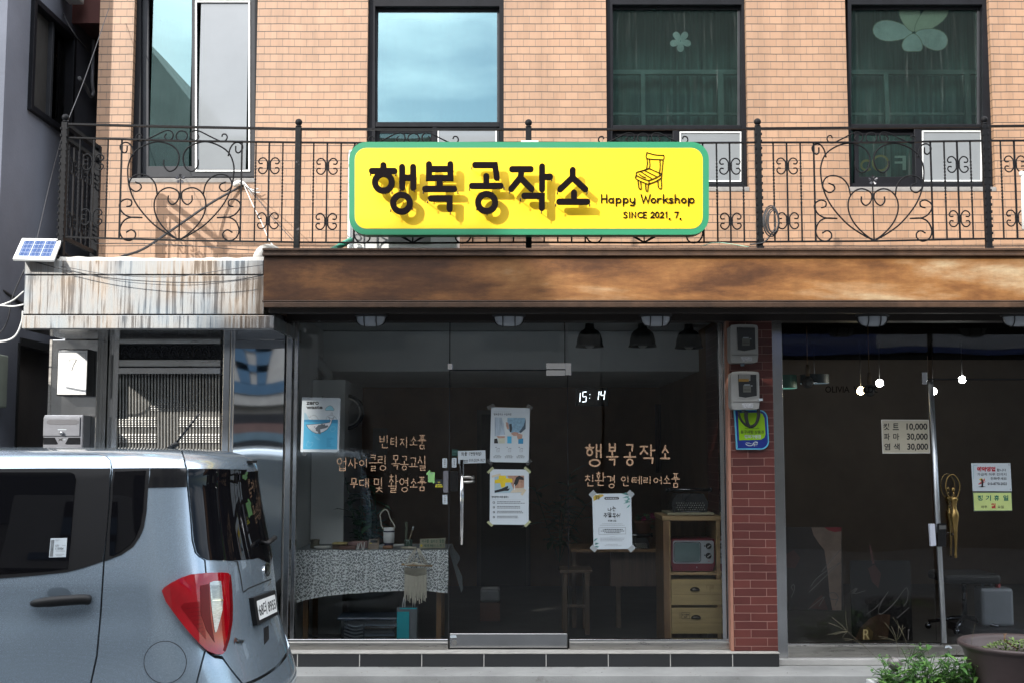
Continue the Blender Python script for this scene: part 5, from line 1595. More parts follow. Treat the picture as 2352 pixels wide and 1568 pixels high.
cable('cable', 'grey cable falling past the porch end on the neighbour wall', [(56, 620, -.7), (30, 680, -.6), (18, 735, -.5), (0, 765, -.4), (-30, 790, -.3)], .005, GRC)
cable('cable', 'thin black wire sagging across the porch canopy front', [(74, 600, -.83), (150, 620, -.86), (260, 640, -.88), (400, 649, -.9), (520, 646, -.9), (604, 633, -.9)], .0035, BKC)
cable('cable', 'thinner grey wire rising across the porch canopy front', [(140, 612, -.83), (260, 632, -.86), (400, 636, -.88), (520, 620, -.9), (604, 609, -.9)], .0025, GRC)
cable('cable', 'black cable climbing diagonally from the porch roof to the window corner', [(279, 590, -.3), (330, 572, -.1), (400, 525, .1), (480, 470, .3), (540, 436, .40), (565, 424, .41)], .010, BKC)
cable('cable', 'white wire dropping from the window corner to the canopy end', [(560, 425, .40), (580, 470, .1), (600, 510, -.2), (620, 555, -.5), (645, 580, -.6)], .004, WHC)
cable('cable', 'grey wire from the window corner down to the second railing post', [(560, 424, .40), (590, 455, .1), (625, 500, -.3), (672, 552, -.68)], .003, GRC)
cable('cable', 'slack black wire lying along the foot of the first railing bay', [(210, 560, -.5), (330, 560, -.6), (450, 566, -.62), (560, 574, -.65), (690, 578, -.66)], .0035, BKC)
cable('cable', 'thin dark wire strung down the neighbour wall from the roof', [(130, 0, .9), (165, 70, .7), (205, 120, .9)], .005, BKC)
m = MB(); fr = Fr(d6, .40)
for k in range(7):
    m.tube(cr([fr.v(1690 + k * 6, 690 + k * 3), fr.v(1740 + k * 8, 672 + (k % 3) * 8, -.03), fr.v(1790 + k * 14, 690 + k * 12, -.04), fr.v(1840 + k * 18, 730 + (k * 37) % 90, -.03)], 4), .0045, (WHC, BKC, WHC)[k % 3], 5)
m.tube(cr([fr.v(1700, 695), fr.v(1735, 678, -.02), fr.v(1775, 672, -.01)], 4), .02, WHC, 8)
tag(m.build('cable_bundle'), 'bundle of frayed white and black cable ends below the left window corner', 'cables')
m = MB(); fr = Fr(c4, YR - .03)
for k in range(6):
    m.tube([fr.v(125 + (45 - k * 3) * cos(t) * (1 + .06 * sin(k)) + k * 2, 1262 + (88 - k * 5) * sin(t) + (k % 2) * 6, -.004 * k) for t in [j * pi / 14 + k * .5 for j in range(28)]], .0045, BKC, 6, closed=True)
m.tube(cr([fr.v(140, 1175), fr.v(150, 1290), fr.v(120, 1345), fr.v(80, 1385), fr.v(5, 1395)], 4), .006, BKC, 6)
tag(m.build('cable_coil'), 'coil of black cable tied to a railing post right of the sign', 'cable coil')
cable('garden_hose', 'green hose lying on the canopy beside the air conditioner', [(742, 583, -.6), (765, 574, -.66), (790, 560, -.66), (806, 552, -.6)], .022, mat('green_hose', (.05, .30, .20), .4), 'hose')
m = MB(); fr = Fr(c5, -.74)
m.tube(cr([fr.v(1795, 262), fr.v(1803, 215), fr.v(1822, 168, .05), fr.v(1860, 150, .12), fr.v(1900, 165, .2), fr.v(1920, 190, .3)], 5), .036, CREAM, 12)
tag(m.build('drain_pipe'), 'white bent drain pipe at the corner between porch and rusty canopy', 'pipe')
cable('green_string', 'pale green string tied along the railing foot right of the sign', [(1610, 566, -.75), (1640, 558, -.76), (1672, 560, -.76), (1720, 568, -.74)], .003, mat('pale_green_string', (.30, .48, .36), .6), 'string')
m = MB(); a_ = pt(2348, 440, -.74); m.tube([(a_[0], -.74, a_[1] - .28), (a_[0] + .01, -.74, a_[1] + .12)], .014, WHITEPL, 10); m.ball((a_[0], -.74, a_[1] + .13), .02, WHITEPL, 8)
tag(m.build('white_pole'), 'short white pole with knob tied to the last railing bay', 'pole')

# ---------------------------------------------------------------- parked car
YC = -3.12
PAINT = bpy.data.materials.new('blue_grey_metallic_paint'); PAINT.use_nodes = True
b_ = PAINT.node_tree.nodes['Principled BSDF']
b_.inputs['Base Color'].default_value = (.335, .42, .50, 1); b_.inputs['Metallic'].default_value = .62; b_.inputs['Roughness'].default_value = .30
b_.inputs['Coat Weight'].default_value = 1; b_.inputs['Coat Roughness'].default_value = .02
t_ = PAINT.node_tree
vn = node(t_, 'ShaderNodeTexNoise', Scale=900.0, Detail=1.0); co_ = node(t_, 'ShaderNodeTexCoord'); t_.links.new(co_.outputs['Object'], vn.inputs['Vector'])
mr_ = node(t_, 'ShaderNodeMapRange'); mr_.inputs['To Min'].default_value = .20; mr_.inputs['To Max'].default_value = .32
t_.links.new(vn.outputs['Fac'], mr_.inputs['Value']); t_.links.new(mr_.outputs[0], b_.inputs['Roughness'])
CGL = mat('dark_privacy_glass', (.004, .004, .005), .015, 0, .1, spec=.22)
CTRIM = mat('black_car_trim', (.006, .006, .007), .5, 0, .1, spec=.3)
SEAM = mat('panel_gap_black', (.004, .004, .004), .8)
REDL = mat('red_lamp_lens', (.27, .002, .007), .05, 0, .35, 5, coat=1)
REDD = mat('dark_red_lens', (.11, .002, .004), .22, 0, .1, spec=.3)
LENS = mat('clear_lamp_lens', (.42, .43, .45), .08, .4, .4, 40, stretch=(1, 1, 12), coat=1)
RUB = mat('tyre_rubber', (.02, .02, .02), .8)
# h, z, half width, rear x
PROF = [(.25, .25, .77, -1.175), (.44, .44, .79, -1.174), (.62, .62, .80, -1.18), (.72, .72, .803, -1.205), (.84, .84, .803, -1.24), (1.0, 1.0, .797, -1.26), (1.10, 1.10, .788, -1.272), (1.17, 1.17, .778, -1.283), (1.27, 1.27, .763, -1.305), (1.43, 1.43, .736, -1.335), (1.55, 1.55, .715, -1.352), (1.62, 1.62, .70, -1.355), (1.655, 1.652, .68, -1.375), (1.70, 1.682, .64, -1.43), (1.77, 1.704, .56, -1.53), (1.92, 1.715, .40, -1.70), (2.12, 1.722, .2, -2.0), (2.3, 1.724, .015, -2.25)]
def prof(h):
    h = min(max(h, .25), 2.3)
    for i in range(len(PROF) - 1):
        if h <= PROF[i + 1][0] + 1e-9:
            break
    def tang(j, c):
        if j == 0: a, b = 0, 1
        elif j == len(PROF) - 1: a, b = j - 1, j
        else: a, b = j - 1, j + 1
        return (PROF[b][c] - PROF[a][c]) / (PROF[b][0] - PROF[a][0])
    h0, h1 = PROF[i][0], PROF[i + 1][0]; d = h1 - h0; t = (h - h0) / d
    r = []
    for c in (1, 2, 3):
        p0, p1, m0, m1 = PROF[i][c], PROF[i + 1][c], tang(i, c) * d, tang(i + 1, c) * d
        r.append((2 * t ** 3 - 3 * t * t + 1) * p0 + (t ** 3 - 2 * t * t + t) * m0 + (-2 * t ** 3 + 3 * t * t) * p1 + (t ** 3 - t * t) * m1)
    return r
BX, NE = .44, 3.3
def S_(u, h):
    z, W_, xr = prof(h)
    xc = xr - BX
    if u <= 0:
        y = -W_
        # flank: shoulder crease and flare towards the wheel arch
        x = xc + u
    elif u >= 2:
        x, y = xc - (u - 2), W_
    else:
        a = u * pi / 2
        c, s = cos(a - pi / 2), sin(a - pi / 2)
        r = 1 / ((abs(c) ** NE + abs(s) ** NE) ** (1 / NE))
        x, y = xc + BX * c * r, W_ * s * r
    if y < 0 and h < 1.2:
        # soft flare above the rear wheel and a slight hollow under the window line
        fl_x = x + 2.05
        fl_ = .022 * math.exp(-(fl_x / .45) ** 2 - ((h - .52) / .22) ** 2) - .010 * math.exp(-((h - 1.0) / .09) ** 2)
        y -= fl_ * (1 if u <= 0 else max(0, 1 - u * 2))
    return Vector((x, YC + y, z))
def Sn(u, h):
    e = 1e-3
    n = (S_(u + e, h) - S_(u - e, h)).cross(S_(u, h + e) - S_(u, h - e))
    return n.normalized() if n.length > 1e-12 else Vector((0, 0, 1))
us = [-3.3 + .06 * i for i in range(55)] + [.02 * i for i in range(101)] + [2 + .1 * i for i in range(1, 34)]
hs = [.25 + .0225 * i for i in range(61)] + [1.62 + (2.3 - 1.62) * i / 30 for i in range(1, 31)]
V0 = [S_(u, h) for h in hs for u in us]
NU = len(us)
tri, par = [], []
for j in range(len(hs) - 1):
    for i in range(NU - 1):
        a = j * NU + i
        for f in ((a, a + 1, a + NU + 1), (a, a + NU + 1, a + NU)):
            tri.append(f)
UV0 = [(u, h) for h in hs for u in us]
BVH = BVHTree.FromPolygons(V0, tri)
CAMV = Vector((0, CY, CH))
def uh(px, py):
    for k in range(60):
        d = ray(px - k * .6, py).normalized()
        loc, n, idx, dist = BVH.ray_cast(CAMV, d)
        if loc is not None:
            break
    else:
        return None
    A3 = tri[idx]
    a, b, c = V0[A3[0]], V0[A3[1]], V0[A3[2]]
    v0, v1, v2 = b - a, c - a, loc - a
    d00, d01, d11, d20, d21 = v0.dot(v0), v0.dot(v1), v1.dot(v1), v2.dot(v0), v2.dot(v1)
    den = d00 * d11 - d01 * d01 or 1e-12
    q, r = (d11 * d20 - d01 * d21) / den, (d00 * d21 - d01 * d20) / den
    p = 1 - q - r
    return (p * UV0[A3[0]][0] + q * UV0[A3[1]][0] + r * UV0[A3[2]][0], p * UV0[A3[0]][1] + q * UV0[A3[1]][1] + r * UV0[A3[2]][1])
def uhs(pts, sub=4, smooth=0, conv=c6):
    P = [Vector((p[0], p[1], 0)) for p in pts]
    if smooth:
        P = cr(P, smooth)
    out = []
    for i, p in enumerate(P):
        q = P[i + 1] if i + 1 < len(P) else None
        for k in range(sub if q is not None else 1):
            r = p.lerp(q, k / sub) if q is not None else p
            t = uh(*conv(r.x, r.y))
            if t: out.append(t)
    return out
def clip_poly(P, ax, v, keep_less):
    o = []
    n = len(P)
    for i in range(n):
        a, b = P[i], P[(i + 1) % n]
        ia = (a[ax] <= v) == keep_less or a[ax] == v
        ib = (b[ax] <= v) == keep_less or b[ax] == v
        if ia: o.append(a)
        if ia != ib:
            t = (v - a[ax]) / (b[ax] - a[ax])
            q = [a[0] + (b[0] - a[0]) * t, a[1] + (b[1] - a[1]) * t]; q[ax] = v
            o.append(tuple(q))
    return o
def panel(P, mt, off=0.0, rim=.014, name='panel', parent=None, mb=None, fine=1, push=None):
    """a patch of the body surface bounded by polygon P in surface coordinates"""
    own = mb is None
    if own: mb = MB()
    idx, vs, fs = {}, [], []
    def vid(q):
        k = (round(q[0], 5), round(q[1], 5))
        if k not in idx:
            idx[k] = len(vs)
            o = off + (push(*q) if push else 0)
            vs.append(S_(*q) + Sn(*q) * o)
        return idx[k]
    ulo, uhi = min(p[0] for p in P), max(p[0] for p in P)
    U_ = [u for u in us if ulo < u < uhi]
    if fine > 1:
        U_ = sorted({ulo + (uhi - ulo) * i / (len(U_) * fine + 4) for i in range(1, len(U_) * fine + 4)})
    U_ = [ulo - .001] + U_ + [uhi + .001]
    for i in range(len(U_) - 1):
        col = clip_poly(clip_poly(P, 0, U_[i], False), 0, U_[i + 1], True)
        if len(col) < 3: continue
        hlo, hhi = min(p[1] for p in col), max(p[1] for p in col)
        H_ = [h for h in hs if hlo < h < hhi]
        if fine > 1:
            H_ = sorted({hlo + (hhi - hlo) * k / (len(H_) * fine + 2) for k in range(1, len(H_) * fine + 2)})
        H_ = [hlo - .001] + H_ + [hhi + .001]
        for j in range(len(H_) - 1):
            c = clip_poly(clip_poly(col, 1, H_[j], False), 1, H_[j + 1], True)
            f = []
            for q in c:
                k = vid(q)
                if k not in f: f.append(k)
            if len(f) >= 3:
                # drop slivers with no area
                ar = sum((vs[f[k]] - vs[f[0]]).cross(vs[f[k + 1]] - vs[f[0]]).length for k in range(1, len(f) - 1))
                if ar > 1e-9: fs.append(f)
    mb.add(vs, fs, mt, True)
    if rim:
        rv = []
        for q in P:
            n = Sn(*q); s = S_(*q); o = off + (push(*q) if push else 0)
            rv += [s + n * o, s + n * (o - rim)]
        n = len(P)
        mb.add(rv, [(2 * i, 2 * i + 1, (2 * i + 3) % (2 * n), (2 * i + 2) % (2 * n)) for i in range(n)], mt)
    if own:
        return mb.build(name, parent)
    return mb
car = thing('parked_car', 'light blue grey boxy microcar parked in front of the porch, seen from its rear corner', 'car', (-2.9, YC, 0))
m = MB()
m.add([S_(u, h) - Sn(u, h) * .013 for h in hs for u in us], [(j * NU + i, j * NU + i + 1, (j + 1) * NU + i + 1, (j + 1) * NU + i) for j in range(len(hs) - 1) for i in range(NU - 1)], SEAM, True)
fx = [S_(us[0], h) for h in hs] + [S_(us[-1], h) for h in hs][::-1]
m.add(fx, [tuple(range(len(fx)))], SEAM)
m.build('inner_shell', car)
GAP_D = [(0, 172), (300, 173), (600, 175), (642, 184), (668, 208), (677, 258), (668, 450), (655, 640), (632, 830), (612, 1150), (590, 1400), (552, 1568), (535, 1660)]
GAP_T = [(1105, 152), (1120, 205), (1130, 258), (1148, 440), (1160, 560), (1170, 700), (1190, 775), (1215, 800), (1246, 818), (1254, 905), (1262, 1010), (1262, 1200), (1255, 1370)]
gd = uhs([(-420, 174)] + GAP_D, 4)
gt_ = uhs(GAP_T, 3)
def shift(P, d):
    return [(p[0] + d, p[1]) for p in P]
ulft = -3.3
gdi = gd
# where the roof/tailgate gap runs across the roof
xg = S_(*gt_[0]).x
topg = []
for k in range(1, 26):
    h = gt_[0][1] + (2.2 - gt_[0][1]) * k / 25
    z, W_, xr = prof(h)
    c = xg - (xr - BX)
    if c >= BX * .995: break
    if c <= 0: u = c
    else:
        lo, hi = 0.0, 1.0
        for _ in range(30):
            mid = (lo + hi) / 2
            if S_(mid, h).x < xg: lo = mid
            else: hi = mid
        u = lo
    topg.append((u, h)); hk = h
topg.append((1.0, hk + .015))
BMP = .66
low = .28
bu = uh(*c6(1250, 1400))
# 1 body: roof, pillars and quarter panel in one pressing
gl_edge = uhs([(1245, 1375), (1225, 1450), (1200, 1550), (1190, 1600)], 3)
body = [(p[0] + .004, p[1]) for p in gd[::-1] if p[1] > low]
body = [(gd[-1][0] + .004, low)] + body + [(ulft, gd[0][1])] + [(ulft, 2.3), (1.0, 2.3), (1.0, topg[-1][1] + .004)] + [(a - .003, b + .002) for a, b in topg[-2::-1]] + [(a - .0045, b) for a, b in gt_] + [(a - .004, b) for a, b in gl_edge] + [(gl_edge[-1][0] - .004, low)]
bm_ = MB(); panel(body, PAINT, 0, .012, mb=bm_)
far = [(1.0, 2.3), (5.2, 2.3), (5.2, low), (2 - gl_edge[-1][0], low), (2 - gt_[-1][0] + .004, gt_[-1][1])] + [(2 - a + .0045, b) for a, b in gt_[::-1]] + [(2 - a + .003, b + .002) for a, b in topg[:-1]] + [(1.0, topg[-1][1] + .004)]
panel(far, PAINT, 0, .012, mb=bm_)
bm_.build('body', car)
dr = [(a - .004, b - (.004 if b > 1.6 else 0)) for a, b in gd] 
dr = [(ulft, gd[0][1] - .004)] + dr + [(dr[-1][0], low), (ulft, low)]
door_ = panel(dr, PAINT, 0, .012, 'side_door', car)
tg = [(a + .0045, b) for a, b in gt_] + uhs([(1262, 1370), (1300, 1395), (1352, 1400), (1400, 1470), (1480, 1568)], 3)
lowb_ = tg[-1]
tgp = [(1.0, topg[-1][1] - .003)] + [(a + .004, b - .003) for a, b in topg[-2::-1]] + tg + [(1.0, lowb_[1] - .02)]
tgp2 = tgp + [(2 - a, b) for a, b in tgp[-2:0:-1]]
tail = panel(tgp2, PAINT, 0, .012, 'tailgate', car)
bp_ = [(gl_edge[0][0] + .004, gl_edge[0][1] - .005)] + [(a, b - .006) for a, b in uhs([(1262, 1382), (1300, 1408), (1346, 1414), (1395, 1480), (1472, 1580)], 3)] + [(1.0, lowb_[1] - .027)]
bl = [(a + .004, b) for a, b in gl_edge]
bpp = [bl[0]] + bp_[1:] 
bpp2 = bpp + [(2 - a, b) for a, b in bpp[-2::-1]] + [(2 - bl[-1][0], low), (bl[-1][0], low)] + bl[:0:-1]
panel(bpp2, PAINT, .004, .014, 'rear_bumper', car, push=lambda u, h: .035 * math.exp(-((h - .5) / .10) ** 2) * (1 - math.exp(-((u - gl_edge[-1][0]) / .25) ** 2)))
# glazing and black trims
tr = MB()
panel(uhs([(-420, 264), (0, 264), (300, 262), (669, 262), (664, 450), (650, 640), (626, 826), (500, 868), (400, 893), (200, 914), (0, 930), (-420, 945)], 5), CTRIM, .003, .004, mb=tr)
tr.build('window_trim', door_)
sw = panel(uhs([(-420, 285), (0, 286), (430, 286), (455, 298), (464, 330), (455, 410), (430, 720), (414, 870), (300, 885), (0, 905), (-420, 920)], 5), CGL, .0055, .003, 'side_window', door_)
tr = MB()
panel(uhs([(684, 262), (908, 260), (902, 378), (892, 520), (876, 620), (850, 680), (810, 738), (740, 786), (640, 824), (656, 640), (672, 450)], 4), CTRIM, .003, .004, mb=tr); tr.build('window_trim', car)
panel(uhs([(698, 282), (886, 276), (880, 380), (870, 520), (855, 610), (828, 680), (790, 728), (735, 768), (690, 792), (668, 790), (672, 640), (686, 450)], 4), CGL, .0055, .003, 'quarter_window', car)
panel(uhs([(910, 260), (1128, 260), (1136, 374), (903, 378)], 6), GLOSSB, .003, .004, 'pillar_trim', car)
rg = uhs([(1140, 262), (1300, 262), (1440, 266), (1546, 276), (1570, 330), (1592, 480), (1612, 640), (1616, 770), (1560, 806), (1420, 822), (1262, 817), (1222, 796), (1196, 770), (1178, 700), (1166, 560), (1154, 440)], 5)
rgm = [p for p in rg if p[0] < 1.0]
gw = panel(uhs([(1140, 264), (1300, 264), (1440, 267), (1500, 270)], 5) + [(1.0, uh(*c6(1540, 278))[1]), (1.35, uh(*c6(1540, 278))[1]), (1.55, 1.52), (1.45, 1.16), (1.2, 1.115), (1.0, uh(*c6(1560, 808))[1])] + uhs([(1540, 812), (1420, 822), (1262, 818), (1222, 798), (1198, 770), (1180, 700), (1168, 560), (1156, 440)], 4), CGL, .003, .004, 'rear_window', tail)
# tail light
TLP = [(985, 1005), (998, 985), (1040, 957), (1095, 928), (1150, 908), (1250, 898), (1340, 896), (1374, 900), (1386, 925), (1393, 1000), (1397, 1100), (1395, 1190), (1380, 1290), (1358, 1372), (1336, 1396), (1300, 1394), (1250, 1372), (1200, 1322), (1150, 1265), (1100, 1200), (1050, 1130), (1010, 1070)]
dome = lambda u, h: .012
tl = panel(uhs(TLP, 3), REDL, .002, .02, 'tail_light', car, push=lambda u, h: .014)
m = MB()
panel(uhs([(1205, 975), (1255, 965), (1262, 1080), (1268, 1180), (1290, 1320), (1240, 1240), (1210, 1150)], 3), REDD, .0175, .003, mb=m)
panel(uhs([(1095, 1104), (1112, 1080), (1204, 1070), (1208, 1150), (1236, 1250), (1240, 1302)], 3), mat('mid_red_lens', (.17, .002, .005), .1, 0, .2, 6), .0172, .001, mb=m)
for k in range(7):
    y = 1110 + k * 24
    panel(uhs([(1122 + k * 15, y), (1203 + k * 4, y - 4), (1203 + k * 4, y - 1), (1124 + k * 15, y + 3)], 2), REDD, .0176, .001, mb=m)
panel(uhs([(1384, 905), (1393, 1000), (1397, 1100), (1395, 1190), (1378, 1300), (1354, 1378), (1340, 1370), (1364, 1290), (1380, 1190), (1382, 1090), (1374, 960)], 3), REDD, .0175, .003, mb=m)
m.build('dark_lens', tl)
panel(uhs([(1260, 957), (1285, 948), (1326, 948), (1337, 1060), (1334, 1120), (1318, 1190), (1300, 1255), (1291, 1258), (1276, 1150), (1266, 1050)], 3), LENS, .018, .004, 'reversing_lens', tl)
m = MB(); panel(uhs([(1272, 1062), (1337, 1058), (1337, 1066), (1272, 1070)], 2), CHROME, .0205, .002, mb=m)
for k in range(14):
    panel(uhs([(1268 + k * .8, 975 + k * 5.5), (1328, 972 + k * 5.5), (1328, 974 + k * 5.5), (1268 + k * .8, 977 + k * 5.5)], 1), GREYINK, .0203, .001, mb=m)
m.build('lens_ribs', tl)
# fuel lid, door handle and bowl
m = MB()
ring = [(1005 + 131 * cos(2 * pi * k / 48), 1440 + 131 * sin(2 * pi * k / 48)) for k in range(48)]
ring2 = [(1005 + 126 * cos(2 * pi * k / 48), 1440 + 126 * sin(2 * pi * k / 48)) for k in range(48)]
panel(uhs(ring, 1), SEAM, .0012, .002, mb=m); 
panel(uhs(ring2, 1), PAINT, .0022, .002, mb=m); m.build('fuel_lid', car)
m = MB()
bowl_c = (345, 1072)
def bowl(a, r): return (bowl_c[0] - 20 + 138 * r * cos(a), 1075 + 100 * r * sin(a))
hb_ = []
for k in range(40):
    hb_.append(bowl(2 * pi * k / 40, 1))
cuh = uh(*c6(*bowl_c))
bp0 = uhs(hb_, 1)
bw = max(abs(p[0] - cuh[0]) for p in bp0); bh = max(abs(p[1] - cuh[1]) for p in bp0)
panel(bp0, PAINT, .0012, 0, mb=m, fine=3, push=lambda u, h: -.012 * max(0, 1 - ((u - cuh[0]) / bw) ** 2 - ((h - cuh[1]) / bh) ** 2) if False else 0)
hd = MB()
def onp(x, y, o): 
    q = uh(*c6(x, y)); return S_(*q) + Sn(*q) * o
hp = cr([onp(205, 1080, .012), onp(240, 1074, .032), (onp(330, 1064, .040)), onp(430, 1056, .038), onp(520, 1052, .030), onp(545, 1058, .012)], 5)
hd.tube(hp, 0, CTRIM, 10, rad=[.013 + .010 * min(1, k / 10) for k in range(len(hp))], up=(0, 0, 1))
hnd = hd.build('door_handle', door_)
m = MB()
rp_ = []
def lens_patch(pts, mt, o, nm, par_):
    return panel(uhs(pts, 4), mt, o, .001, nm, par_)
lens_patch([(285, 1010), (310, 990), (360, 982), (410, 990), (432, 1015), (440, 1040), (300, 1050)], mat('handle_recess_shade', (.10, .13, .16), .5, .3), .0016, 'recess_shade', door_)  # flat patch; the hollow behind the handle is painted in as darker shade
# sticker with bar code
m = MB(); 
stk = [(312, 686), (412, 684), (404, 800), (302, 802)]
panel(uhs(stk, 5), PAPER, .0072, .001, mb=m)
for k in range(15):
    y = 697 + k * 6.8
    panel(uhs([(315 - k * .6, y), (335 - k * .6, y), (335 - k * .6, y + 3.6), (315 - k * .6, y + 3.6)], 1), INK, .0078, 0, mb=m)
def text_on(mb, txt, x0, y0, x1, y1, mt, o, bold=.0, sk=0):
    vs, fs, bb = text_mesh(txt, bold)
    out = []
    for a, b in vs:
        u_, v_ = (a - bb[0]) / (bb[1] - bb[0]), (b - bb[2]) / (bb[3] - bb[2])
        q = uh(*c6(x0 + (x1 - x0) * u_ + sk * (v_ - .5), y1 + (y0 - y1) * v_))
        out.append(S_(*q) + Sn(*q) * o)
    mb.add(out, fs, mt)
text_on(m, 'A3V', 340, 724, 364, 738, INK, .0079, 0, 2); text_on(m, '115954', 342, 742, 390, 756, INK, .0079, .01, 2)
for y, a, b in ((694, 340, 370), (700, 342, 360), (762, 344, 400), (728, 382, 402), (782, 340, 395), (790, 345, 380)):
    panel(uhs([(a, y), (b, y), (b, y + 3), (a, y + 3)], 1), GREYINK, .0079, 0, mb=m)
m.build('window_sticker', door_)
# number plate, emblem, badge, wiper, latch
m = MB()
PQ = [(1513, 1046), (1648, 1000), (1668, 1150), (1538, 1216)]
Q = [S_(*uh(*c6(*p))) + Vector((.02, 0, 0)) for p in PQ]
def pq(u, v, o=0): 
    n = (Q[1] - Q[0]).cross(Q[3] - Q[0]).normalized()
    if n.x < 0: n = -n
    return Q[0].lerp(Q[1], u).lerp(Q[3].lerp(Q[2], u), v) + n * o
def pbox(mb, u0, u1, v0, v1, o0, o1, mt):
    vs = [pq(u, v, o) for u in (u0, u1) for v in (v0, v1) for o in (o0, o1)]
    mb.add(vs, [(0, 1, 3, 2), (4, 6, 7, 5), (0, 4, 5, 1), (2, 3, 7, 6), (0, 2, 6, 4), (1, 5, 7, 3)], mt)
pbox(m, 0, 1, 0, 1, -.03, .004, CTRIM)
npl = m.build('number_plate', car, bevel=.003)
m = MB(); pbox(m, .09, .93, .16, .85, .0045, .006, mat('white_plate_face', (.72, .73, .72), .35)); m.build('plate_face', npl)
m = MB(); vs, fs, bb = text_mesh('68더 8955', .018)
m.add([pq(.13 + .76 * (a - bb[0]) / (bb[1] - bb[0]), .76 - .50 * (b - bb[2]) / (bb[3] - bb[2]), .0066) for a, b in vs], fs, INK)
for u in (.115, .915):
    pbox(m, u - .012, u + .012, .48, .53, .006, .008, STEELB)
m.build('plate_characters', npl)
m = MB()
ce = (1622, 880)
oo = [(ce[0] + 19 * cos(t), ce[1] + 46 * sin(t)) for t in [2 * pi * k / 32 for k in range(32)]]
oi = [(ce[0] + 15 * cos(t), ce[1] + 39 * sin(t)) for t in [2 * pi * k / 32 for k in range(32)]]
panel(uhs(oo, 1), CHROME, .006, .006, mb=m); panel(uhs(oi, 1), GLOSSB, .0075, 0, mb=m)
text_on(m, 'KIA', ce[0] - 10, ce[1] - 24, ce[0] + 11, ce[1] + 22, CHROME, .0085, .02, 0)
m.build('emblem', tail)
m = MB(); text_on(m, 'Ray', 1420, 1292, 1484, 1334, CHROME, .004, .03, 6); m.build('model_badge', tail)
panel(uhs([(1604, 1232), (1634, 1216), (1636, 1300), (1606, 1334)], 3), CTRIM, .0015, .001, 'latch_recess', tail)
m = MB(); c_ = onp(1575, 718, .012); m.tube([c_, c_ + Vector((.03, 0, -.002)), c_ + Vector((.035, .10, .008)), c_ + Vector((.03, .2, .012))], .013, CTRIM, 8); m.build('rear_wiper', tail)
panel(uhs([(1478, 1010), (1512, 985), (1648, 930), (1652, 936), (1514, 992), (1480, 1018)], 3), SEAM, .0015, .001, 'plate_ledge', tail)
panel(uhs([(1420, 824), (1446, 826), (1462, 900), (1476, 990), (1480, 1010), (1474, 1010), (1458, 910), (1440, 832)], 3), SEAM, .0012, 0, 'plate_panel_gap', tail)
m = MB(); q = uh(*c6(1512, 235)); c_ = S_(*q)
m.obox(c_ + Vector((.004, .05, .012)), (.012, 0, 0), (0, .07, 0), (0, 0, .006), CTRIM); m.build('high_brake_light', tail)
# roof aerial
m = MB(); a_ = Vector((pt(*c5(1215, 1530), -2.75)[0], -2.75, 1.712))
m.tube([a_ + Vector((-.03, 0, 0)), a_ + Vector((0, 0, .022)), a_ + Vector((.02, 0, .03))], .014, CTRIM, 8)
e_ = pt(*c5(1388, 1312), -2.75)
m.tube([a_ + Vector((0, 0, .02)), Vector((e_[0], -2.75, e_[1]))], .006, CTRIM, 8); m.build('roof_aerial', car)
for wx in (-2.05, -4.35):
    for wy in (YC - .80, YC + .62):
        m = MB(); m.lathe([(.17, 0), (.26, 0), (.285, .03), (.285, .15), (.26, .18), (.17, .18)], (wx, wy, .285), RUB, 32, axis='Y'); wh = m.build('wheel', car)
        m = MB(); m.lathe([(.001, .03), (.06, .02), (.15, .04), (.172, .015), (.172, .16), (.001, .16)], (wx, wy, .285), STEELB, 24, axis='Y'); m.build('rim', wh)

# ---------------------------------------------------------------- papers and notices stuck on the glass
def sheet(name, lab, cat, fr, quad, parts=True):
    m = MB(); m.fpoly(fr, quad, PAPER, 0, .0012)
    o = m.build(name, loc=(fr.p(*quad[2])[0], fr.Y, fr.p(*quad[2])[1]))
    return tag(o, lab, cat)
def tapes(par_, fr, lst, mt=TAPE):
    for (x, y, a, l, wd) in lst:
        m = MB(); c, s = cos(radians(a)), sin(radians(a))
        m.fpoly(fr, [(x + c * l * i - s * wd * j, y + s * l * i + c * wd * j) for i, j in ((-.5, -.5), (.5, -.5), (.5, .5), (-.5, .5))], mt, 2.5)
        m.build('tape', par_)
YPp = -.004
fw = Fr(e1, YPp)
LB = mat('print_blue', (.06, .36, .58), .55, 0, .05, 4); LB2 = mat('print_deep_blue', (.03, .22, .40), .55); WG = mat('print_white', (.60, .64, .68), .55); DG = mat('print_dark_grey', (.12, .14, .16), .55)
zw = sheet('whale_poster', 'zero waste poster with a white whale in blue sea', 'poster', fw, [(412, 245), (1215, 262), (1178, 1395), (375, 1388)])
m = MB()
m.fpoly(fw, [(450, 712), (1160, 712), (1142, 1335), (428, 1332)], LB, .6)
m.fpoly(fw, [(450, 712), (1160, 712), (1158, 790), (448, 760)], LB2, 1)
m.fpoly(fw, [(455, 560), (490, 580), (525, 640), (545, 690), (565, 712), (450, 712)], mat('print_pale_blue', (.28, .44, .54), .55), 1)
wh_ = [(495, 820), (620, 812), (800, 798), (920, 782), (985, 768), (1005, 735), (985, 700), (960, 655), (1015, 690), (1030, 700), (1080, 655), (1060, 700), (1030, 730), (1020, 790), (985, 850), (930, 920), (850, 970), (760, 1000), (700, 1000), (620, 960), (540, 890)]
m.fpoly(fw, wh_, WG, 1.6); m.fstroke(fw, wh_, 8, INK, 1.8, True)
m.fpoly(fw, [(720, 860), (750, 825), (800, 820), (825, 790), (850, 820), (880, 800), (900, 840), (940, 825), (960, 860), (900, 890), (790, 915), (800, 1020), (760, 1010), (735, 960), (700, 950), (688, 890), (705, 870)], DG, 2.2)
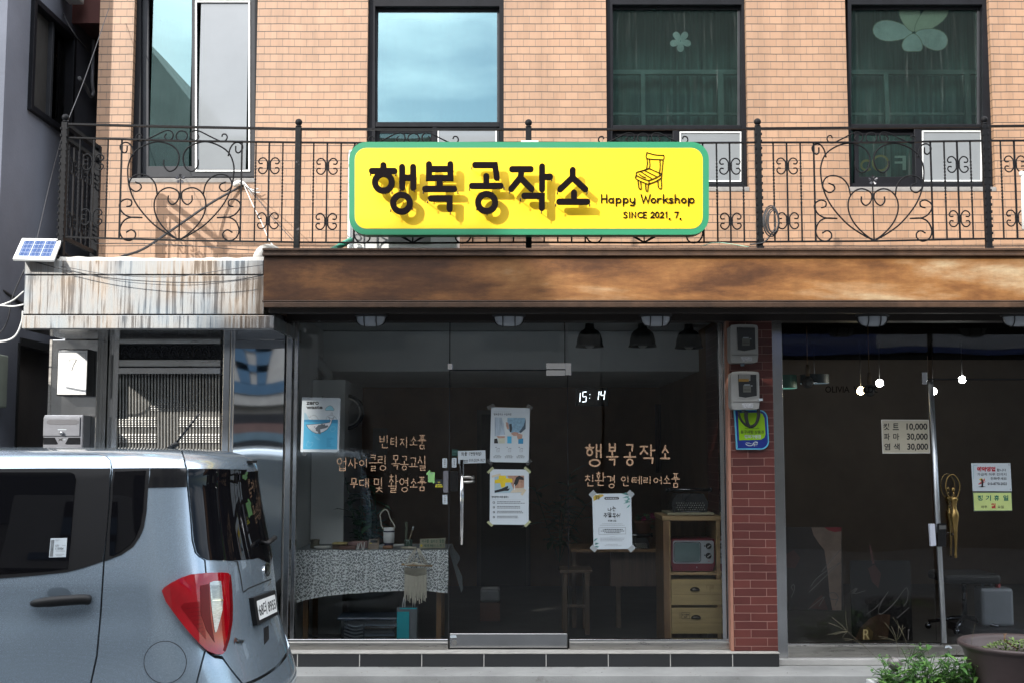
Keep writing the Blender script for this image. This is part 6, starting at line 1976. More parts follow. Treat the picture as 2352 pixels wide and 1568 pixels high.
for k in range(5):
    m.fstroke(fw, [(510 + k * 30, 822), (545 + k * 34, 890), (620 + k * 30, 955 + k * 6), (690 + k * 10, 992)], 4, DG, 2.1, smooth=3)
m.fdisc(fw, 675, 862, 10, 10, INK, 2.4, n=10)
m.fpoly(fw, [tuple(p)[:2] for p in cr([Vector(q + (0,)) for q in [(895, 495), (915, 465), (945, 440), (990, 420), (1035, 435), (1060, 470), (1082, 500), (1060, 525), (985, 520), (910, 522)]], 3, True)], mat('print_cloud', (.22, .48, .58), .55), 1.2)
m.fstroke(fw, [(895, 495), (915, 465), (945, 440), (990, 420), (1035, 435), (1060, 470), (1082, 500), (1060, 525), (985, 520), (910, 522)], 7, DG, 1.4, True, smooth=3)
for q in ([(610, 640), (650, 620), (700, 640), (740, 690), (760, 740), (690, 755), (640, 730), (610, 690)], [(545, 640), (560, 670), (590, 660), (580, 630)], [(910, 712), (930, 660), (985, 620), (1060, 630), (1110, 670), (1135, 712)], [(1010, 610), (1020, 570), (1040, 575), (1045, 615)]):
    m.fstroke(fw, q, 6, DG, 1.4, smooth=3)
for q in ([(500, 1240), (540, 1150), (560, 1200), (640, 1190), (600, 1270), (530, 1285)], [(670, 1060), (720, 1080), (775, 1130), (730, 1125)], [(1000, 900), (1040, 860), (1100, 870), (1100, 930), (1040, 960), (1000, 930)]):
    m.fstroke(fw, q, 5, mat('print_light_blue', (.25, .52, .68), .55), 1.4, True, smooth=3)
m.ftext(fw, 'zero', 498, 335, 760, 405, INK, 2, .03); m.ftext(fw, 'waste', 498, 425, 838, 492, INK, 2, .03)
for k in range(11):
    m.frect(fw, 922, 1092 + k * 18.5, 922 + (130, 170, 120, 60, 90, 80, 70, 105, 90, 100, 165)[k], 1098 + k * 18.5, LB2, 1.4)
m.build('print', zw)
tapes(zw, fw, [(1170, 1400, -42, 190, 60), (450, 1430, 45, 90, 60), (840, 245, 0, 40, 40)])
f2_ = Fr(e2, YPp)
def para(mb, fr, x, y, ws, hgt, step, mt=GREYINK, k=1.5):
    """lines of print too small to read in the photo"""
    for i, w_ in enumerate(ws):
        xx = x
        while xx < x + w_ - 4:
            l = RN.uniform(9, 22)
            mb.frect(fr, xx, y + i * step, min(xx + l, x + w_), y + i * step + hgt, mt, k); xx += l + 4
p1 = sheet('class_poster', 'class poster with a photo of hands above three small icons', 'poster', f2_, [(692, 176), (1097, 184), (1084, 754), (678, 746)])
SK = mat('print_skin', (.42, .26, .20), .55, 0, .15, 40); DEN = mat('print_denim', (.20, .34, .45), .55, 0, .25, 60); STR = mat('print_striped_shirt', (.34, .42, .50), .55, 0, .35, 80, stretch=(1, 1, .1)); PBG = mat('print_pale_ground', (.50, .56, .58), .55)
m = MB()
m.ftext(f2_, '행복공작소 수업과정', 718, 237, 902, 260, INK, 1.5, .014); para(m, f2_, 720, 221, [165], 4, 8)
m.fpoly(f2_, [(728, 278), (1055, 284), (1026, 556), (722, 552)], PBG, 1)
m.fpoly(f2_, [(728, 280), (800, 282), (822, 340), (836, 460), (728, 478)], STR, 1.6)
m.fpoly(f2_, [(862, 284), (1048, 286), (1044, 400), (1000, 440), (900, 440), (862, 400)], DEN, 1.6)
m.fpoly(f2_, [(1054, 290), (1052, 400), (1000, 445), (985, 430), (1030, 370)], mat('print_dark_sleeve', (.06, .09, .12), .55), 2)
for q in ([(845, 330), (870, 335), (880, 400), (860, 405), (848, 370)], [(895, 450), (930, 432), (975, 440), (985, 470), (930, 475)], [(960, 480), (985, 450), (1020, 460), (1015, 500), (970, 510)], [(745, 478), (800, 472), (840, 480), (830, 496), (770, 500)]):
    m.fpoly(f2_, q, SK, 2.2)
m.fpoly(f2_, [(880, 352), (905, 346), (912, 400), (900, 440), (886, 430)], mat('print_tool_dark', (.03, .04, .05), .5), 2.4); m.fpoly(f2_, [(724, 505), (755, 500), (765, 552), (722, 552)], INK, 2.2); m.fpoly(f2_, [(975, 505), (1028, 500), (1026, 556), (975, 556)], LB2, 2.2); m.fpoly(f2_, [(765, 500), (836, 500), (834, 552), (768, 552)], mat('print_pale_wood', (.50, .52, .42), .55), 2)
m.frect(f2_, 770, 470, 848, 476, WG, 2.6); m.frect(f2_, 860, 478, 905, 552, LB, 1.8)
for i, x in enumerate((735, 855, 977)):
    para(m, f2_, x, 590, [15], 5, 8, INK); m.fstroke(f2_, [(x + 15, 606), (x + 42, 606), (x + 42, 640), (x + 15, 640)], 4, GREYINK, 1.5, True); m.fstroke(f2_, [(x + 22, 612), (x + 34, 632)], 3, GREYINK, 1.8); m.frect(f2_, x + 25, 600, x + 48, 608, GREYINK, 1.8)
    para(m, f2_, x - 5, 676, [55], 4, 8, INK); para(m, f2_, x - 20, 688, [88, 80], 4, 12, INK)
m.build('print', p1)
tapes(p1, f2_, [(690, 170, -25, 80, 40), (1095, 175, 30, 70, 40), (675, 745, 40, 70, 38), (1085, 750, -40, 70, 38)])
p2 = sheet('class_poster', 'class poster with a yellow shape and wrench photo, fixed with green tape', 'poster', f2_, [(680, 822), (1086, 826), (1083, 1403), (676, 1399)])
YEL = mat('print_yellow', (.62, .46, .02), .5)
m = MB()
m.frect(f2_, 726, 888, 1036, 1070, mat('print_photo_blue', (.30, .42, .48), .55), 1)
m.fpoly(f2_, [(860, 888), (1036, 888), (1036, 1012), (930, 1040)], mat('print_photo_brown', (.34, .20, .14), .55, 0, .3, 50), 1.5)
m.fpoly(f2_, [(770, 888), (845, 888), (848, 915), (912, 922), (915, 960), (840, 962), (838, 1000), (800, 1018), (785, 965), (730, 970), (728, 935), (770, 925)], YEL, 2)
m.fpoly(f2_, [(726, 1045), (800, 1025), (865, 995), (872, 1010), (860, 1025), (890, 1022), (870, 1048), (830, 1048), (730, 1068)], INK, 2.2); m.fpoly(f2_, [(950, 910), (985, 888), (1030, 908), (1034, 935), (985, 930), (970, 975), (940, 1000), (925, 985)], INK, 2.2)
m.fpoly(f2_, [(930, 1020), (1034, 1018), (1036, 1062), (890, 1068)], mat('print_pale_wood2', (.52, .46, .36), .55), 1.8); m.frect(f2_, 932, 980, 940, 1040, WG, 2.4)
m.ftext(f2_, '행복공작소 목공 클래스', 696, 1100, 874, 1124, INK, 1.5, .014); m.frect(f2_, 698, 1140, 1036, 1142, GREYINK, 1.5)
for i, y in enumerate((1158, 1208, 1258, 1310)):
    m.fstroke(f2_, [(720 + 11 * cos(t), y + 12 + 12 * sin(t)) for t in [k * pi / (8 if i == 0 else 2) + pi / 4 for k in range(16 if i == 0 else 4)]], 3.5, INK, 1.5, True); m.fstroke(f2_, [(720, y + 6), (720, y + 13), (726, y + 15)], 3, INK, 1.8)
    para(m, f2_, 754, y, [(252, 245, 260, 215)[i], (290, 242, 275, 220)[i]], 6, 16, INK)
m.build('print', p2)
GTP = mat('olive_masking_tape', (.34, .36, .20), .6)
tapes(p2, f2_, [(685, 832, -45, 80, 26), (1072, 830, 42, 85, 26), (680, 1392, 42, 70, 26), (1072, 1392, -45, 80, 26)], GTP)
tapes(p2, f2_, [(745, 888, -15, 95, 22), (1028, 1062, -55, 70, 26)], mat('beige_tape', (.52, .46, .34), .6))
c_ = sheet('phone_note', 'white note with handwritten phone number behind the door handle', 'note', f2_, [(344, 632), (631, 624), (634, 756), (348, 764)])
m = MB(); hand(m, f2_, '외출', (380, 645, 440, 680), 4.5, INK); m.fstroke(f2_, [(468, 645), (460, 660), (466, 676)], 4, INK, 1); hand(m, f2_, '현장작업', (476, 645, 578, 678), 4, INK); m.fstroke(f2_, [(582, 642), (588, 658), (582, 674)], 4, INK, 1)
hand(m, f2_, '번호', (408, 725, 448, 750), 4, INK); m.ftext(f2_, '010-2339-1927', 460, 714, 626, 742, INK, 1.5, .01, slant=4); m.build('writing', c_)
for nm, lab, q, letters in (('lock_label', 'small white label above the grey lock case on the glass', [(182, 709), (230, 709), (230, 806), (182, 806)], '고정문'), ('lock_label', 'small white label above the black door lock', [(281, 705), (329, 705), (329, 803), (281, 803)], '미세요'), ('lock_label', 'small white label below the grey lock case on the glass', [(184, 1089), (234, 1089), (234, 1187), (184, 1187)], '고정문')):
    o = sheet(nm, lab, 'label', f2_, q)
    m = MB()
    for k, ch in enumerate(letters):
        m.ftext(f2_, ch, q[0][0] + 17, q[0][1] + 10 + k * 22, q[0][0] + 32, q[0][1] + 26 + k * 22, INK, 1.5, .01)
    m.frect(f2_, q[0][0] + 12, q[0][1] + 80, q[0][0] + 36, q[0][1] + 86, GREYINK, 1.5); m.build('writing', o)
m = MB(); LGN = mat('light_green_paper', (.30, .62, .22), .6); m.fpoly(f2_, [(30, 853), (103, 853), (98, 958), (32, 958)], LGN, 0, .001)
o = tag(m.build('memo_note'), 'small light green memo note taped left of the door lock', 'note'); m = MB(); para(m, f2_, 40, 866, [50], 6, 10, GREYINK); para(m, f2_, 38, 885, [30, 24, 28], 3, 18, GREYINK); m.fpoly(f2_, [(12, 872), (45, 830), (58, 842), (25, 884)], LGN, 1.2); m.fpoly(f2_, [(76, 958), (98, 945), (104, 958), (88, 972)], LGN, 1.2); m.build('print', o)
m = MB(); m.frect(f2_, 106, 928, 188, 1012, mat('black_sticker', (.02, .025, .03), .4), 0, .001); o = tag(m.build('security_sticker'), 'black and yellow security sticker beside the grey lock case', 'sticker')
m = MB(); m.frect(f2_, 108, 994, 184, 1011, mat('sticker_yellow', (.62, .55, .03), .5), 1); para(m, f2_, 114, 978, [66], 9, 10, mat('sticker_yellow', (.62, .55, .03), .5)); m.fpoly(f2_, [(130, 960), (136, 946), (145, 956), (154, 946), (160, 960), (145, 970)], mat('sticker_dim_yellow', (.30, .27, .03), .5), 1); m.frect(f2_, 122, 1000, 168, 1005, INK, 1.6); m.build('print', o)
m = MB(); m.frect(f2_, 282, 615, 344, 684, mat('dark_green_sticker', (.012, .05, .042), .4), 0, .001); o = tag(m.build('hours_sticker'), 'dark green sticker at the corner of the phone note', 'sticker'); m = MB(); m.frect(f2_, 285, 638, 334, 643, mat('green_print', (.10, .22, .19), .5), 1); m.frect(f2_, 285, 664, 320, 667, mat('green_print', (.10, .22, .19), .5), 1); m.build('print', o)
f3 = Fr(e3, YPp)
p3 = sheet('weekend_poster', 'pale weekend carpenter poster with green leaf corners', 'poster', f3, [(168, 128), (549, 124), (562, 668), (184, 673)])
LF = mat('print_leaf_green', (.10, .28, .26), .55, 0, .2, 40); MUS = mat('print_mustard', (.45, .33, .06), .55)
m = MB()
m.fpoly(f3, [(178, 160), (200, 142), (270, 132), (282, 148), (230, 178), (182, 200)], MUS, 1); m.fpoly(f3, [(288, 166), (300, 160), (425, 160), (432, 172), (428, 184), (296, 186), (288, 178)], INK, 1)
para(m, f3, 300, 169, [118], 6, 8, WG, 2); hand(m, f3, '모집', (200, 148, 240, 182), 4, INK, k0=2)
for x, y, ang, l in ((540, 140, 170, 90), (540, 150, 195, 80), (545, 170, 215, 70), (545, 200, 200, 75), (545, 215, 160, 70), (545, 230, 225, 60), (530, 150, 140, 60), (545, 190, 140, 66), (188, 590, -40, 45), (188, 612, 5, 50), (188, 640, 20, 48), (190, 655, -15, 52), (188, 600, -70, 36), (190, 630, -30, 44)):
    a = radians(ang); c, s = cos(a), -sin(a) if x > 300 else sin(a)
    s = abs(s) * (1 if (x > 300 and ang > 175) or (x < 300 and ang > 0) else -1)
    m.fpoly(f3, [(x, y), (x + c * l * .5 - s * 7, y + s * l * .5 + c * 7), (x + c * l, y + s * l), (x + c * l * .5 + s * 7, y + s * l * .5 - c * 7)], LF, 1.4)
hand(m, f3, '나는', [(322, 265, 360, 300), (365, 250, 400, 298)], 5.5, INK); hand(m, f3, '주말목수', [(280, 318, 316, 362), (320, 312, 362, 358), (366, 318, 402, 370), (402, 322, 434, 360)], 5.5, INK)
m.fstroke(f3, [(442, 322), (438, 346)], 5, INK, 1); m.fdisc(f3, 437, 357, 3, 3, INK, 1, n=8)
hand(m, f3, '수강생 모집', (322, 384, 404, 402), 2.6, INK); para(m, f3, 266, 420, [200], 5, 8); para(m, f3, 245, 435, [240], 5, 8)
m.fstroke(f3, [(234, 462), (495, 458), (498, 522), (234, 527)], 2, INK, 1, True)
for k, (x, w_) in enumerate(((280, 180), (262, 212), (296, 140))):
    m.fdisc(f3, x - 4, 478 + k * 16, 4, 4, INK, 1, n=8); para(m, f3, x + 8, 474 + k * 16, [w_], 7, 8, INK)
para(m, f3, 345, 545, [42], 3, 8); para(m, f3, 248, 560, [240, 236, 215], 5, 13.5); para(m, f3, 306, 622, [118], 4, 8); para(m, f3, 290, 636, [165], 4, 8)
m.build('print', p3)
tapes(p3, f3, [(172, 130, -45, 66, 46), (545, 128, 42, 66, 46), (182, 664, 42, 66, 46), (556, 664, -42, 66, 46)], mat('frosted_tape', (.30, .33, .34), .4))
f5 = Fr(d3, YPp)
pb = MB(); pb.fpoly(f5, [(968, 971), (1320, 972), (1330, 1220), (978, 1221)], mat('cream_board_edge', (.62, .60, .54), .5), 0, .003); pbo = tag(pb.build('price_board'), 'cream price board listing three prices ending in thousands', 'price board')
m = MB(); m.fpoly(f5, [(976, 979), (1313, 980), (1322, 1213), (985, 1214)], mat('cream_board', (.50, .46, .36), .5), .8)
for k, (a, b, c) in enumerate((('컷', '트', '10,000'), ('파', '마', '30,000'), ('염', '색', '30,000'))):
    y0, dx = 998 + k * 74, k * 3
    m.ftext(f5, a, 985 + dx, y0, 1028 + dx, y0 + 50, INK, 2, .02); m.ftext(f5, b, 1053 + dx, y0, 1098 + dx, y0 + 50, INK, 2, .02); m.ftext(f5, c, 1154 + dx, y0, 1308 + dx, y0 + 56, INK, 2, .03)
m.build('lettering', pbo)
f6 = Fr(e6, .002)
rn = sheet('reservation_notice', 'pale blue reservation notice with red heading and phone number', 'notice', f6, [(738, 212), (1210, 212), (1228, 550), (756, 548)])
RDK = mat('print_red', (.42, .015, .03), .5); TEA = mat('print_teal', (.10, .40, .45), .5)
m = MB()
m.ftext(f6, '예약영업', 808, 254, 1028, 312, RDK, 1.5, .05); m.ftext(f6, '합니다', 1046, 278, 1158, 312, INK, 1.5, .01); m.ftext(f6, '가급적 하루 전까지', 810, 330, 1162, 364, INK, 1.5, .008); m.ftext(f6, '전화주세요', 970, 380, 1166, 414, INK, 1.5, .008); m.ftext(f6, '010-8770-2022', 936, 444, 1168, 476, INK, 1.5, .02)
m.fpoly(f6, [(852, 405), (872, 400), (885, 440), (880, 492), (860, 492), (862, 440)], INK, 1.8); m.fpoly(f6, [(815, 470), (850, 438), (900, 392), (905, 420), (870, 450)], mat('print_coral', (.55, .16, .12), .5), 1.4); m.fpoly(f6, [(822, 460), (920, 430), (905, 440), (830, 470)], RDK, 1.6); m.fpoly(f6, [(830, 405), (862, 392), (880, 400), (850, 425)], YEL, 1.2); m.fpoly(f6, [(820, 496), (865, 488), (915, 494), (870, 503)], INK, 1.5)
m.fstroke(f6, [(810, 238), (765, 238), (768, 400)], 4, TEA, 1); m.fstroke(f6, [(1198, 222), (1188, 232), (1200, 242)], 3, INK, 1); m.fdisc(f6, 1210, 526, 6, 10, GREYINK, 1, n=8)
m.build('print', rn)
m = MB(); m.fpoly(f6, [(755, 560), (1226, 560), (1234, 788), (768, 792)], mat('plastic_sleeve', (.10, .14, .12), .2), -.5, .001); hn = tag(m.build('holiday_notice'), 'yellow green holiday notice below the reservation notice', 'notice')
m = MB(); m.fpoly(f6, [(764, 570), (1220, 570), (1230, 780), (776, 782)], mat('lime_paper', (.50, .60, .22), .55), 1)
for a, x in (('정', 812), ('기', 912), ('휴', 1012), ('일', 1122)):
    m.ftext(f6, a, x, 598, x + 64, 664, mat('print_dark_green', (.01, .13, .09), .5), 2, .03)
m.ftext(f6, '매주', 856, 722, 930, 756, INK, 2, .008); m.ftext(f6, '월', 974, 694, 1032, 756, RDK, 2, .03); m.ftext(f6, '요일', 1056, 722, 1130, 756, INK, 2, .008); m.build('lettering', hn)

# ---------------------------------------------------------------- in the shop window
def ft(c, Y): return Fr(c, Y)
YT = .34
ft4 = Fr(e4, YT)
ttz = ft4.p(800, 575)[1]
tx0, tx1 = ft4.p(78, 600)[0], ft4.p(1745, 600)[0]
tb_ = thing('display_table', 'low display table hidden under white lace cloth', 'table', ((tx0 + tx1) / 2, .62, SFZ))
m = MB(); m.box(tx0 + .02, tx1 - .01, YT + .02, .95, ttz - .03, ttz - .004, WOOD); m.build('table_top', tb_)
for x in (tx0 + .06, tx1 - .08):
    for y in (YT + .08, .88):
        m = MB(); m.box(x, x + .04, y, y + .04, SFZ, ttz - .032, WOODD); m.build('leg', tb_)
def lace_mat():
    m = bpy.data.materials.new('white_lace'); m.use_nodes = True
    t = m.node_tree; L = t.links.new; b = t.nodes['Principled BSDF']
    co = node(t, 'ShaderNodeTexCoord')
    nz = node(t, 'ShaderNodeTexNoise', Scale=9.0, Detail=2.0); L(co.outputs['Object'], nz.inputs['Vector'])
    mm = node(t, 'ShaderNodeMix', data_type='VECTOR'); mm.inputs[0].default_value = .07
    L(co.outputs['Object'], mm.inputs[4]); L(nz.outputs['Color'], mm.inputs[5])
    n1 = node(t, 'ShaderNodeTexNoise', Scale=11.0, Detail=.4, Distortion=2.8); L(mm.outputs[1], n1.inputs['Vector'])
    v1 = node(t, 'ShaderNodeTexVoronoi', feature='DISTANCE_TO_EDGE', Scale=26.0); L(mm.outputs[1], v1.inputs['Vector'])
    w_ = node(t, 'ShaderNodeMath', operation='PINGPONG'); w_.inputs[1].default_value = .06; L(n1.outputs['Fac'], w_.inputs[0])
    r = node(t, 'ShaderNodeValToRGB'); r.color_ramp.interpolation = 'EASE'; r.color_ramp.elements[0].position = .014; r.color_ramp.elements[1].position = .024
    L(w_.outputs[0], r.inputs[0])
    r2 = node(t, 'ShaderNodeValToRGB'); r2.color_ramp.elements[0].position = .0; r2.color_ramp.elements[1].position = .004; r2.color_ramp.elements[0].color = (1, 1, 1, 1); r2.color_ramp.elements[1].color = (0, 0, 0, 1)
    L(v1.outputs['Distance'], r2.inputs[0])
    mxx = node(t, 'ShaderNodeMath', operation='MULTIPLY'); L(r.outputs[0], mxx.inputs[0])
    iv = node(t, 'ShaderNodeMath', operation='SUBTRACT'); iv.inputs[0].default_value = 1.0; L(r2.outputs[0], iv.inputs[1]); L(iv.outputs[0], mxx.inputs[1])
    mc = node(t, 'ShaderNodeMix', data_type='RGBA'); L(mxx.outputs[0], mc.inputs[0]); mc.inputs[6].default_value = (.085, .095, .10, 1); mc.inputs[7].default_value = (.80, .84, .84, 1)
    L(mc.outputs[2], b.inputs['Base Color']); b.inputs['Roughness'].default_value = .8
    return m
LACE = mat('grey_lace_net', (.24, .26, .265), .85, 0, .2, 60)
LACEW = mat('white_lace_thread', (.88, .90, .90), .85, 0, .05, 20)
bot = [(75, 1160), (200, 1125), (400, 1085), (600, 1056), (830, 1045), (1000, 1030), (1180, 1022), (1530, 1020), (1650, 1035), (1752, 1046)]
def botz(s_):
    x = 75 + (1752 - 75) * s_
    for a, b in zip(bot, bot[1:]):
        if x <= b[0]: return a[1] + (b[1] - a[1]) * (x - a[0]) / (b[0] - a[0])
    return bot[-1][1]
m = MB()
def clo(u, v):
    if v < .12:                                  # lying on the table
        q = v / .12
        return (tx0 + (tx1 - tx0 + .02) * u, .95 + (YT - .95) * q, ttz + .003)
    q = (v - .12) / .88
    z1 = ft4.p(800, botz(u))[1]
    y = YT - .006 - .012 * q - .014 * q * sin(u * 21 + 1.2) - .008 * q * sin(u * 47) - .02 * q * (1 - u) ** 4
    return (tx0 + (tx1 - tx0 + .02) * u + .006 * sin(q * 5), y, ttz + .003 + (z1 - ttz) * q)
m.grid(clo, 110, 40, LACE)
def clo2(u, v):
    z1 = ft4.p(800, 1046 - 420 * u)[1]
    return (tx1 + .022 + .10 * v * (1 - .7 * u) + .02 * v * sin(u * 11), YT + .6 * u, ttz + .003 + (z1 - ttz) * v * (1 if u < .2 else .8))
m.grid(clo2, 30, 24, LACE)
# the woven vines: curling ribbons and leaf lobes lying on the cloth
MOT = [([(0, .5), (.14, .78), (.32, .74), (.5, .5), (.66, .24), (.84, .22), (1, .5)], .075), ([(.30, .74), (.30, .95), (.46, 1.02), (.56, .88), (.46, .78), (.40, .88)], .06), ([(.68, .24), (.72, .03), (.56, -.04), (.46, .08), (.54, .20), (.62, .11)], .06),
       ([(.12, .70), (.02, .90), (.12, 1.05)], .09), ([(.88, .26), (.98, .08), (.90, -.06)], .09), ([(.50, .50), (.66, .56), (.74, .70), (.66, .80), (.58, .72)], .065), ([(.48, .50), (.32, .44), (.24, .30), (.32, .20), (.40, .28)], .065),
       ([(.78, .50), (.90, .66), (.84, .80)], .12), ([(.20, .50), (.10, .34), (.16, .20)], .12), ([(.70, .92), (.82, .98), (.94, .90)], .10), ([(.30, .06), (.18, .02), (.06, .10)], .10), ([(.93, .55), (1.02, .74), (.98, .88)], .06), ([(.06, .46), (-.02, .28), (.02, .12)], .06)]
TW, THh = 15, 5
def on_cloth(u, v, o):
    p_ = Vector(clo(min(1, max(0, u)), .12 + .88 * min(1, max(0, v))))
    return p_ + Vector((0, -o, 0))
for ti in range(TW):
    for tj in range(THh):
        fl_p = (ti + tj) % 2; mx_f, my_f, jx, jy = RN.random() < .5, RN.random() < .5, RN.uniform(-.12, .12), RN.uniform(-.12, .12)
        for pts, wd in MOT:
            P_ = cr([Vector((p[0], p[1], 0)) for p in pts], 3)
            vs_, fs_ = [], []
            for k, p in enumerate(P_):
                d_ = (P_[min(k + 1, len(P_) - 1)] - P_[max(k - 1, 0)]).normalized()
                n_ = Vector((-d_.y, d_.x, 0)) * wd * .62 * (1 - .75 * abs(2 * k / (len(P_) - 1) - 1) ** 3)
                for s_ in (1, -1):
                    q = p + n_ * s_
                    x_, y_ = (1 - q.x if mx_f else q.x) + jx, (1 - q.y if my_f else q.y) + jy
                    vs_.append(on_cloth((ti + x_) / TW, (tj + y_) / THh, .0016))
            for k in range(len(P_) - 1):
                fs_.append((2 * k, 2 * k + 1, 2 * k + 3, 2 * k + 2))
            m.add(vs_, fs_, LACEW, True)
# white border along the hem
hem = [(u_k / 110, v_k) for u_k in range(111) for v_k in (.955, 1.0)]
m.add([on_cloth(u, v, .0012) for u, v in hem], [(2 * k, 2 * k + 1, 2 * k + 3, 2 * k + 2) for k in range(110) if k % 3], LACEW, True)
tag(m.build('lace_tablecloth'), 'white lace tablecloth draped over the display table', 'tablecloth')
# macrame hanging in front of the cloth
fm = Fr(e4, YT - .07)
mac = thing('macrame_hanging', 'cream macrame wall hanging on a stick in front of the lace cloth', 'wall hanging', (fm.p(1400, 1190)[0], YT - .07, fm.p(1400, 1190)[1]))
COT = mat('cream_cotton_cord', (.62, .58, .48), .9, 0, .08, 50)
m = MB(); m.tube([fm.v(1255, 728), fm.v(1330, 738), fm.v(1450, 740), fm.v(1595, 745)], .008, WOOD, 8); m.build('stick', mac)
m = MB(); m.tube(cr([fm.v(1290, 735), fm.v(1360, 722), fm.v(1380, 712), fm.v(1440, 730), fm.v(1520, 735)], 4), .009, COT, 8)
for a, b in (((1290, 728), (1400, 560)), ((1320, 728), (1408, 558)), ((1372, 720), (1412, 556)), ((1545, 728), (1440, 558)), ((1510, 728), (1432, 556)), ((1480, 726), (1425, 556)), ((1528, 728), (1450, 560))):
    m.tube([fm.v(*a, dy=-.004), fm.v(*b, dy=.03)], .0035, COT, 6)
for i in range(15):                              # knotted band in a V
    for s_ in (0, 1):
        for r in range(6):
            x = 1298 + i * 15
            y = 766 + r * 15 + abs(7 - i) * -(3.2) * (1 if r > 2 else .3) + 12
            m.ball(fm.v(x + (r % 2) * 7, y, -.006), .0062, COT, 6)
m.build('knotted_band', mac)
m = MB()
for i in range(27):
    x = 1294 + i * 8.9
    y0 = 800 + (40 - abs(13 - i) * 2.4)
    y1 = 1130 + 40 * sin(i * 2.3) - abs(13 - i) * 2.2 + (30 if i in (10, 16) else 0)
    sway = RN.uniform(-12, 12)
    m.tube(cr([fm.v(x, y0 - 40), fm.v(x + RN.uniform(-3, 3), (y0 + y1) / 2, RN.uniform(-.012, .004)), fm.v(x + sway * .6, y1 - 30, RN.uniform(-.012, .004)), fm.v(x + sway, y1, RN.uniform(-.012, .006))], 5), .0046, COT, 6)
m.build('fringe', mac)
m = MB(); c_ = fm.v(1422, 678, -.012); m.lathe([(.001, 0), (.016, 0), (.016, .004), (.001, .004)], c_, mat('wood_tag', (.62, .58, .50), .6), 20, axis='Y'); m.frect(Fr(e4, YT - .084), 1404, 676, 1440, 681, GREYINK, 0); m.build('tag_disc', mac)
# small goods on the table
def on_table(px, Yt): return pt(*e4(px, 560), Yt)[0]
TZ = ttz + .005
def lobj(name, lab, cat, prof_, px, Yt, mt, n=24, group=None, sc=(1, 1), parts=()):
    m = MB(); m.lathe(prof_, (on_table(px, Yt), Yt, TZ), mt, n, sc=sc)
    return tag(m.build(name), lab, cat, group)
u_ = .2087 * (9.12 + .45) / FPX
SISAL = mat('olive_twine', (.14, .13, .09), .9, 0, .3, 60)
lobj('twine_spool', 'olive twine spool at the left end of the lace table', 'spool', [(.001, 0), (54 * u_, 0), (52 * u_, 10 * u_), (46 * u_, 50 * u_), (52 * u_, 82 * u_), (52 * u_, 92 * u_), (.001, 92 * u_)], 302, .50, SISAL)
lobj('soap_dish', 'pale oval dish beside the twine spool', 'dish', [(.001, 0), (60 * u_, 0), (90 * u_, 14 * u_), (92 * u_, 26 * u_), (70 * u_, 34 * u_), (.001, 30 * u_)], 385, .42, mat('pale_ceramic', (.52, .52, .48), .4), sc=(1, .55))
lobj('soap_dish', 'brown round wooden dish in front of the lidded tumbler', 'dish', [(.001, 0), (50 * u_, 0), (60 * u_, 14 * u_), (54 * u_, 34 * u_), (.001, 38 * u_)], 1105, .42, mat('brown_wood_dish', (.24, .12, .06), .5), sc=(1, .6))
lobj('soap_dish', 'cream dish of small shells in front of the green jar', 'dish', [(.001, 0), (60 * u_, 0), (90 * u_, 12 * u_), (80 * u_, 24 * u_), (.001, 20 * u_)], 1335, .42, mat('cream_dish', (.55, .52, .40), .5), sc=(1, .5))
cup = thing('tumbler', 'white and navy tumbler in a sleeve with a long cord strap', 'tumbler', (on_table(1115, .46), .46, TZ))
c0 = (on_table(1115, .46), .46, TZ)
NAVY = mat('navy_plastic', (.016, .018, .055), .4)
m = MB(); m.lathe([(.001, 0), (46 * u_, 0), (52 * u_, 66 * u_)], c0, NAVY, 28); m.build('cup', cup)
m = MB(); m.lathe([(52 * u_, 62 * u_), (58 * u_, 66 * u_), (61 * u_, 120 * u_), (61 * u_, 176 * u_), (55 * u_, 178 * u_)], c0, mat('canvas_sleeve', (.62, .63, .62), .8, 0, .05, 40, bump=.2), 28); m.lathe([(59 * u_, 178 * u_), (62 * u_, 180 * u_), (62 * u_, 190 * u_), (59 * u_, 192 * u_)], c0, NAVY, 28); m.build('sleeve', cup)
m = MB(); m.lathe([(60 * u_, 193 * u_), (60 * u_, 202 * u_), (56 * u_, 210 * u_), (54 * u_, 226 * u_), (.001, 228 * u_)], c0, WHITEPL, 28); m.build('lid', cup)
m = MB(); fq = Fr(e4, .43); m.tube(cr([fq.v(1060, 340), fq.v(1034, 300), fq.v(1024, 220), fq.v(1018, 190), fq.v(1040, 150), fq.v(1075, 126), fq.v(1105, 145), fq.v(1130, 220), fq.v(1165, 280), fq.v(1180, 315), fq.v(1168, 345)], 5), .0048, COT, 6); m.build('strap', cup)
KRAFT = mat('kraft_card', (.22, .155, .095), .7, 0, .1, 20)
kb = MB(); fq = Fr(e4, .40); kb.fpoly(fq, [(882, 572), (1000, 572), (1012, 450), (896, 450)], KRAFT, 0, .03); kbo = tag(kb.build('kraft_box'), 'brown kraft box with a cut out window, standing on the table', 'box')
m = MB(); m.fpoly(fq, [(915, 460), (992, 460), (990, 490), (912, 490)], BLACK, 1); m.frect(fq, 886, 520, 1004, 523, mat('kraft_fold', (.14, .10, .06), .7), 1); m.frect(fq, 905, 491, 930, 500, YEL, 1.2); m.build('window', kbo)
bs = tag(MB().box(on_table(500, .46), on_table(655, .46), .42, .52, TZ, TZ + .035, mat('brown_tray', (.10, .06, .035), .6)).build('wooden_tray', bevel=.004), 'dark wooden tray carrying a yellow band beside the dishes', 'tray')
m = MB(); m.box(on_table(497, .44), on_table(657, .44), .40, .50, TZ + .036, TZ + .05, mat('straw_yellow', (.42, .33, .13), .6)); tag(m.build('straw_bundle', bevel=.005), 'bundle of straw yellow brushes lying on the dark wooden tray', 'brushes')
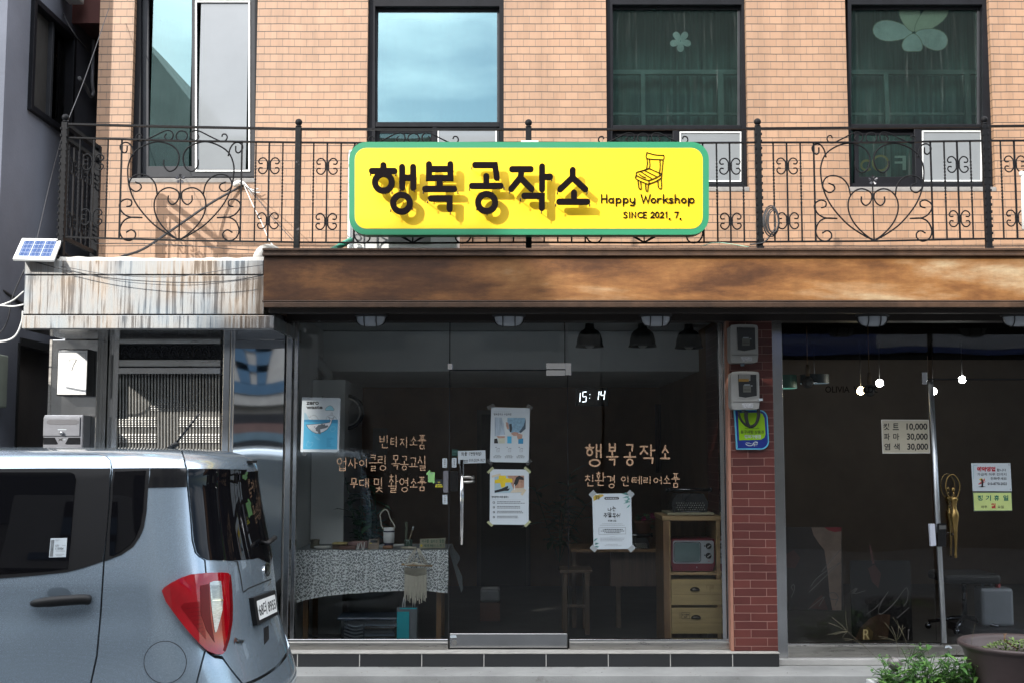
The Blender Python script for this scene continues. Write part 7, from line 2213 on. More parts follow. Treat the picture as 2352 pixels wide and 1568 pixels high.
m = MB(); m.box(on_table(575, .38), on_table(755, .38), .35, .42, TZ, TZ + .028, mat('reddish_box', (.12, .06, .045), .6)); tag(m.build('soap_box', bevel=.003), 'low dark red soap box in front of the straws', 'box')
m = MB(); m.box(on_table(670, .5), on_table(885, .5), .48, .56, TZ, TZ + .055, mat('mauve_box', (.15, .09, .085), .6)); tag(m.build('soap_box', bevel=.003), 'long mauve soap box behind the straws', 'box')
GST = mat('pale_straw', (.55, .56, .54), .4)
for k, (x0, x1, y0, lab) in enumerate(((758, 776, 500, 'leaning steel straw nearest the reddish boxes'), (772, 800, 492, 'steel straw leaning right in the middle of the straws'), (826, 812, 492, 'steel straw leaning left toward its neighbour'), (838, 848, 486, 'upright steel straw nearest the kraft box'))):
    m = MB(); a, b = Fr(e4, .385).v(x0, 570), Fr(e4, .43).v(x1, y0); m.tube([a, b], .004, GST, 8); tag(m.build('straw'), lab, 'straw', 'straws on the lace table')
gj = thing('green_jar', 'green glass jar holding a toothbrush on the lace table', 'jar', (on_table(1330, .48), .48, TZ))
GJ = mat('green_jar_glass', (.05, .10, .075), .15, 0, .2, 8)
m = MB(); m.lathe([(.001, 0), (44 * u_, 0), (47 * u_, 92 * u_), (44 * u_, 95 * u_), (42 * u_, 20 * u_), (.001, 20 * u_)], (on_table(1330, .48), .48, TZ), GJ, 24); m.build('glass', gj)
m = MB(); fq = Fr(e4, .47); m.tube([fq.v(1335, 470), fq.v(1360, 400), fq.v(1378, 345)], .0042, mat('bamboo_handle', (.45, .36, .24), .6), 8); m.tube([fq.v(1374, 350), fq.v(1388, 312)], .0065, WHITEPL, 8); tag(m.build('toothbrush'), 'bamboo toothbrush with white bristles leaning in the green jar', 'toothbrush')
m = MB(); a, b = fq.v(1290, 470), fq.v(1322, 262); m.box(a.x, b.x, .475, .482, a.z, b.z, mat('dark_bamboo_slip', (.05, .06, .035), .6)); tag(m.build('wooden_slip'), 'dark upright wooden slip standing in the green jar', 'wood slip')
sc_ = MB(); fq = Fr(e4, .39); sc_.fpoly(fq, [(1460, 448), (1738, 437), (1734, 550), (1452, 556)], mat('grey_board_card', (.30, .29, .21), .8, 0, .08, 30), 0, .004); sco = tag(sc_.build('message_card'), 'grey card with green handwriting at the right end of the table', 'card')
m = MB(); GRW = mat('green_marker', (.05, .12, .07), .6); hand(m, fq, '지구를 살리는 물품', (1480, 455, 1722, 488), 4, GRW); hand(m, fq, '제로웨이스트', (1500, 508, 1700, 538), 4, GRW); m.fstroke(fq, [(1716, 506), (1713, 530)], 4, GRW, 1); m.fdisc(fq, 1474, 522, 12, 14, YEL, 1, n=10); m.build('writing', sco)
# below the table: plastic box, teal bag, large planter
CLP = glass('clear_box_plastic', (.80, .85, .90), .06, .05)
fq = Fr(e4, .30)
pbx = thing('storage_box', 'clear plastic storage box with dark lid under the table', 'storage box', (fq.p(885, 1520)[0], .45, SFZ))
a, b = fq.p(585, 1560), fq.p(1190, 1345)
m = MB()
for (x0_, x1_, y0_, y1_) in ((a[0], b[0], .30, .304), (a[0], b[0], .60, .604), (a[0], a[0] + .004, .304, .60), (b[0] - .004, b[0], .304, .60)):
    m.box(x0_, x1_, y0_, y1_, SFZ + .005, b[1], CLP)
m.box(a[0], b[0], .3, .604, SFZ + .001, SFZ + .005, CLP); m.build('tub', pbx)
m = MB(); q0, q1 = fq.p(545, 1330), fq.p(1205, 1303); m.box(q0[0], q1[0], .285, .62, b[1] + .002, b[1] + .022, mat('navy_lid', (.045, .065, .10), .3)); m.build('lid', pbx, bevel=.006)
m = MB()
for k in range(6):
    z = SFZ + .02 + k * .027; m.tube(cr([(a[0] + .02, .36, z + .02), (a[0] + .10, .34, z), (a[0] + .17, .34, z + .01)], 4), .007, WHITEPL, 6); m.box(a[0] + .18, a[0] + .40 + .01 * (k % 3), .36, .5, z, z + .016, (mat('grey_board', (.32, .30, .28), .7), KRAFT, PAPER)[k % 3])
m.tube(cr([(a[0] + .42, .34, SFZ + .17), (a[0] + .47, .34, SFZ + .15), (a[0] + .50, .34, SFZ + .08), (a[0] + .56, .34, SFZ + .03)], 4), .014, WHITEPL, 8); m.box(a[0] + .53, b[0] - .02, .40, .5, SFZ + .02, SFZ + .19, KRAFT)
m.build('contents', pbx)
m = MB(); TEAL = mat('teal_card', (.006, .42, .50), .5); q0, q1 = fq.p(1205, 1520), fq.p(1341, 1247); m.box(q0[0], q1[0], .28, .288, SFZ + .001, q1[1], TEAL); tag(m.build('teal_card'), 'bright teal card standing beside the plastic storage box', 'card')
q0, q1 = fq.p(1342, 1520), fq.p(1426, 1205)
bg_ = MB(); bg_.box(q0[0] - .10, q1[0], .30, .42, SFZ + .001, q1[1], mat('grey_paper_bag', (.16, .18, .20), .6)); bgo = tag(bg_.build('paper_bag'), 'grey paper bag with white handles behind the teal card', 'bag')
m = MB(); m.box(q0[0] - .08, q1[0] - .001, .299, .2995, q1[1] - .012, q1[1], TEAL)
for x in (1278, 1388):
    m.tube(cr([fq.v(x - 18, 1235, .03), fq.v(x, 1100, .02), fq.v(x + 12, 1105, .02), fq.v(x + 10, 1215, .03)], 4), .004, WHITEPL, 6)
m.build('handle', bgo)
m = MB(); c_ = (pt(*e4(955, 1200), .95)[0], .95, SFZ); m.lathe([(.001, 0), (.20, 0), (.235, .30), (.24, .38), (.22, .38), (.21, .3), (.001, .28)], c_, mat('pale_planter', (.30, .31, .30), .6), 28); pl_ = tag(m.build('floor_planter'), 'large pale planter on the floor behind the lace table', 'planter')
DLEAF = mat('indoor_leaf', (.035, .085, .040), .5, 0, .4, 20)
def leaf(mb, p, d, l, wd, mt, droop=.3):
    d = Vector(d).normalized(); s_ = d.cross(Vector((0, 0, 1)))
    s_ = s_.normalized() if s_.length > .05 else Vector((1, 0, 0))
    n_ = s_.cross(d); p = Vector(p)
    a1 = p + d * l * .35 - n_ * 0 + Vector((0, 0, -droop * l * .05)); a2 = p + d * l * .7 + Vector((0, 0, -droop * l * .22)); a3 = p + d * l + Vector((0, 0, -droop * l * .55))
    mb.add([p, a1 - s_ * wd * .5, a1 + n_ * -wd * .12, a1 + s_ * wd * .5, a2 - s_ * wd * .38, a2 + n_ * -wd * .10, a2 + s_ * wd * .38, a3], [(0, 1, 2), (0, 2, 3), (1, 4, 5, 2), (2, 5, 6, 3), (4, 7, 5), (5, 7, 6)], mt, True)
def bush(name, lab, c, hgt, rad, n, l, wd, mt, stem=None):
    t_ = thing(name, lab, 'plant', c)
    m = MB(); st = MB()
    for k in range(max(5, n // 16)):
        a = RN.uniform(0, 2 * pi); e = Vector((c[0] + rad * RN.uniform(.2, .9) * cos(a), c[1] + rad * RN.uniform(.2, .9) * sin(a), c[2] + hgt * RN.uniform(.55, 1)))
        mid = Vector(c).lerp(e, .5) + Vector((RN.uniform(-.03, .03), RN.uniform(-.03, .03), .04))
        P_ = cr([Vector(c), mid, e], 6); st.tube(P_, .004, stem or mt, 5)
        for j in range(16):
            q = P_[RN.randint(3, len(P_) - 1)]; b = RN.uniform(0, 2 * pi)
            leaf(m, q, (cos(b), sin(b), RN.uniform(-.2, .8)), l * RN.uniform(.6, 1.2), wd * RN.uniform(.6, 1.2), mt, RN.uniform(.2, .9))
    st.build('stem', t_); m.build('foliage', t_)
    return t_
bush('indoor_plant', 'tall leafy house plant growing behind the lace table', (c_[0], .98, SFZ + .36), 1.05, .34, 130, .17, .075, DLEAF)
bush('indoor_plant', 'dark house plant by the doorway inside the shop', (pt(1285, 1200, 2.6)[0], 2.6, .6), .95, .36, 110, .22, .08, DLEAF)
# bicycle wheel on the inner wall
bw_ = thing('bicycle_wheel', 'small black bicycle wheel hanging on the inner wall', 'bicycle wheel', (pt(*c7(525, 920), 1.15)[0], 1.15, pt(*c7(525, 1055), 1.15)[1]))
fq = Fr(c7, 1.15); c_ = fq.v(528, 915); r_ = 118 * fq.s
TYR = mat('wheel_tyre', (.015, .015, .016), .6)
cir = lambda r, ax=1: [(c_.x + r * cos(t) * .94, c_.y + r * cos(t) * .34, c_.z + r * sin(t)) for t in [k * pi / 20 for k in range(40)]]
m = MB(); m.tube(cir(r_), .017, TYR, 8, closed=True); m.build('tyre', bw_)
m = MB(); m.tube(cir(r_ - .02), .006, STEELB, 6, closed=True); m.build('rim', bw_)
m = MB()
for k in range(20):
    t = k * pi / 10; m.tube([(c_.x + .014 * cos(t + 1.2) * .94, c_.y + .005 * (-1) ** k, c_.z + .014 * sin(t + 1.2)), (c_.x + (r_ - .02) * cos(t) * .94, c_.y + (r_ - .02) * cos(t) * .34, c_.z + (r_ - .02) * sin(t))], .0012, STEELB, 4)
m.build('spoke', bw_); m = MB(); m.ball(c_, .018, STEELB, 10); m.build('hub', bw_)
m = MB(); m.tube([fq.v(345, 800, .05), fq.v(345, 770, .05), fq.v(440, 760, 0), fq.v(500, 740, 0), fq.v(520, 775, 0)], .008, TYR, 6); tag(m.build('wall_hook'), 'black metal hook arm above the bicycle wheel', 'hook')
# pendant lamps
def pendant(loc):
    t_ = thing('pendant_lamp', 'black bell pendant lamp nearest the door', 'lamp', loc, 'black bell pendant lamps')
    k = .118
    m = MB(); m.lathe([(.26 * k, 1.75 * k), (.30 * k, 1.72 * k), (.33 * k, 1.45 * k), (.38 * k, 1.32 * k), (.62 * k, 1.18 * k), (.80 * k, .95 * k), (.90 * k, .6 * k), (.95 * k, .2 * k), (1.04 * k, .0), (1.02 * k, .0), (.9 * k, .2 * k), (.84 * k, .6 * k), (.2 * k, 1.3 * k)], loc, BLACK, 32); m.build('lamp_shade', t_)
    m = MB(); m.tube([(loc[0], loc[1], loc[2] + 1.7 * k), (loc[0], loc[1], 2.772)], .010, BLACK, 8)
    for s_ in (-1, 1):
        m.tube([(loc[0] + s_ * .34 * k, loc[1], loc[2] + 1.85 * k), (loc[0] + s_ * .5 * k, loc[1], loc[2] + 2.0 * k), (loc[0] + s_ * .34 * k, loc[1], loc[2] + 2.15 * k)], .005, STEELB, 6)
    m.box(loc[0] - .07, loc[0] + .07, loc[1] - .02, loc[1] + .02, loc[2] + 1.95 * k, loc[2] + 2.05 * k, BLACK); m.build('lamp_mount', t_)
    m = MB(); m.ball((loc[0], loc[1], loc[2] + .3 * k), .4 * k, mat('unlit_bulb', (.4, .4, .38), .3), 12); m.build('bulb', t_)
    return t_
Yp = .95
pz = pt(1500, 797, Yp)[1]
pp = pendant((pt(*c8(293, 435), Yp)[0], Yp, pz))
copy_tree(pp, (pt(*c8(683, 438), Yp)[0], Yp, pz + .002), 'black bell pendant lamp behind the caged lamp, in the middle'); copy_tree(pp, (pt(*c8(1025, 446), Yp)[0], Yp, pz - .01), 'black bell pendant lamp nearest the tiled pillar')
# clock
CLK = mat('lit_clock_digit', (.82, .92, 1.0), .4, 0, 0, emit=3.0)
fq = Fr(c8, 1.40)
ck = MB(); ck.box(fq.p(190, 860)[0], fq.p(430, 860)[0], 1.405, 1.45, fq.p(300, 870)[1], fq.p(300, 735)[1], mat('clock_case', (.02, .017, .015), .4)); cko = tag(ck.build('digital_clock', bevel=.004), 'digital clock with glowing white digits 15:14 inside the shop', 'clock')
m = MB()
for seg in ([(234, 774), (232, 800)], [(230, 808), (227, 836)], [(222, 776), (220, 834)], [(244, 768), (268, 766)], [(243, 772), (241, 796)], [(244, 802), (266, 800)], [(268, 806), (266, 834)], [(240, 840), (264, 838)], [(362, 764), (360, 790)], [(358, 797), (355, 822)], [(350, 768), (347, 822)], [(378, 763), (375, 788)], [(378, 792), (400, 790)], [(406, 760), (403, 786)], [(401, 796), (398, 822)]):
    if seg[0][0] in (222, 350, 234, 230): continue
    m.fstroke(fq, seg, 3.6, CLK, 1)
m.fstroke(fq, [(224, 776), (220, 838)], 3.6, CLK, 1)
m.fdisc(fq, 294, 786, 2.4, 2.4, CLK, 1, n=8); m.fdisc(fq, 292, 812, 2.4, 2.4, CLK, 1, n=8); m.build('digits', cko)
# cabinet with television, typewriter
YK = .26
fk = Fr(e3, YK)
kx0, kx1 = fk.p(868, 900)[0], fk.p(1438, 900)[0]
cab = thing('wooden_cabinet', 'rough pine cabinet with two drawers and an open shelf', 'cabinet', ((kx0 + kx1) / 2, YK + .25, SFZ))
ky = lambda y: fk.p(1150, y)[1]
m = MB()
m.box(kx0, kx0 + .048, YK, YK + .5, SFZ, ky(348), WOODD); m.box(kx1 - .04, kx1, YK, YK + .5, SFZ, ky(348), WOOD); m.box(kx0 - .006, kx1 + .002, YK - .006, YK + .51, ky(392), ky(345), WOOD); m.box(kx0 + .049, kx1 - .041, YK, YK + .5, ky(926), ky(898), WOOD); m.box(kx0 + .049, kx1 - .041, YK + .48, YK + .498, SFZ, ky(396), WOODD)
m.box(kx0 + .046, kx0 + .058, YK - .003, YK + .02, SFZ, ky(394), WOOD)
m.build('carcass', cab, bevel=.004)
BOXW = mat('pale_box_wood', (.46, .33, .145), .6, 0, .16, 3, stretch=(1, 1, 9), dirt=((.20, .10, .035), .30, 3))
CUPM = mat('bronze_cup_pull', (.10, .085, .07), .3, .9, .2)
for (y0, y1, hx, hy) in ((968, 1220, 1175, 1072), (1246, 1500, 1186, 1346)):
    m = MB(); m.box(fk.p(932, 0)[0], fk.p(1422, 0)[0], YK - .004, YK + .45, ky(y1), ky(y0), BOXW); dw = m.build('drawer', cab, bevel=.003)
    m = MB(); m.box(fk.p(940, 0)[0], fk.p(1416, 0)[0], YK - .0048, YK - .0042, ky(y0 + (y1 - y0) * .58) - .0012, ky(y0 + (y1 - y0) * .58), mat('board_joint', (.10, .05, .02), .8)); m.build('board_seam', dw)
    m = MB(); c_ = fk.v(hx, hy, -.004); rr = 48 * fk.s
    m.lathe([(rr * cos(t), -rr * .55 * sin(t)) for t in [k * pi / 12 for k in range(7)]], (0, 0, 0), CUPM, 24, axis='Y', sc=(1, .62)); m.V = [(v[0] + c_.x, v[1] + c_.y, max(v[2], -.004) + c_.z) for v in m.V]; m.build('cup_pull', dw)
m = MB(); fq = Fr(e3, YK - .006); m.fstroke(fq, [(1046, 1292), (1124, 1294), (1124, 1352), (1046, 1352)], 3, INK, 1, True); m.ftext(fq, 'LY-004', 1052, 1304, 1116, 1322, INK, 1, .02); m.ftext(fq, 'H7', 1070, 1328, 1100, 1346, INK, 1, .02)
for k in range(9): m.frect(fq, 1018, 1292 + k * 7, 1038, 1295 + k * 7, mat('faded_print', (.28, .19, .09), .6), 1)
FPR = mat('faded_brown_print', (.28, .17, .07), .6); m.fstroke(fq, [(1292, 1060), (1290, 1022), (1356, 1022), (1356, 1060), (1322, 1060), (1324, 1022)], 3.5, FPR, 1); m.fstroke(fq, [(1332, 1032), (1348, 1032), (1348, 1050), (1332, 1050)], 3, FPR, 1, True); m.fstroke(fq, [(1322, 1060), (1326, 1095)], 3, FPR, 1); m.build('stencil_mark', cab)
tv = thing('old_television', 'small red vintage television on the cabinet shelf', 'television', (fk.p(1155, 890)[0], YK + .2, ky(898)))
REDP = mat('dark_red_plastic', (.16, .012, .022), .3, 0, .15, 6)
m = MB(); fq = Fr(e3, YK + .03); m.fpoly(fq, [(945, 575), (1365, 572), (1370, 820), (1350, 884), (960, 886), (940, 820)], REDP, 0, .3); m.build('case', tv, bevel=.012, seg=3)
m = MB(); fq = Fr(e3, YK + .024); m.fpoly(fq, rr_pts(fq, 960, 588, 1360, 812, 20), mat('silver_bezel', (.42, .44, .46), .35, .5, .08, 20), 0, .02); m.build('bezel', tv, bevel=.004)
m = MB(); cx_, cy_ = 1100, 700
def scr(u, v):
    a, b = u * 2 - 1, v * 2 - 1
    k = .93
    x = cx_ + 126 * a * sqrt(1 - b * b * .09); y = cy_ + 94 * b * sqrt(1 - a * a * .09)
    q = fq.v(x, y); q.y = YK + .0225 - .010 * (1 - a * a) * (1 - b * b); return q
m.grid(scr, 16, 12, mat('grey_green_screen', (.13, .19, .19), .12, 0, .06)); m.build('screen', tv)
m = MB(); m.fstroke(fq, rr_pts(fq, 970, 602, 1232, 798, 26), 7, BLACK, 1, True); m.build('screen_surround', tv)
for hy in (640, 735):
    m = MB(); c_ = fq.v(1308, hy, -.001); m.lathe([(28 * fq.s, 0), (27 * fq.s, -.014), (20 * fq.s, -.018), (.001, -.018)], c_, BLACK, 20, axis='Y'); m.obox(c_ + Vector((0, -.020, 0)), (16 * fq.s, 0, 12 * fq.s), (0, .004, 0), (-2.5 * fq.s, 0, 3.5 * fq.s), STEELB); m.build('knob', tv)
m = MB(); m.fdisc(fq, 1270, 640, 7, 7, INK, 1, n=10); m.fdisc(fq, 1272, 730, 7, 7, INK, 1, n=10); m.fdisc(fq, 1312, 790, 5, 5, RDK, 1, n=10); m.frect(fq, 1252, 686, 1280, 689, GREYINK, 1); m.fdisc(Fr(e3, YK + .029), 1193, 848, 5, 5, WG, 0, n=10); m.build('small_marks', tv)
m = MB(); fq = Fr(e3, YK + .02); m.fpoly(fq, [(905, 316), (1360, 314), (1364, 332), (908, 336)], mat('cream_board_base', (.38, .34, .22), .6), 0, .36); tag(m.build('typewriter_board'), 'thin cream board under the typewriter on top of the cabinet', 'board')
def typewriter(lab, sc_x, x0, y0, x1, y1, Yt, small):
    fq = Fr(e3, Yt)
    P = lambda u, v: (x0 + (x1 - x0) * u, y0 + (y1 - y0) * v)
    t_ = thing('typewriter', lab, 'typewriter', (fq.p(*P(.5, 1))[0], Yt + .12, fq.p(*P(.5, 1))[1]))
    BT = mat('black_enamel', (.014, .014, .016), .25, 0, .2, 8)
    m = MB(); m.fpoly(fq, [P(.12, 1), P(.88, 1), P(.90, .62), P(.84, .42), P(.80, .30), P(.22, .30), P(.16, .42), P(.10, .62)], BT, 0, .22); m.build('body', t_, bevel=.006)
    m = MB(); a, b = fq.v(*P(.02, .17)), fq.v(*P(.98, .17)); m.tube([a + Vector((0, .1, 0)), b + Vector((0, .1, 0))], 16 * fq.s, BT, 12)
    for s_ in (0.0, .98):
        q = fq.v(*P(s_, .17), dy=.1); m.lathe([(.001, 0), (22 * fq.s, 0), (22 * fq.s, .018), (.001, .018)], q, BT, 14, axis='X')
    a, b = fq.v(*P(.14, .16)), fq.v(*P(.82, .16)); m.tube([a + Vector((0, .075, 0)), b + Vector((0, .075, 0))], 3 * fq.s, CHROME, 8); m.build('carriage', t_)
    m = MB()
    for r in range(4):
        for k in range(12 if not small else 9):
            u = .20 + .052 * k * (12 / 12 if not small else 1.35) + (r % 2) * .022; q = fq.v(*P(u, .64 + r * .075), dy=-.014 - r * .014)
            m.tube([q, q + Vector((0, .012, -.006))], 2 * fq.s, BT, 5); m.ball(q, 6.2 * fq.s, mat('key_top', (.30, .30, .27), .35), 7)
    m.build('keys', t_)
    m = MB()
    for k in range(9):
        an = radians(200 + k * 17.5); c0_ = fq.v(*P(.5, .40), dy=.02); m.tube([c0_, c0_ + Vector((cos(an) * 60 * fq.s, .02, sin(an) * 50 * fq.s))], .0015, STEELB, 4)
    m.frect(Fr(e3, Yt - .006), P(.3, .9)[0], P(.3, .95)[1], P(.72, .9)[0], P(.7, .965)[1], CHROME, 0, .004); m.build('type_basket', t_)
    return t_
typewriter('black vintage typewriter on top of the pine cabinet', 1, 905, 48, 1350, 316, YK + .08, False)
YD = 1.15
ds = thing('work_desk', 'dark wooden desk with a brown front panel deep in the shop', 'desk', (1.05, YD + .3, SFZ))
fq = Fr(e3, YD)
a, b = fq.p(-40, 700), fq.p(1000, 672)
m = MB(); m.box(a[0], b[0], YD, YD + .6, a[1], b[1], WOODD); m.build('desk_top', ds)
m = MB(); q0, q1 = fq.p(360, 1050), fq.p(990, 702); m.box(q0[0], q1[0], YD + .1, YD + .13, q0[1], q1[1], mat('brown_panelling', (.075, .045, .03), .6, 0, .4, 4, stretch=(12, 1, .5))); m.build('front_panel', ds)
for x in (-20, 420, 960):
    m = MB(); q0, q1 = fq.p(x, 1490), fq.p(x + 40, 702); m.box(q0[0], q1[0], YD + .14, YD + .20, SFZ, q1[1], mat('shadow_dark_wood', (.075, .045, .025), .6, 0, .3, 4)); m.build('leg', ds)
typewriter('smaller typewriter with a silver plate beside the weekend poster', 1, 470, 515, 760, 672, YD - .0 + .05, True)
fp_ = Fr(e3, YD + .25)
pf = bush('flower_pot', 'pink flowering plant in a terracotta pot by the poster', (fp_.p(670, 500)[0], YD + .25, fp_.p(670, 520)[1]), .22, .13, 70, .075, .035, mat('flower_leaf', (.05, .13, .05), .5, 0, .3, 20))
m = MB(); q0 = fp_.v(670, 690); m.lathe([(.001, 0), (.05, 0), (.07, .2), (.075, .2), (.075, .235), (.06, .235), (.001, .22)], (q0.x, YD + .25, fq.p(0, 672)[1] + .002), mat('terracotta', (.22, .09, .05), .7), 20); m.build('pot', pf)
m = MB(); PNK = mat('pink_petal', (.42, .04, .16), .5, 0, .3, 40)
for x, y in ((655, 365), (672, 358), (735, 330), (752, 326), (768, 340), (780, 355), (745, 345), (790, 362)):
    q = fp_.v(x, y, -.1)
    for k in range(6):
        an = k * pi / 3; leaf(m, q, (cos(an), -.4, sin(an)), .024, .02, PNK, .2)
m.build('blossom', pf)
BENW = mat('shadow_dark_wood', (.075, .045, .025), .6, 0, .3, 4)
st_ = thing('wooden_stool', 'plain wooden bench frame near the glass door inside', 'bench', (pt(*d2(250, 1000), .9)[0], .9, SFZ))
fq = Fr(d2, .8)
def stool_bar(nm, x0, y0, x1, y1, d0, d1_):
    m = MB(); a, b = fq.p(x0, y1), fq.p(x1, y0); m.box(a[0], b[0], .8 + d0, .8 + d1_, a[1], b[1], BENW); m.build(nm, st_, bevel=.003)
stool_bar('seat', 75, 712, 320, 735, 0, .35)
for d0 in (.0, .29):
    stool_bar('leg', 100, 738, 130, 1200, d0, d0 + .05); stool_bar('leg', 265, 738, 298, 1200, d0, d0 + .05)
stool_bar('stretcher', 131, 975, 264, 1000, .01, .04)
fq = Fr(d1, 1.7)
m = MB(); q0, q1 = fq.p(1548, 955), fq.p(1698, 858); m.box(q0[0], q1[0], 1.7, 1.9, q0[1], q1[1], mat('dull_clear_can', (.16, .17, .18), .4)); tag(m.build('water_can', bevel=.02), 'grey plastic water can on a wooden box behind the door', 'water can')
m = MB(); q2 = fq.p(1548, 1020); m.box(q0[0], q1[0], 1.68, 1.92, SFZ, q0[1] - .002, mat('reddish_wood_box', (.09, .04, .025), .7)); tag(m.build('wooden_box'), 'reddish wooden box under the water can inside the door', 'box')
fq = Fr(c7, 4.37)
m = MB(); q0, q1 = fq.p(720, 1240), fq.p(828, 1035); m.box(q0[0], q1[0], 4.375, 4.39, q0[1], q1[1], mat('grey_poster_back', (.22, .21, .20), .7)); tag(m.build('wall_picture'), 'pale framed picture on the brown back wall', 'picture')
fq = Fr(c8, 4.36)
m = MB()
m.grid(lambda u, v: (fq.p(770, 900)[0] + (fq.p(1090, 900)[0] - fq.p(770, 900)[0]) * u, 4.30 + .03 * sin(u * 60), fq.p(900, 1360)[1] + (fq.p(900, 860)[1] - fq.p(900, 1360)[1]) * v), 90, 2, mat('plum_curtain', (.085, .055, .065), .8, 0, .3, 8, stretch=(8, 1, 1)))
tag(m.build('wall_curtain'), 'striped plum coloured curtain hanging on the back wall', 'curtain')

# ---------------------------------------------------------------- in the salon
BULB = mat('lit_bulb', (1, .98, .92), .3, 0, 0, emit=28.0); BULBW = mat('lit_warm_bulb', (1, .80, .45), .3, 0, 0, emit=26.0)
fq = Fr(d3, 2.2)
for x, y, r, mt, lab in ((957, 702, 27, BULB, 'round white lit bulb above the end of the dark lettering'), (818, 758, 30, BULBW, 'round warm lit bulb behind the middle of the dark lettering'), (1566, 676, 26, BULB, 'round white lit bulb under the ceiling behind the salon door'), (1352, 762, 26, BULB, 'round white lit bulb by the salon door edge')):
    b0 = thing('light_bulb', lab, 'light bulb', tuple(fq.v(x, y)), 'lit bulbs in the salon')
    m = MB(); m.ball(fq.v(x, y), r * fq.s, mt, 14); m.build('globe', b0)
    m = MB(); c_ = fq.v(x, y); m.tube([c_ + Vector((0, 0, r * fq.s)), (c_.x, c_.y, 2.73)], .003, BLACK, 6); m.build('flex', b0)
for x0, x1, y0, y1, mt, lab in ((120, 345, 645, 742, mat('green_shade', (.02, .13, .085), .5), 'green drum pendant shade beside the steel post in the salon'), (372, 582, 640, 705, mat('navy_shade', (.012, .03, .04), .5), 'dark drum pendant shade further back in the salon')):
    c_ = fq.v((x0 + x1) / 2, y1); r_ = (x1 - x0) / 2 * fq.s
    t_ = thing('drum_lamp', lab, 'lamp', tuple(c_), 'drum pendant lamps in the salon')
    m = MB(); m.lathe([(r_ * .98, (y1 - y0) * fq.s), (r_, 0)], c_, mt, 28); m.build('lamp_shade', t_)
    m = MB(); m.lathe([(r_ * .985, .014), (.001, .016)], c_, mat('lit_diffuser', (.92, .97, 1.0), .5, 0, 0, emit=2.2), 28); m.build('diffuser', t_)
    m = MB(); m.tube([c_ + Vector((0, 0, .03)), (c_.x, c_.y, 2.73)], .003, BLACK, 6); m.build('flex', t_)
OCH = mat('ochre_socket', (.16, .09, .03), .6)
for x, y, lab in ((425, 640, 'ochre pendant socket with an unlit bulb near the green shade'), (880, 700, 'ochre pendant socket with an unlit bulb in front of the lettering')):
    f1_ = Fr(d3, .8); c_ = f1_.v(x, y)
    t_ = thing('pendant_socket', lab, 'lamp', tuple(c_), 'unlit pendant bulbs in the salon')
    m = MB(); m.lathe([(.001, .085), (.012, .085), (.018, .05), (.018, -.01), (.001, -.01)], c_, OCH, 14); m.build('socket', t_)
    m = MB(); m.ball(c_ + Vector((0, 0, -.065)), .052, mat('smoky_bulb', (.09, .085, .08), .15), 14); m.build('bulb', t_)
    m = MB(); m.tube([c_ + Vector((0, 0, .08)), (c_.x, c_.y, 2.77)], .004, OCH, 6); m.build('flex', t_)
fq = Fr(d4, .35)
ps = MB(); q0, q1 = fq.p(250, 1018), fq.p(692, 388); ps.box(q0[0], q1[0], .35, .36, q0[1], q1[1], mat('dark_print', (.022, .014, .012), .4)); pso = tag(ps.build('salon_picture'), 'dark picture panel with a pale limb and red patch inside the salon', 'picture')
m = MB(); fq = Fr(d4, .348)
m.fpoly(fq, [(462, 390), (690, 390), (690, 1018), (622, 1016), (600, 900), (585, 720), (560, 560), (520, 510), (480, 450)], mat('print_limb', (.16, .11, .085), .45, 0, .3, 6), .3)
m.fpoly(fq, [(560, 390), (690, 390), (690, 420), (640, 425), (590, 412)], mat('print_crimson', (.18, .008, .015), .4), 1); m.fpoly(fq, [(255, 600), (330, 560), (380, 620), (340, 700), (255, 690)], mat('print_dark_red', (.05, .016, .012), .4), .5); m.fpoly(fq, [(440, 1000), (500, 930), (540, 900), (560, 930), (590, 1015)], mat('print_dark_red', (.05, .016, .012), .4), .5); m.build('print', pso)
fq = Fr(d4, .5)
ps = MB(); q0, q1 = fq.p(770, 1245), fq.p(1210, 640); ps.box(q0[0], q1[0], .5, .51, q0[1], q1[1], mat('black_print', (.012, .010, .010), .4)); pso = tag(ps.build('salon_picture'), 'black picture panel with a brown leaf shape low in the salon window', 'picture')
m = MB(); fq = Fr(d4, .498)
m.fpoly(fq, [(790, 1240), (830, 1150), (900, 1080), (980, 1040), (1060, 1050), (1040, 1240)], mat('print_brown', (.075, .038, .022), .45, 0, .3, 9), .3); m.fpoly(fq, [(840, 1240), (845, 1180), (890, 1140), (930, 1180), (920, 1240)], mat('print_tan', (.16, .10, .04), .45, 0, .4, 20), .8); m.fpoly(fq, [(890, 700), (940, 670), (990, 740), (970, 850), (920, 800)], mat('print_dull_red', (.055, .020, .018), .45), .4); m.fpoly(fq, [(895, 530), (910, 520), (940, 660), (925, 668)], mat('print_rose', (.12, .05, .045), .45), .4); m.build('print', pso)
ch = thing('salon_stool', 'dark swivel stool with shiny castors deep in the salon', 'stool', (pt(*e7(1650, 300), 1.1)[0], 1.1, sz0 if False else SFZ))
fq = Fr(e7, 1.1); c_ = fq.v(1655, 250)
BCH = mat('chair_chrome_dark', (.12, .13, .15), .12, .9)
m = MB(); m.tube([c_ + Vector((0, 0, .0)), c_ + Vector((0, 0, .30))], .02, BCH, 12); m.build('column', ch)
m = MB(); m.box(c_.x - .24, c_.x + .24, .88, 1.32, c_.z + .30, c_.z + .38, BLACK); m.build('seat', ch, bevel=.03)
for k in range(5):
    an = radians(20 + 72 * k); e = c_ + Vector((.30 * cos(an), .30 * sin(an), -.05))
    m = MB(); m.tube([c_, e], .016, BCH, 8); lg = m.build('base_arm', ch)
    m = MB(); m.ball(e + Vector((0, 0, -.035)), .028, BCH, 10); m.build('castor', lg)
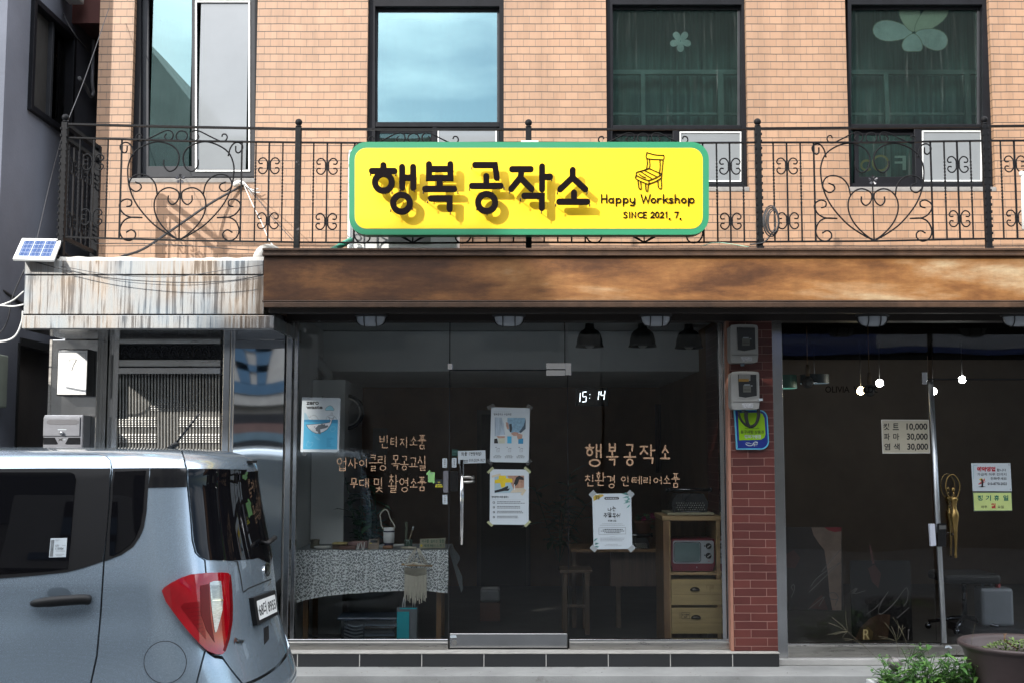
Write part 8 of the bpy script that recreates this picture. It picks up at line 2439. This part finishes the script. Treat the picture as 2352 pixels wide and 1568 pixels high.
fq = Fr(d4, .9)
jc = MB(); q0, q1 = fq.p(1755, 1140), fq.p(1990, 850); jc.box(q0[0], q1[0], .9, 1.08, q0[1], q1[1], mat('milky_can', (.20, .22, .25), .4, 0, .08)); jo = tag(jc.build('jerry_can', bevel=.025), 'milky plastic jerry can with red cap in the salon', 'jerry can')
m = MB(); m.lathe([(.022, 0), (.022, .03), (.001, .03)], (q0[0] + (q1[0] - q0[0]) * .6, .96, q1[1]), mat('red_cap', (.3, .02, .02), .4), 14); m.build('cap', jo)
m = MB(); m.tube(cr([(q0[0] + .03, .99, q1[1] - .02), (q0[0] + .06, .99, q1[1] + .03), (q0[0] + .11, .99, q1[1] + .03), (q0[0] + .13, .99, q1[1] - .01)], 4), .012, MATS['milky_can'], 8); m.build('handle', jo)
m = MB(); m.box(q0[0] - .15, q1[0] + .15, .75, 1.3, SFZ, q0[1] - .002, mat('low_dark_plinth', (.03, .03, .034), .5)); tag(m.build('low_cabinet'), 'low dark cabinet under the milky jerry can', 'cabinet')

# ---------------------------------------------------------------- plants on the pavement
YPt = -1.05
fq = Fr(e7, YPt)
pc_ = pt(2345, 1480, YPt); rr = (pc_[0] - fq.p(1612, 545)[0])
rz = pt(2300, 1476, YPt)[1]
pot = thing('flower_tub', 'big maroon plastic flower tub standing on the pavement', 'flower pot', (pc_[0], YPt, .0))
MAR = mat('maroon_plastic', (.062, .043, .041), .5, 0, .2, 6, bump=.15, bscale=40, dirt=((.15, .10, .095), .4, 8))
m = MB(); m.lathe([(.001, .02), (rr * .68, .02), (rr * .72, .06), (rr * .93, rz - .05), (rr * .96, rz - .03), (rr, rz - .022), (rr * 1.015, rz - .008), (rr * 1.0, rz + .006), (rr * .95, rz + .004), (rr * .90, rz - .02), (rr * .87, rz - .10), (.001, rz - .11)], (pc_[0], YPt, 0), MAR, 48); m.build('tub', pot)
m = MB(); m.lathe([(rr * .865, rz - .095), (rr * .5, rz - .075), (.001, rz - .07)], (pc_[0], YPt, 0), mat('potting_soil', (.05, .038, .03), .95, 0, .4, 20), 32); m.build('soil', pot)
m = MB(); SED = mat('sedum_green', (.13, .20, .045), .6, 0, .4, 30)
for k in range(420):
    a = RN.uniform(0, 2 * pi); r_ = .21 * sqrt(RN.random()); z = rz - .07 + .09 * (1 - (r_ / .22) ** 2) * RN.uniform(.6, 1.05)
    leaf(m, (pc_[0] - .02 + r_ * cos(a) * 1.15, YPt + r_ * sin(a), z), (cos(a + RN.uniform(-1, 1)), sin(a + RN.uniform(-1, 1)), RN.uniform(.1, 1.2)), .030, .016, SED, .4)
sd = tag(m.build('sedum_plant'), 'mound of small green sedum growing in the maroon tub', 'plant')
m = MB(); q = fq.v(2125, 560); m.tube([(pc_[0] - .02, YPt, rz - .04), fq.v(2120, 530), fq.v(2128, 455)], .006, WOODD, 6); m.tube([fq.v(2126, 480), fq.v(2145, 445)], .004, WOODD, 5); m.tube([fq.v(2128, 470), fq.v(2112, 452)], .004, WOODD, 5); tag(m.build('cut_stem'), 'short cut brown stem sticking up out of the sedum', 'stem')
YW_ = -.95
fq = Fr(e7, YW_)
wx = pt(2130, 1560, YW_)[0]
bx_ = thing('foam_planter', 'white polystyrene box full of green weeds on the pavement', 'planter', (wx, YW_, .0))
FOAM = mat('white_polystyrene', (.66, .66, .64), .8, 0, .08, 30, bump=.5, bscale=160, dirt=((.35, .33, .28), .35, 12))
m = MB(); hw, hd_ = .36, .20; zt_ = .12
for (a, b, c, d) in ((-hw, hw, -hd_, -hd_ + .03), (-hw, hw, hd_ - .03, hd_), (-hw, -hw + .03, -hd_ + .03, hd_ - .03), (hw - .03, hw, -hd_ + .03, hd_ - .03)):
    m.box(wx + a, wx + b, YW_ + c, YW_ + d, .006, zt_, FOAM)
m.build('foam_box', bx_, bevel=.008)
m = MB(); m.box(wx - hw + .032, wx + hw - .032, YW_ - hd_ + .032, YW_ + hd_ - .032, .008, zt_ - .02, MATS['potting_soil']); m.build('soil', bx_)
WLF = [mat('weed_leaf_dark', (.055, .15, .028), .5, 0, .35, 20), mat('weed_leaf_light', (.12, .26, .05), .5, 0, .3, 20)]
m = MB(); ms = MB()
for k in range(105):
    x0, y0 = wx + RN.uniform(-hw + .02, hw - .02), YW_ + RN.uniform(-hd_ + .02, hd_ - .02)
    h_ = RN.uniform(.05, .26) * (1 - .25 * abs(x0 - wx) / hw)
    top = Vector((x0 + RN.uniform(-.10, .10), y0 + RN.uniform(-.10, .06), zt_ + h_))
    P_ = cr([Vector((x0, y0, zt_ - .03)), Vector((x0, y0, zt_ + h_ * .5)) + Vector((RN.uniform(-.02, .02), 0, 0)), top], 4)
    ms.tube(P_, .0022, WLF[0], 4)
    for j in range(11):
        q = P_[RN.randint(1, len(P_) - 1)]; b = RN.uniform(0, 2 * pi)
        l = RN.choice((.035, .045, .06, .09))
        leaf(m, q, (cos(b), sin(b), RN.uniform(-.1, .9)), l, l * RN.uniform(.22, .42), WLF[RN.random() < .45], RN.uniform(.3, 1.0))
ms.build('stem', bx_); m.build('foliage', bx_)
m = MB(); SEED = mat('grass_seed_stalk', (.15, .13, .08), .7, 0, .2, 20)
def stalk(base, mid, tips, r=.0012):
    m.tube(cr([fq.v(*base), fq.v(*mid)], 3), r, SEED, 4)
    for t in tips:
        c = ((mid[0] + t[0]) / 2, (mid[1] + t[1]) / 2 - 8)
        m.tube(cr([fq.v(*mid), fq.v(*c, dy=RN.uniform(-.02, .02)), fq.v(*t, dy=RN.uniform(-.04, .04))], 3), .0011, SEED, 4)
stalk((640, 760), (270, 425), [(40, 318), (240, 175), (50, 470), (75, 448), (95, 462), (100, 265), (205, 510)])
stalk((480, 600), (330, 520), [(205, 505), (230, 535)]); stalk((880, 720), (845, 540), [(730, 330), (805, 370), (860, 360), (935, 355), (610, 470), (660, 508)])
stalk((1000, 640), (915, 435), [(842, 285), (805, 262), (930, 365)]); stalk((1225, 690), (1205, 620), [(1172, 528), (1180, 560)]); stalk((980, 760), (930, 680), [(860, 590), (885, 620)])
stalk((1380, 760), (1520, 735), [(1610, 650), (1590, 700), (1575, 640)]); stalk((1400, 960), (1680, 910), [(1870, 810), (1890, 898), (1905, 970), (1880, 935), (1850, 1000), (1865, 870)]); stalk((1750, 650), (1732, 580), [(1783, 340)]); stalk((1050, 800), (1045, 720), [(1130, 660), (1050, 650), (960, 600)])
m.build('seed_stalks', bx_)
m = MB(); q = Fr(e7, YW_ + .02).v(815, 800); m.lathe([(.001, .05), (.03, .045), (.042, .02), (.045, -.01), (.04, -.05), (.001, -.055)], q, mat('dusty_glass_bowl', (.22, .20, .19), .25, 0, .2, 20), 18, axis='Y'); tag(m.build('glass_jar'), 'dusty glass jar lying among the weeds in the foam box', 'jar')

# dry scraps blown on the pavement
m = MB()
for k in range(70):
    x, y = RN.uniform(-1.6, 3.4), RN.uniform(-.50, -.16)
    a = RN.uniform(0, 6.3); l = RN.uniform(.006, .022)
    leaf(m, (x, y, .0895), (cos(a), sin(a), RN.uniform(0, .25)), l, l * .5, (WOODD, MATS['potting_soil'], SEED)[k % 3], .1)
lt_ = m.build('leaf_litter', loc=(0, -.3, .088)); tag(lt_, 'scattered dry leaf scraps on the grey pavement strip', 'leaf litter', kind='stuff')
m = MB(); q = gx(147, 2); m.box(XG + .01, XG + .14, q[0] - .12, q[0] + .10, q[1], q[1] + .16, WHITEPL); tag(m.build('wall_lamp', bevel=.01), 'white box lamp high on the grey neighbour wall', 'lamp')
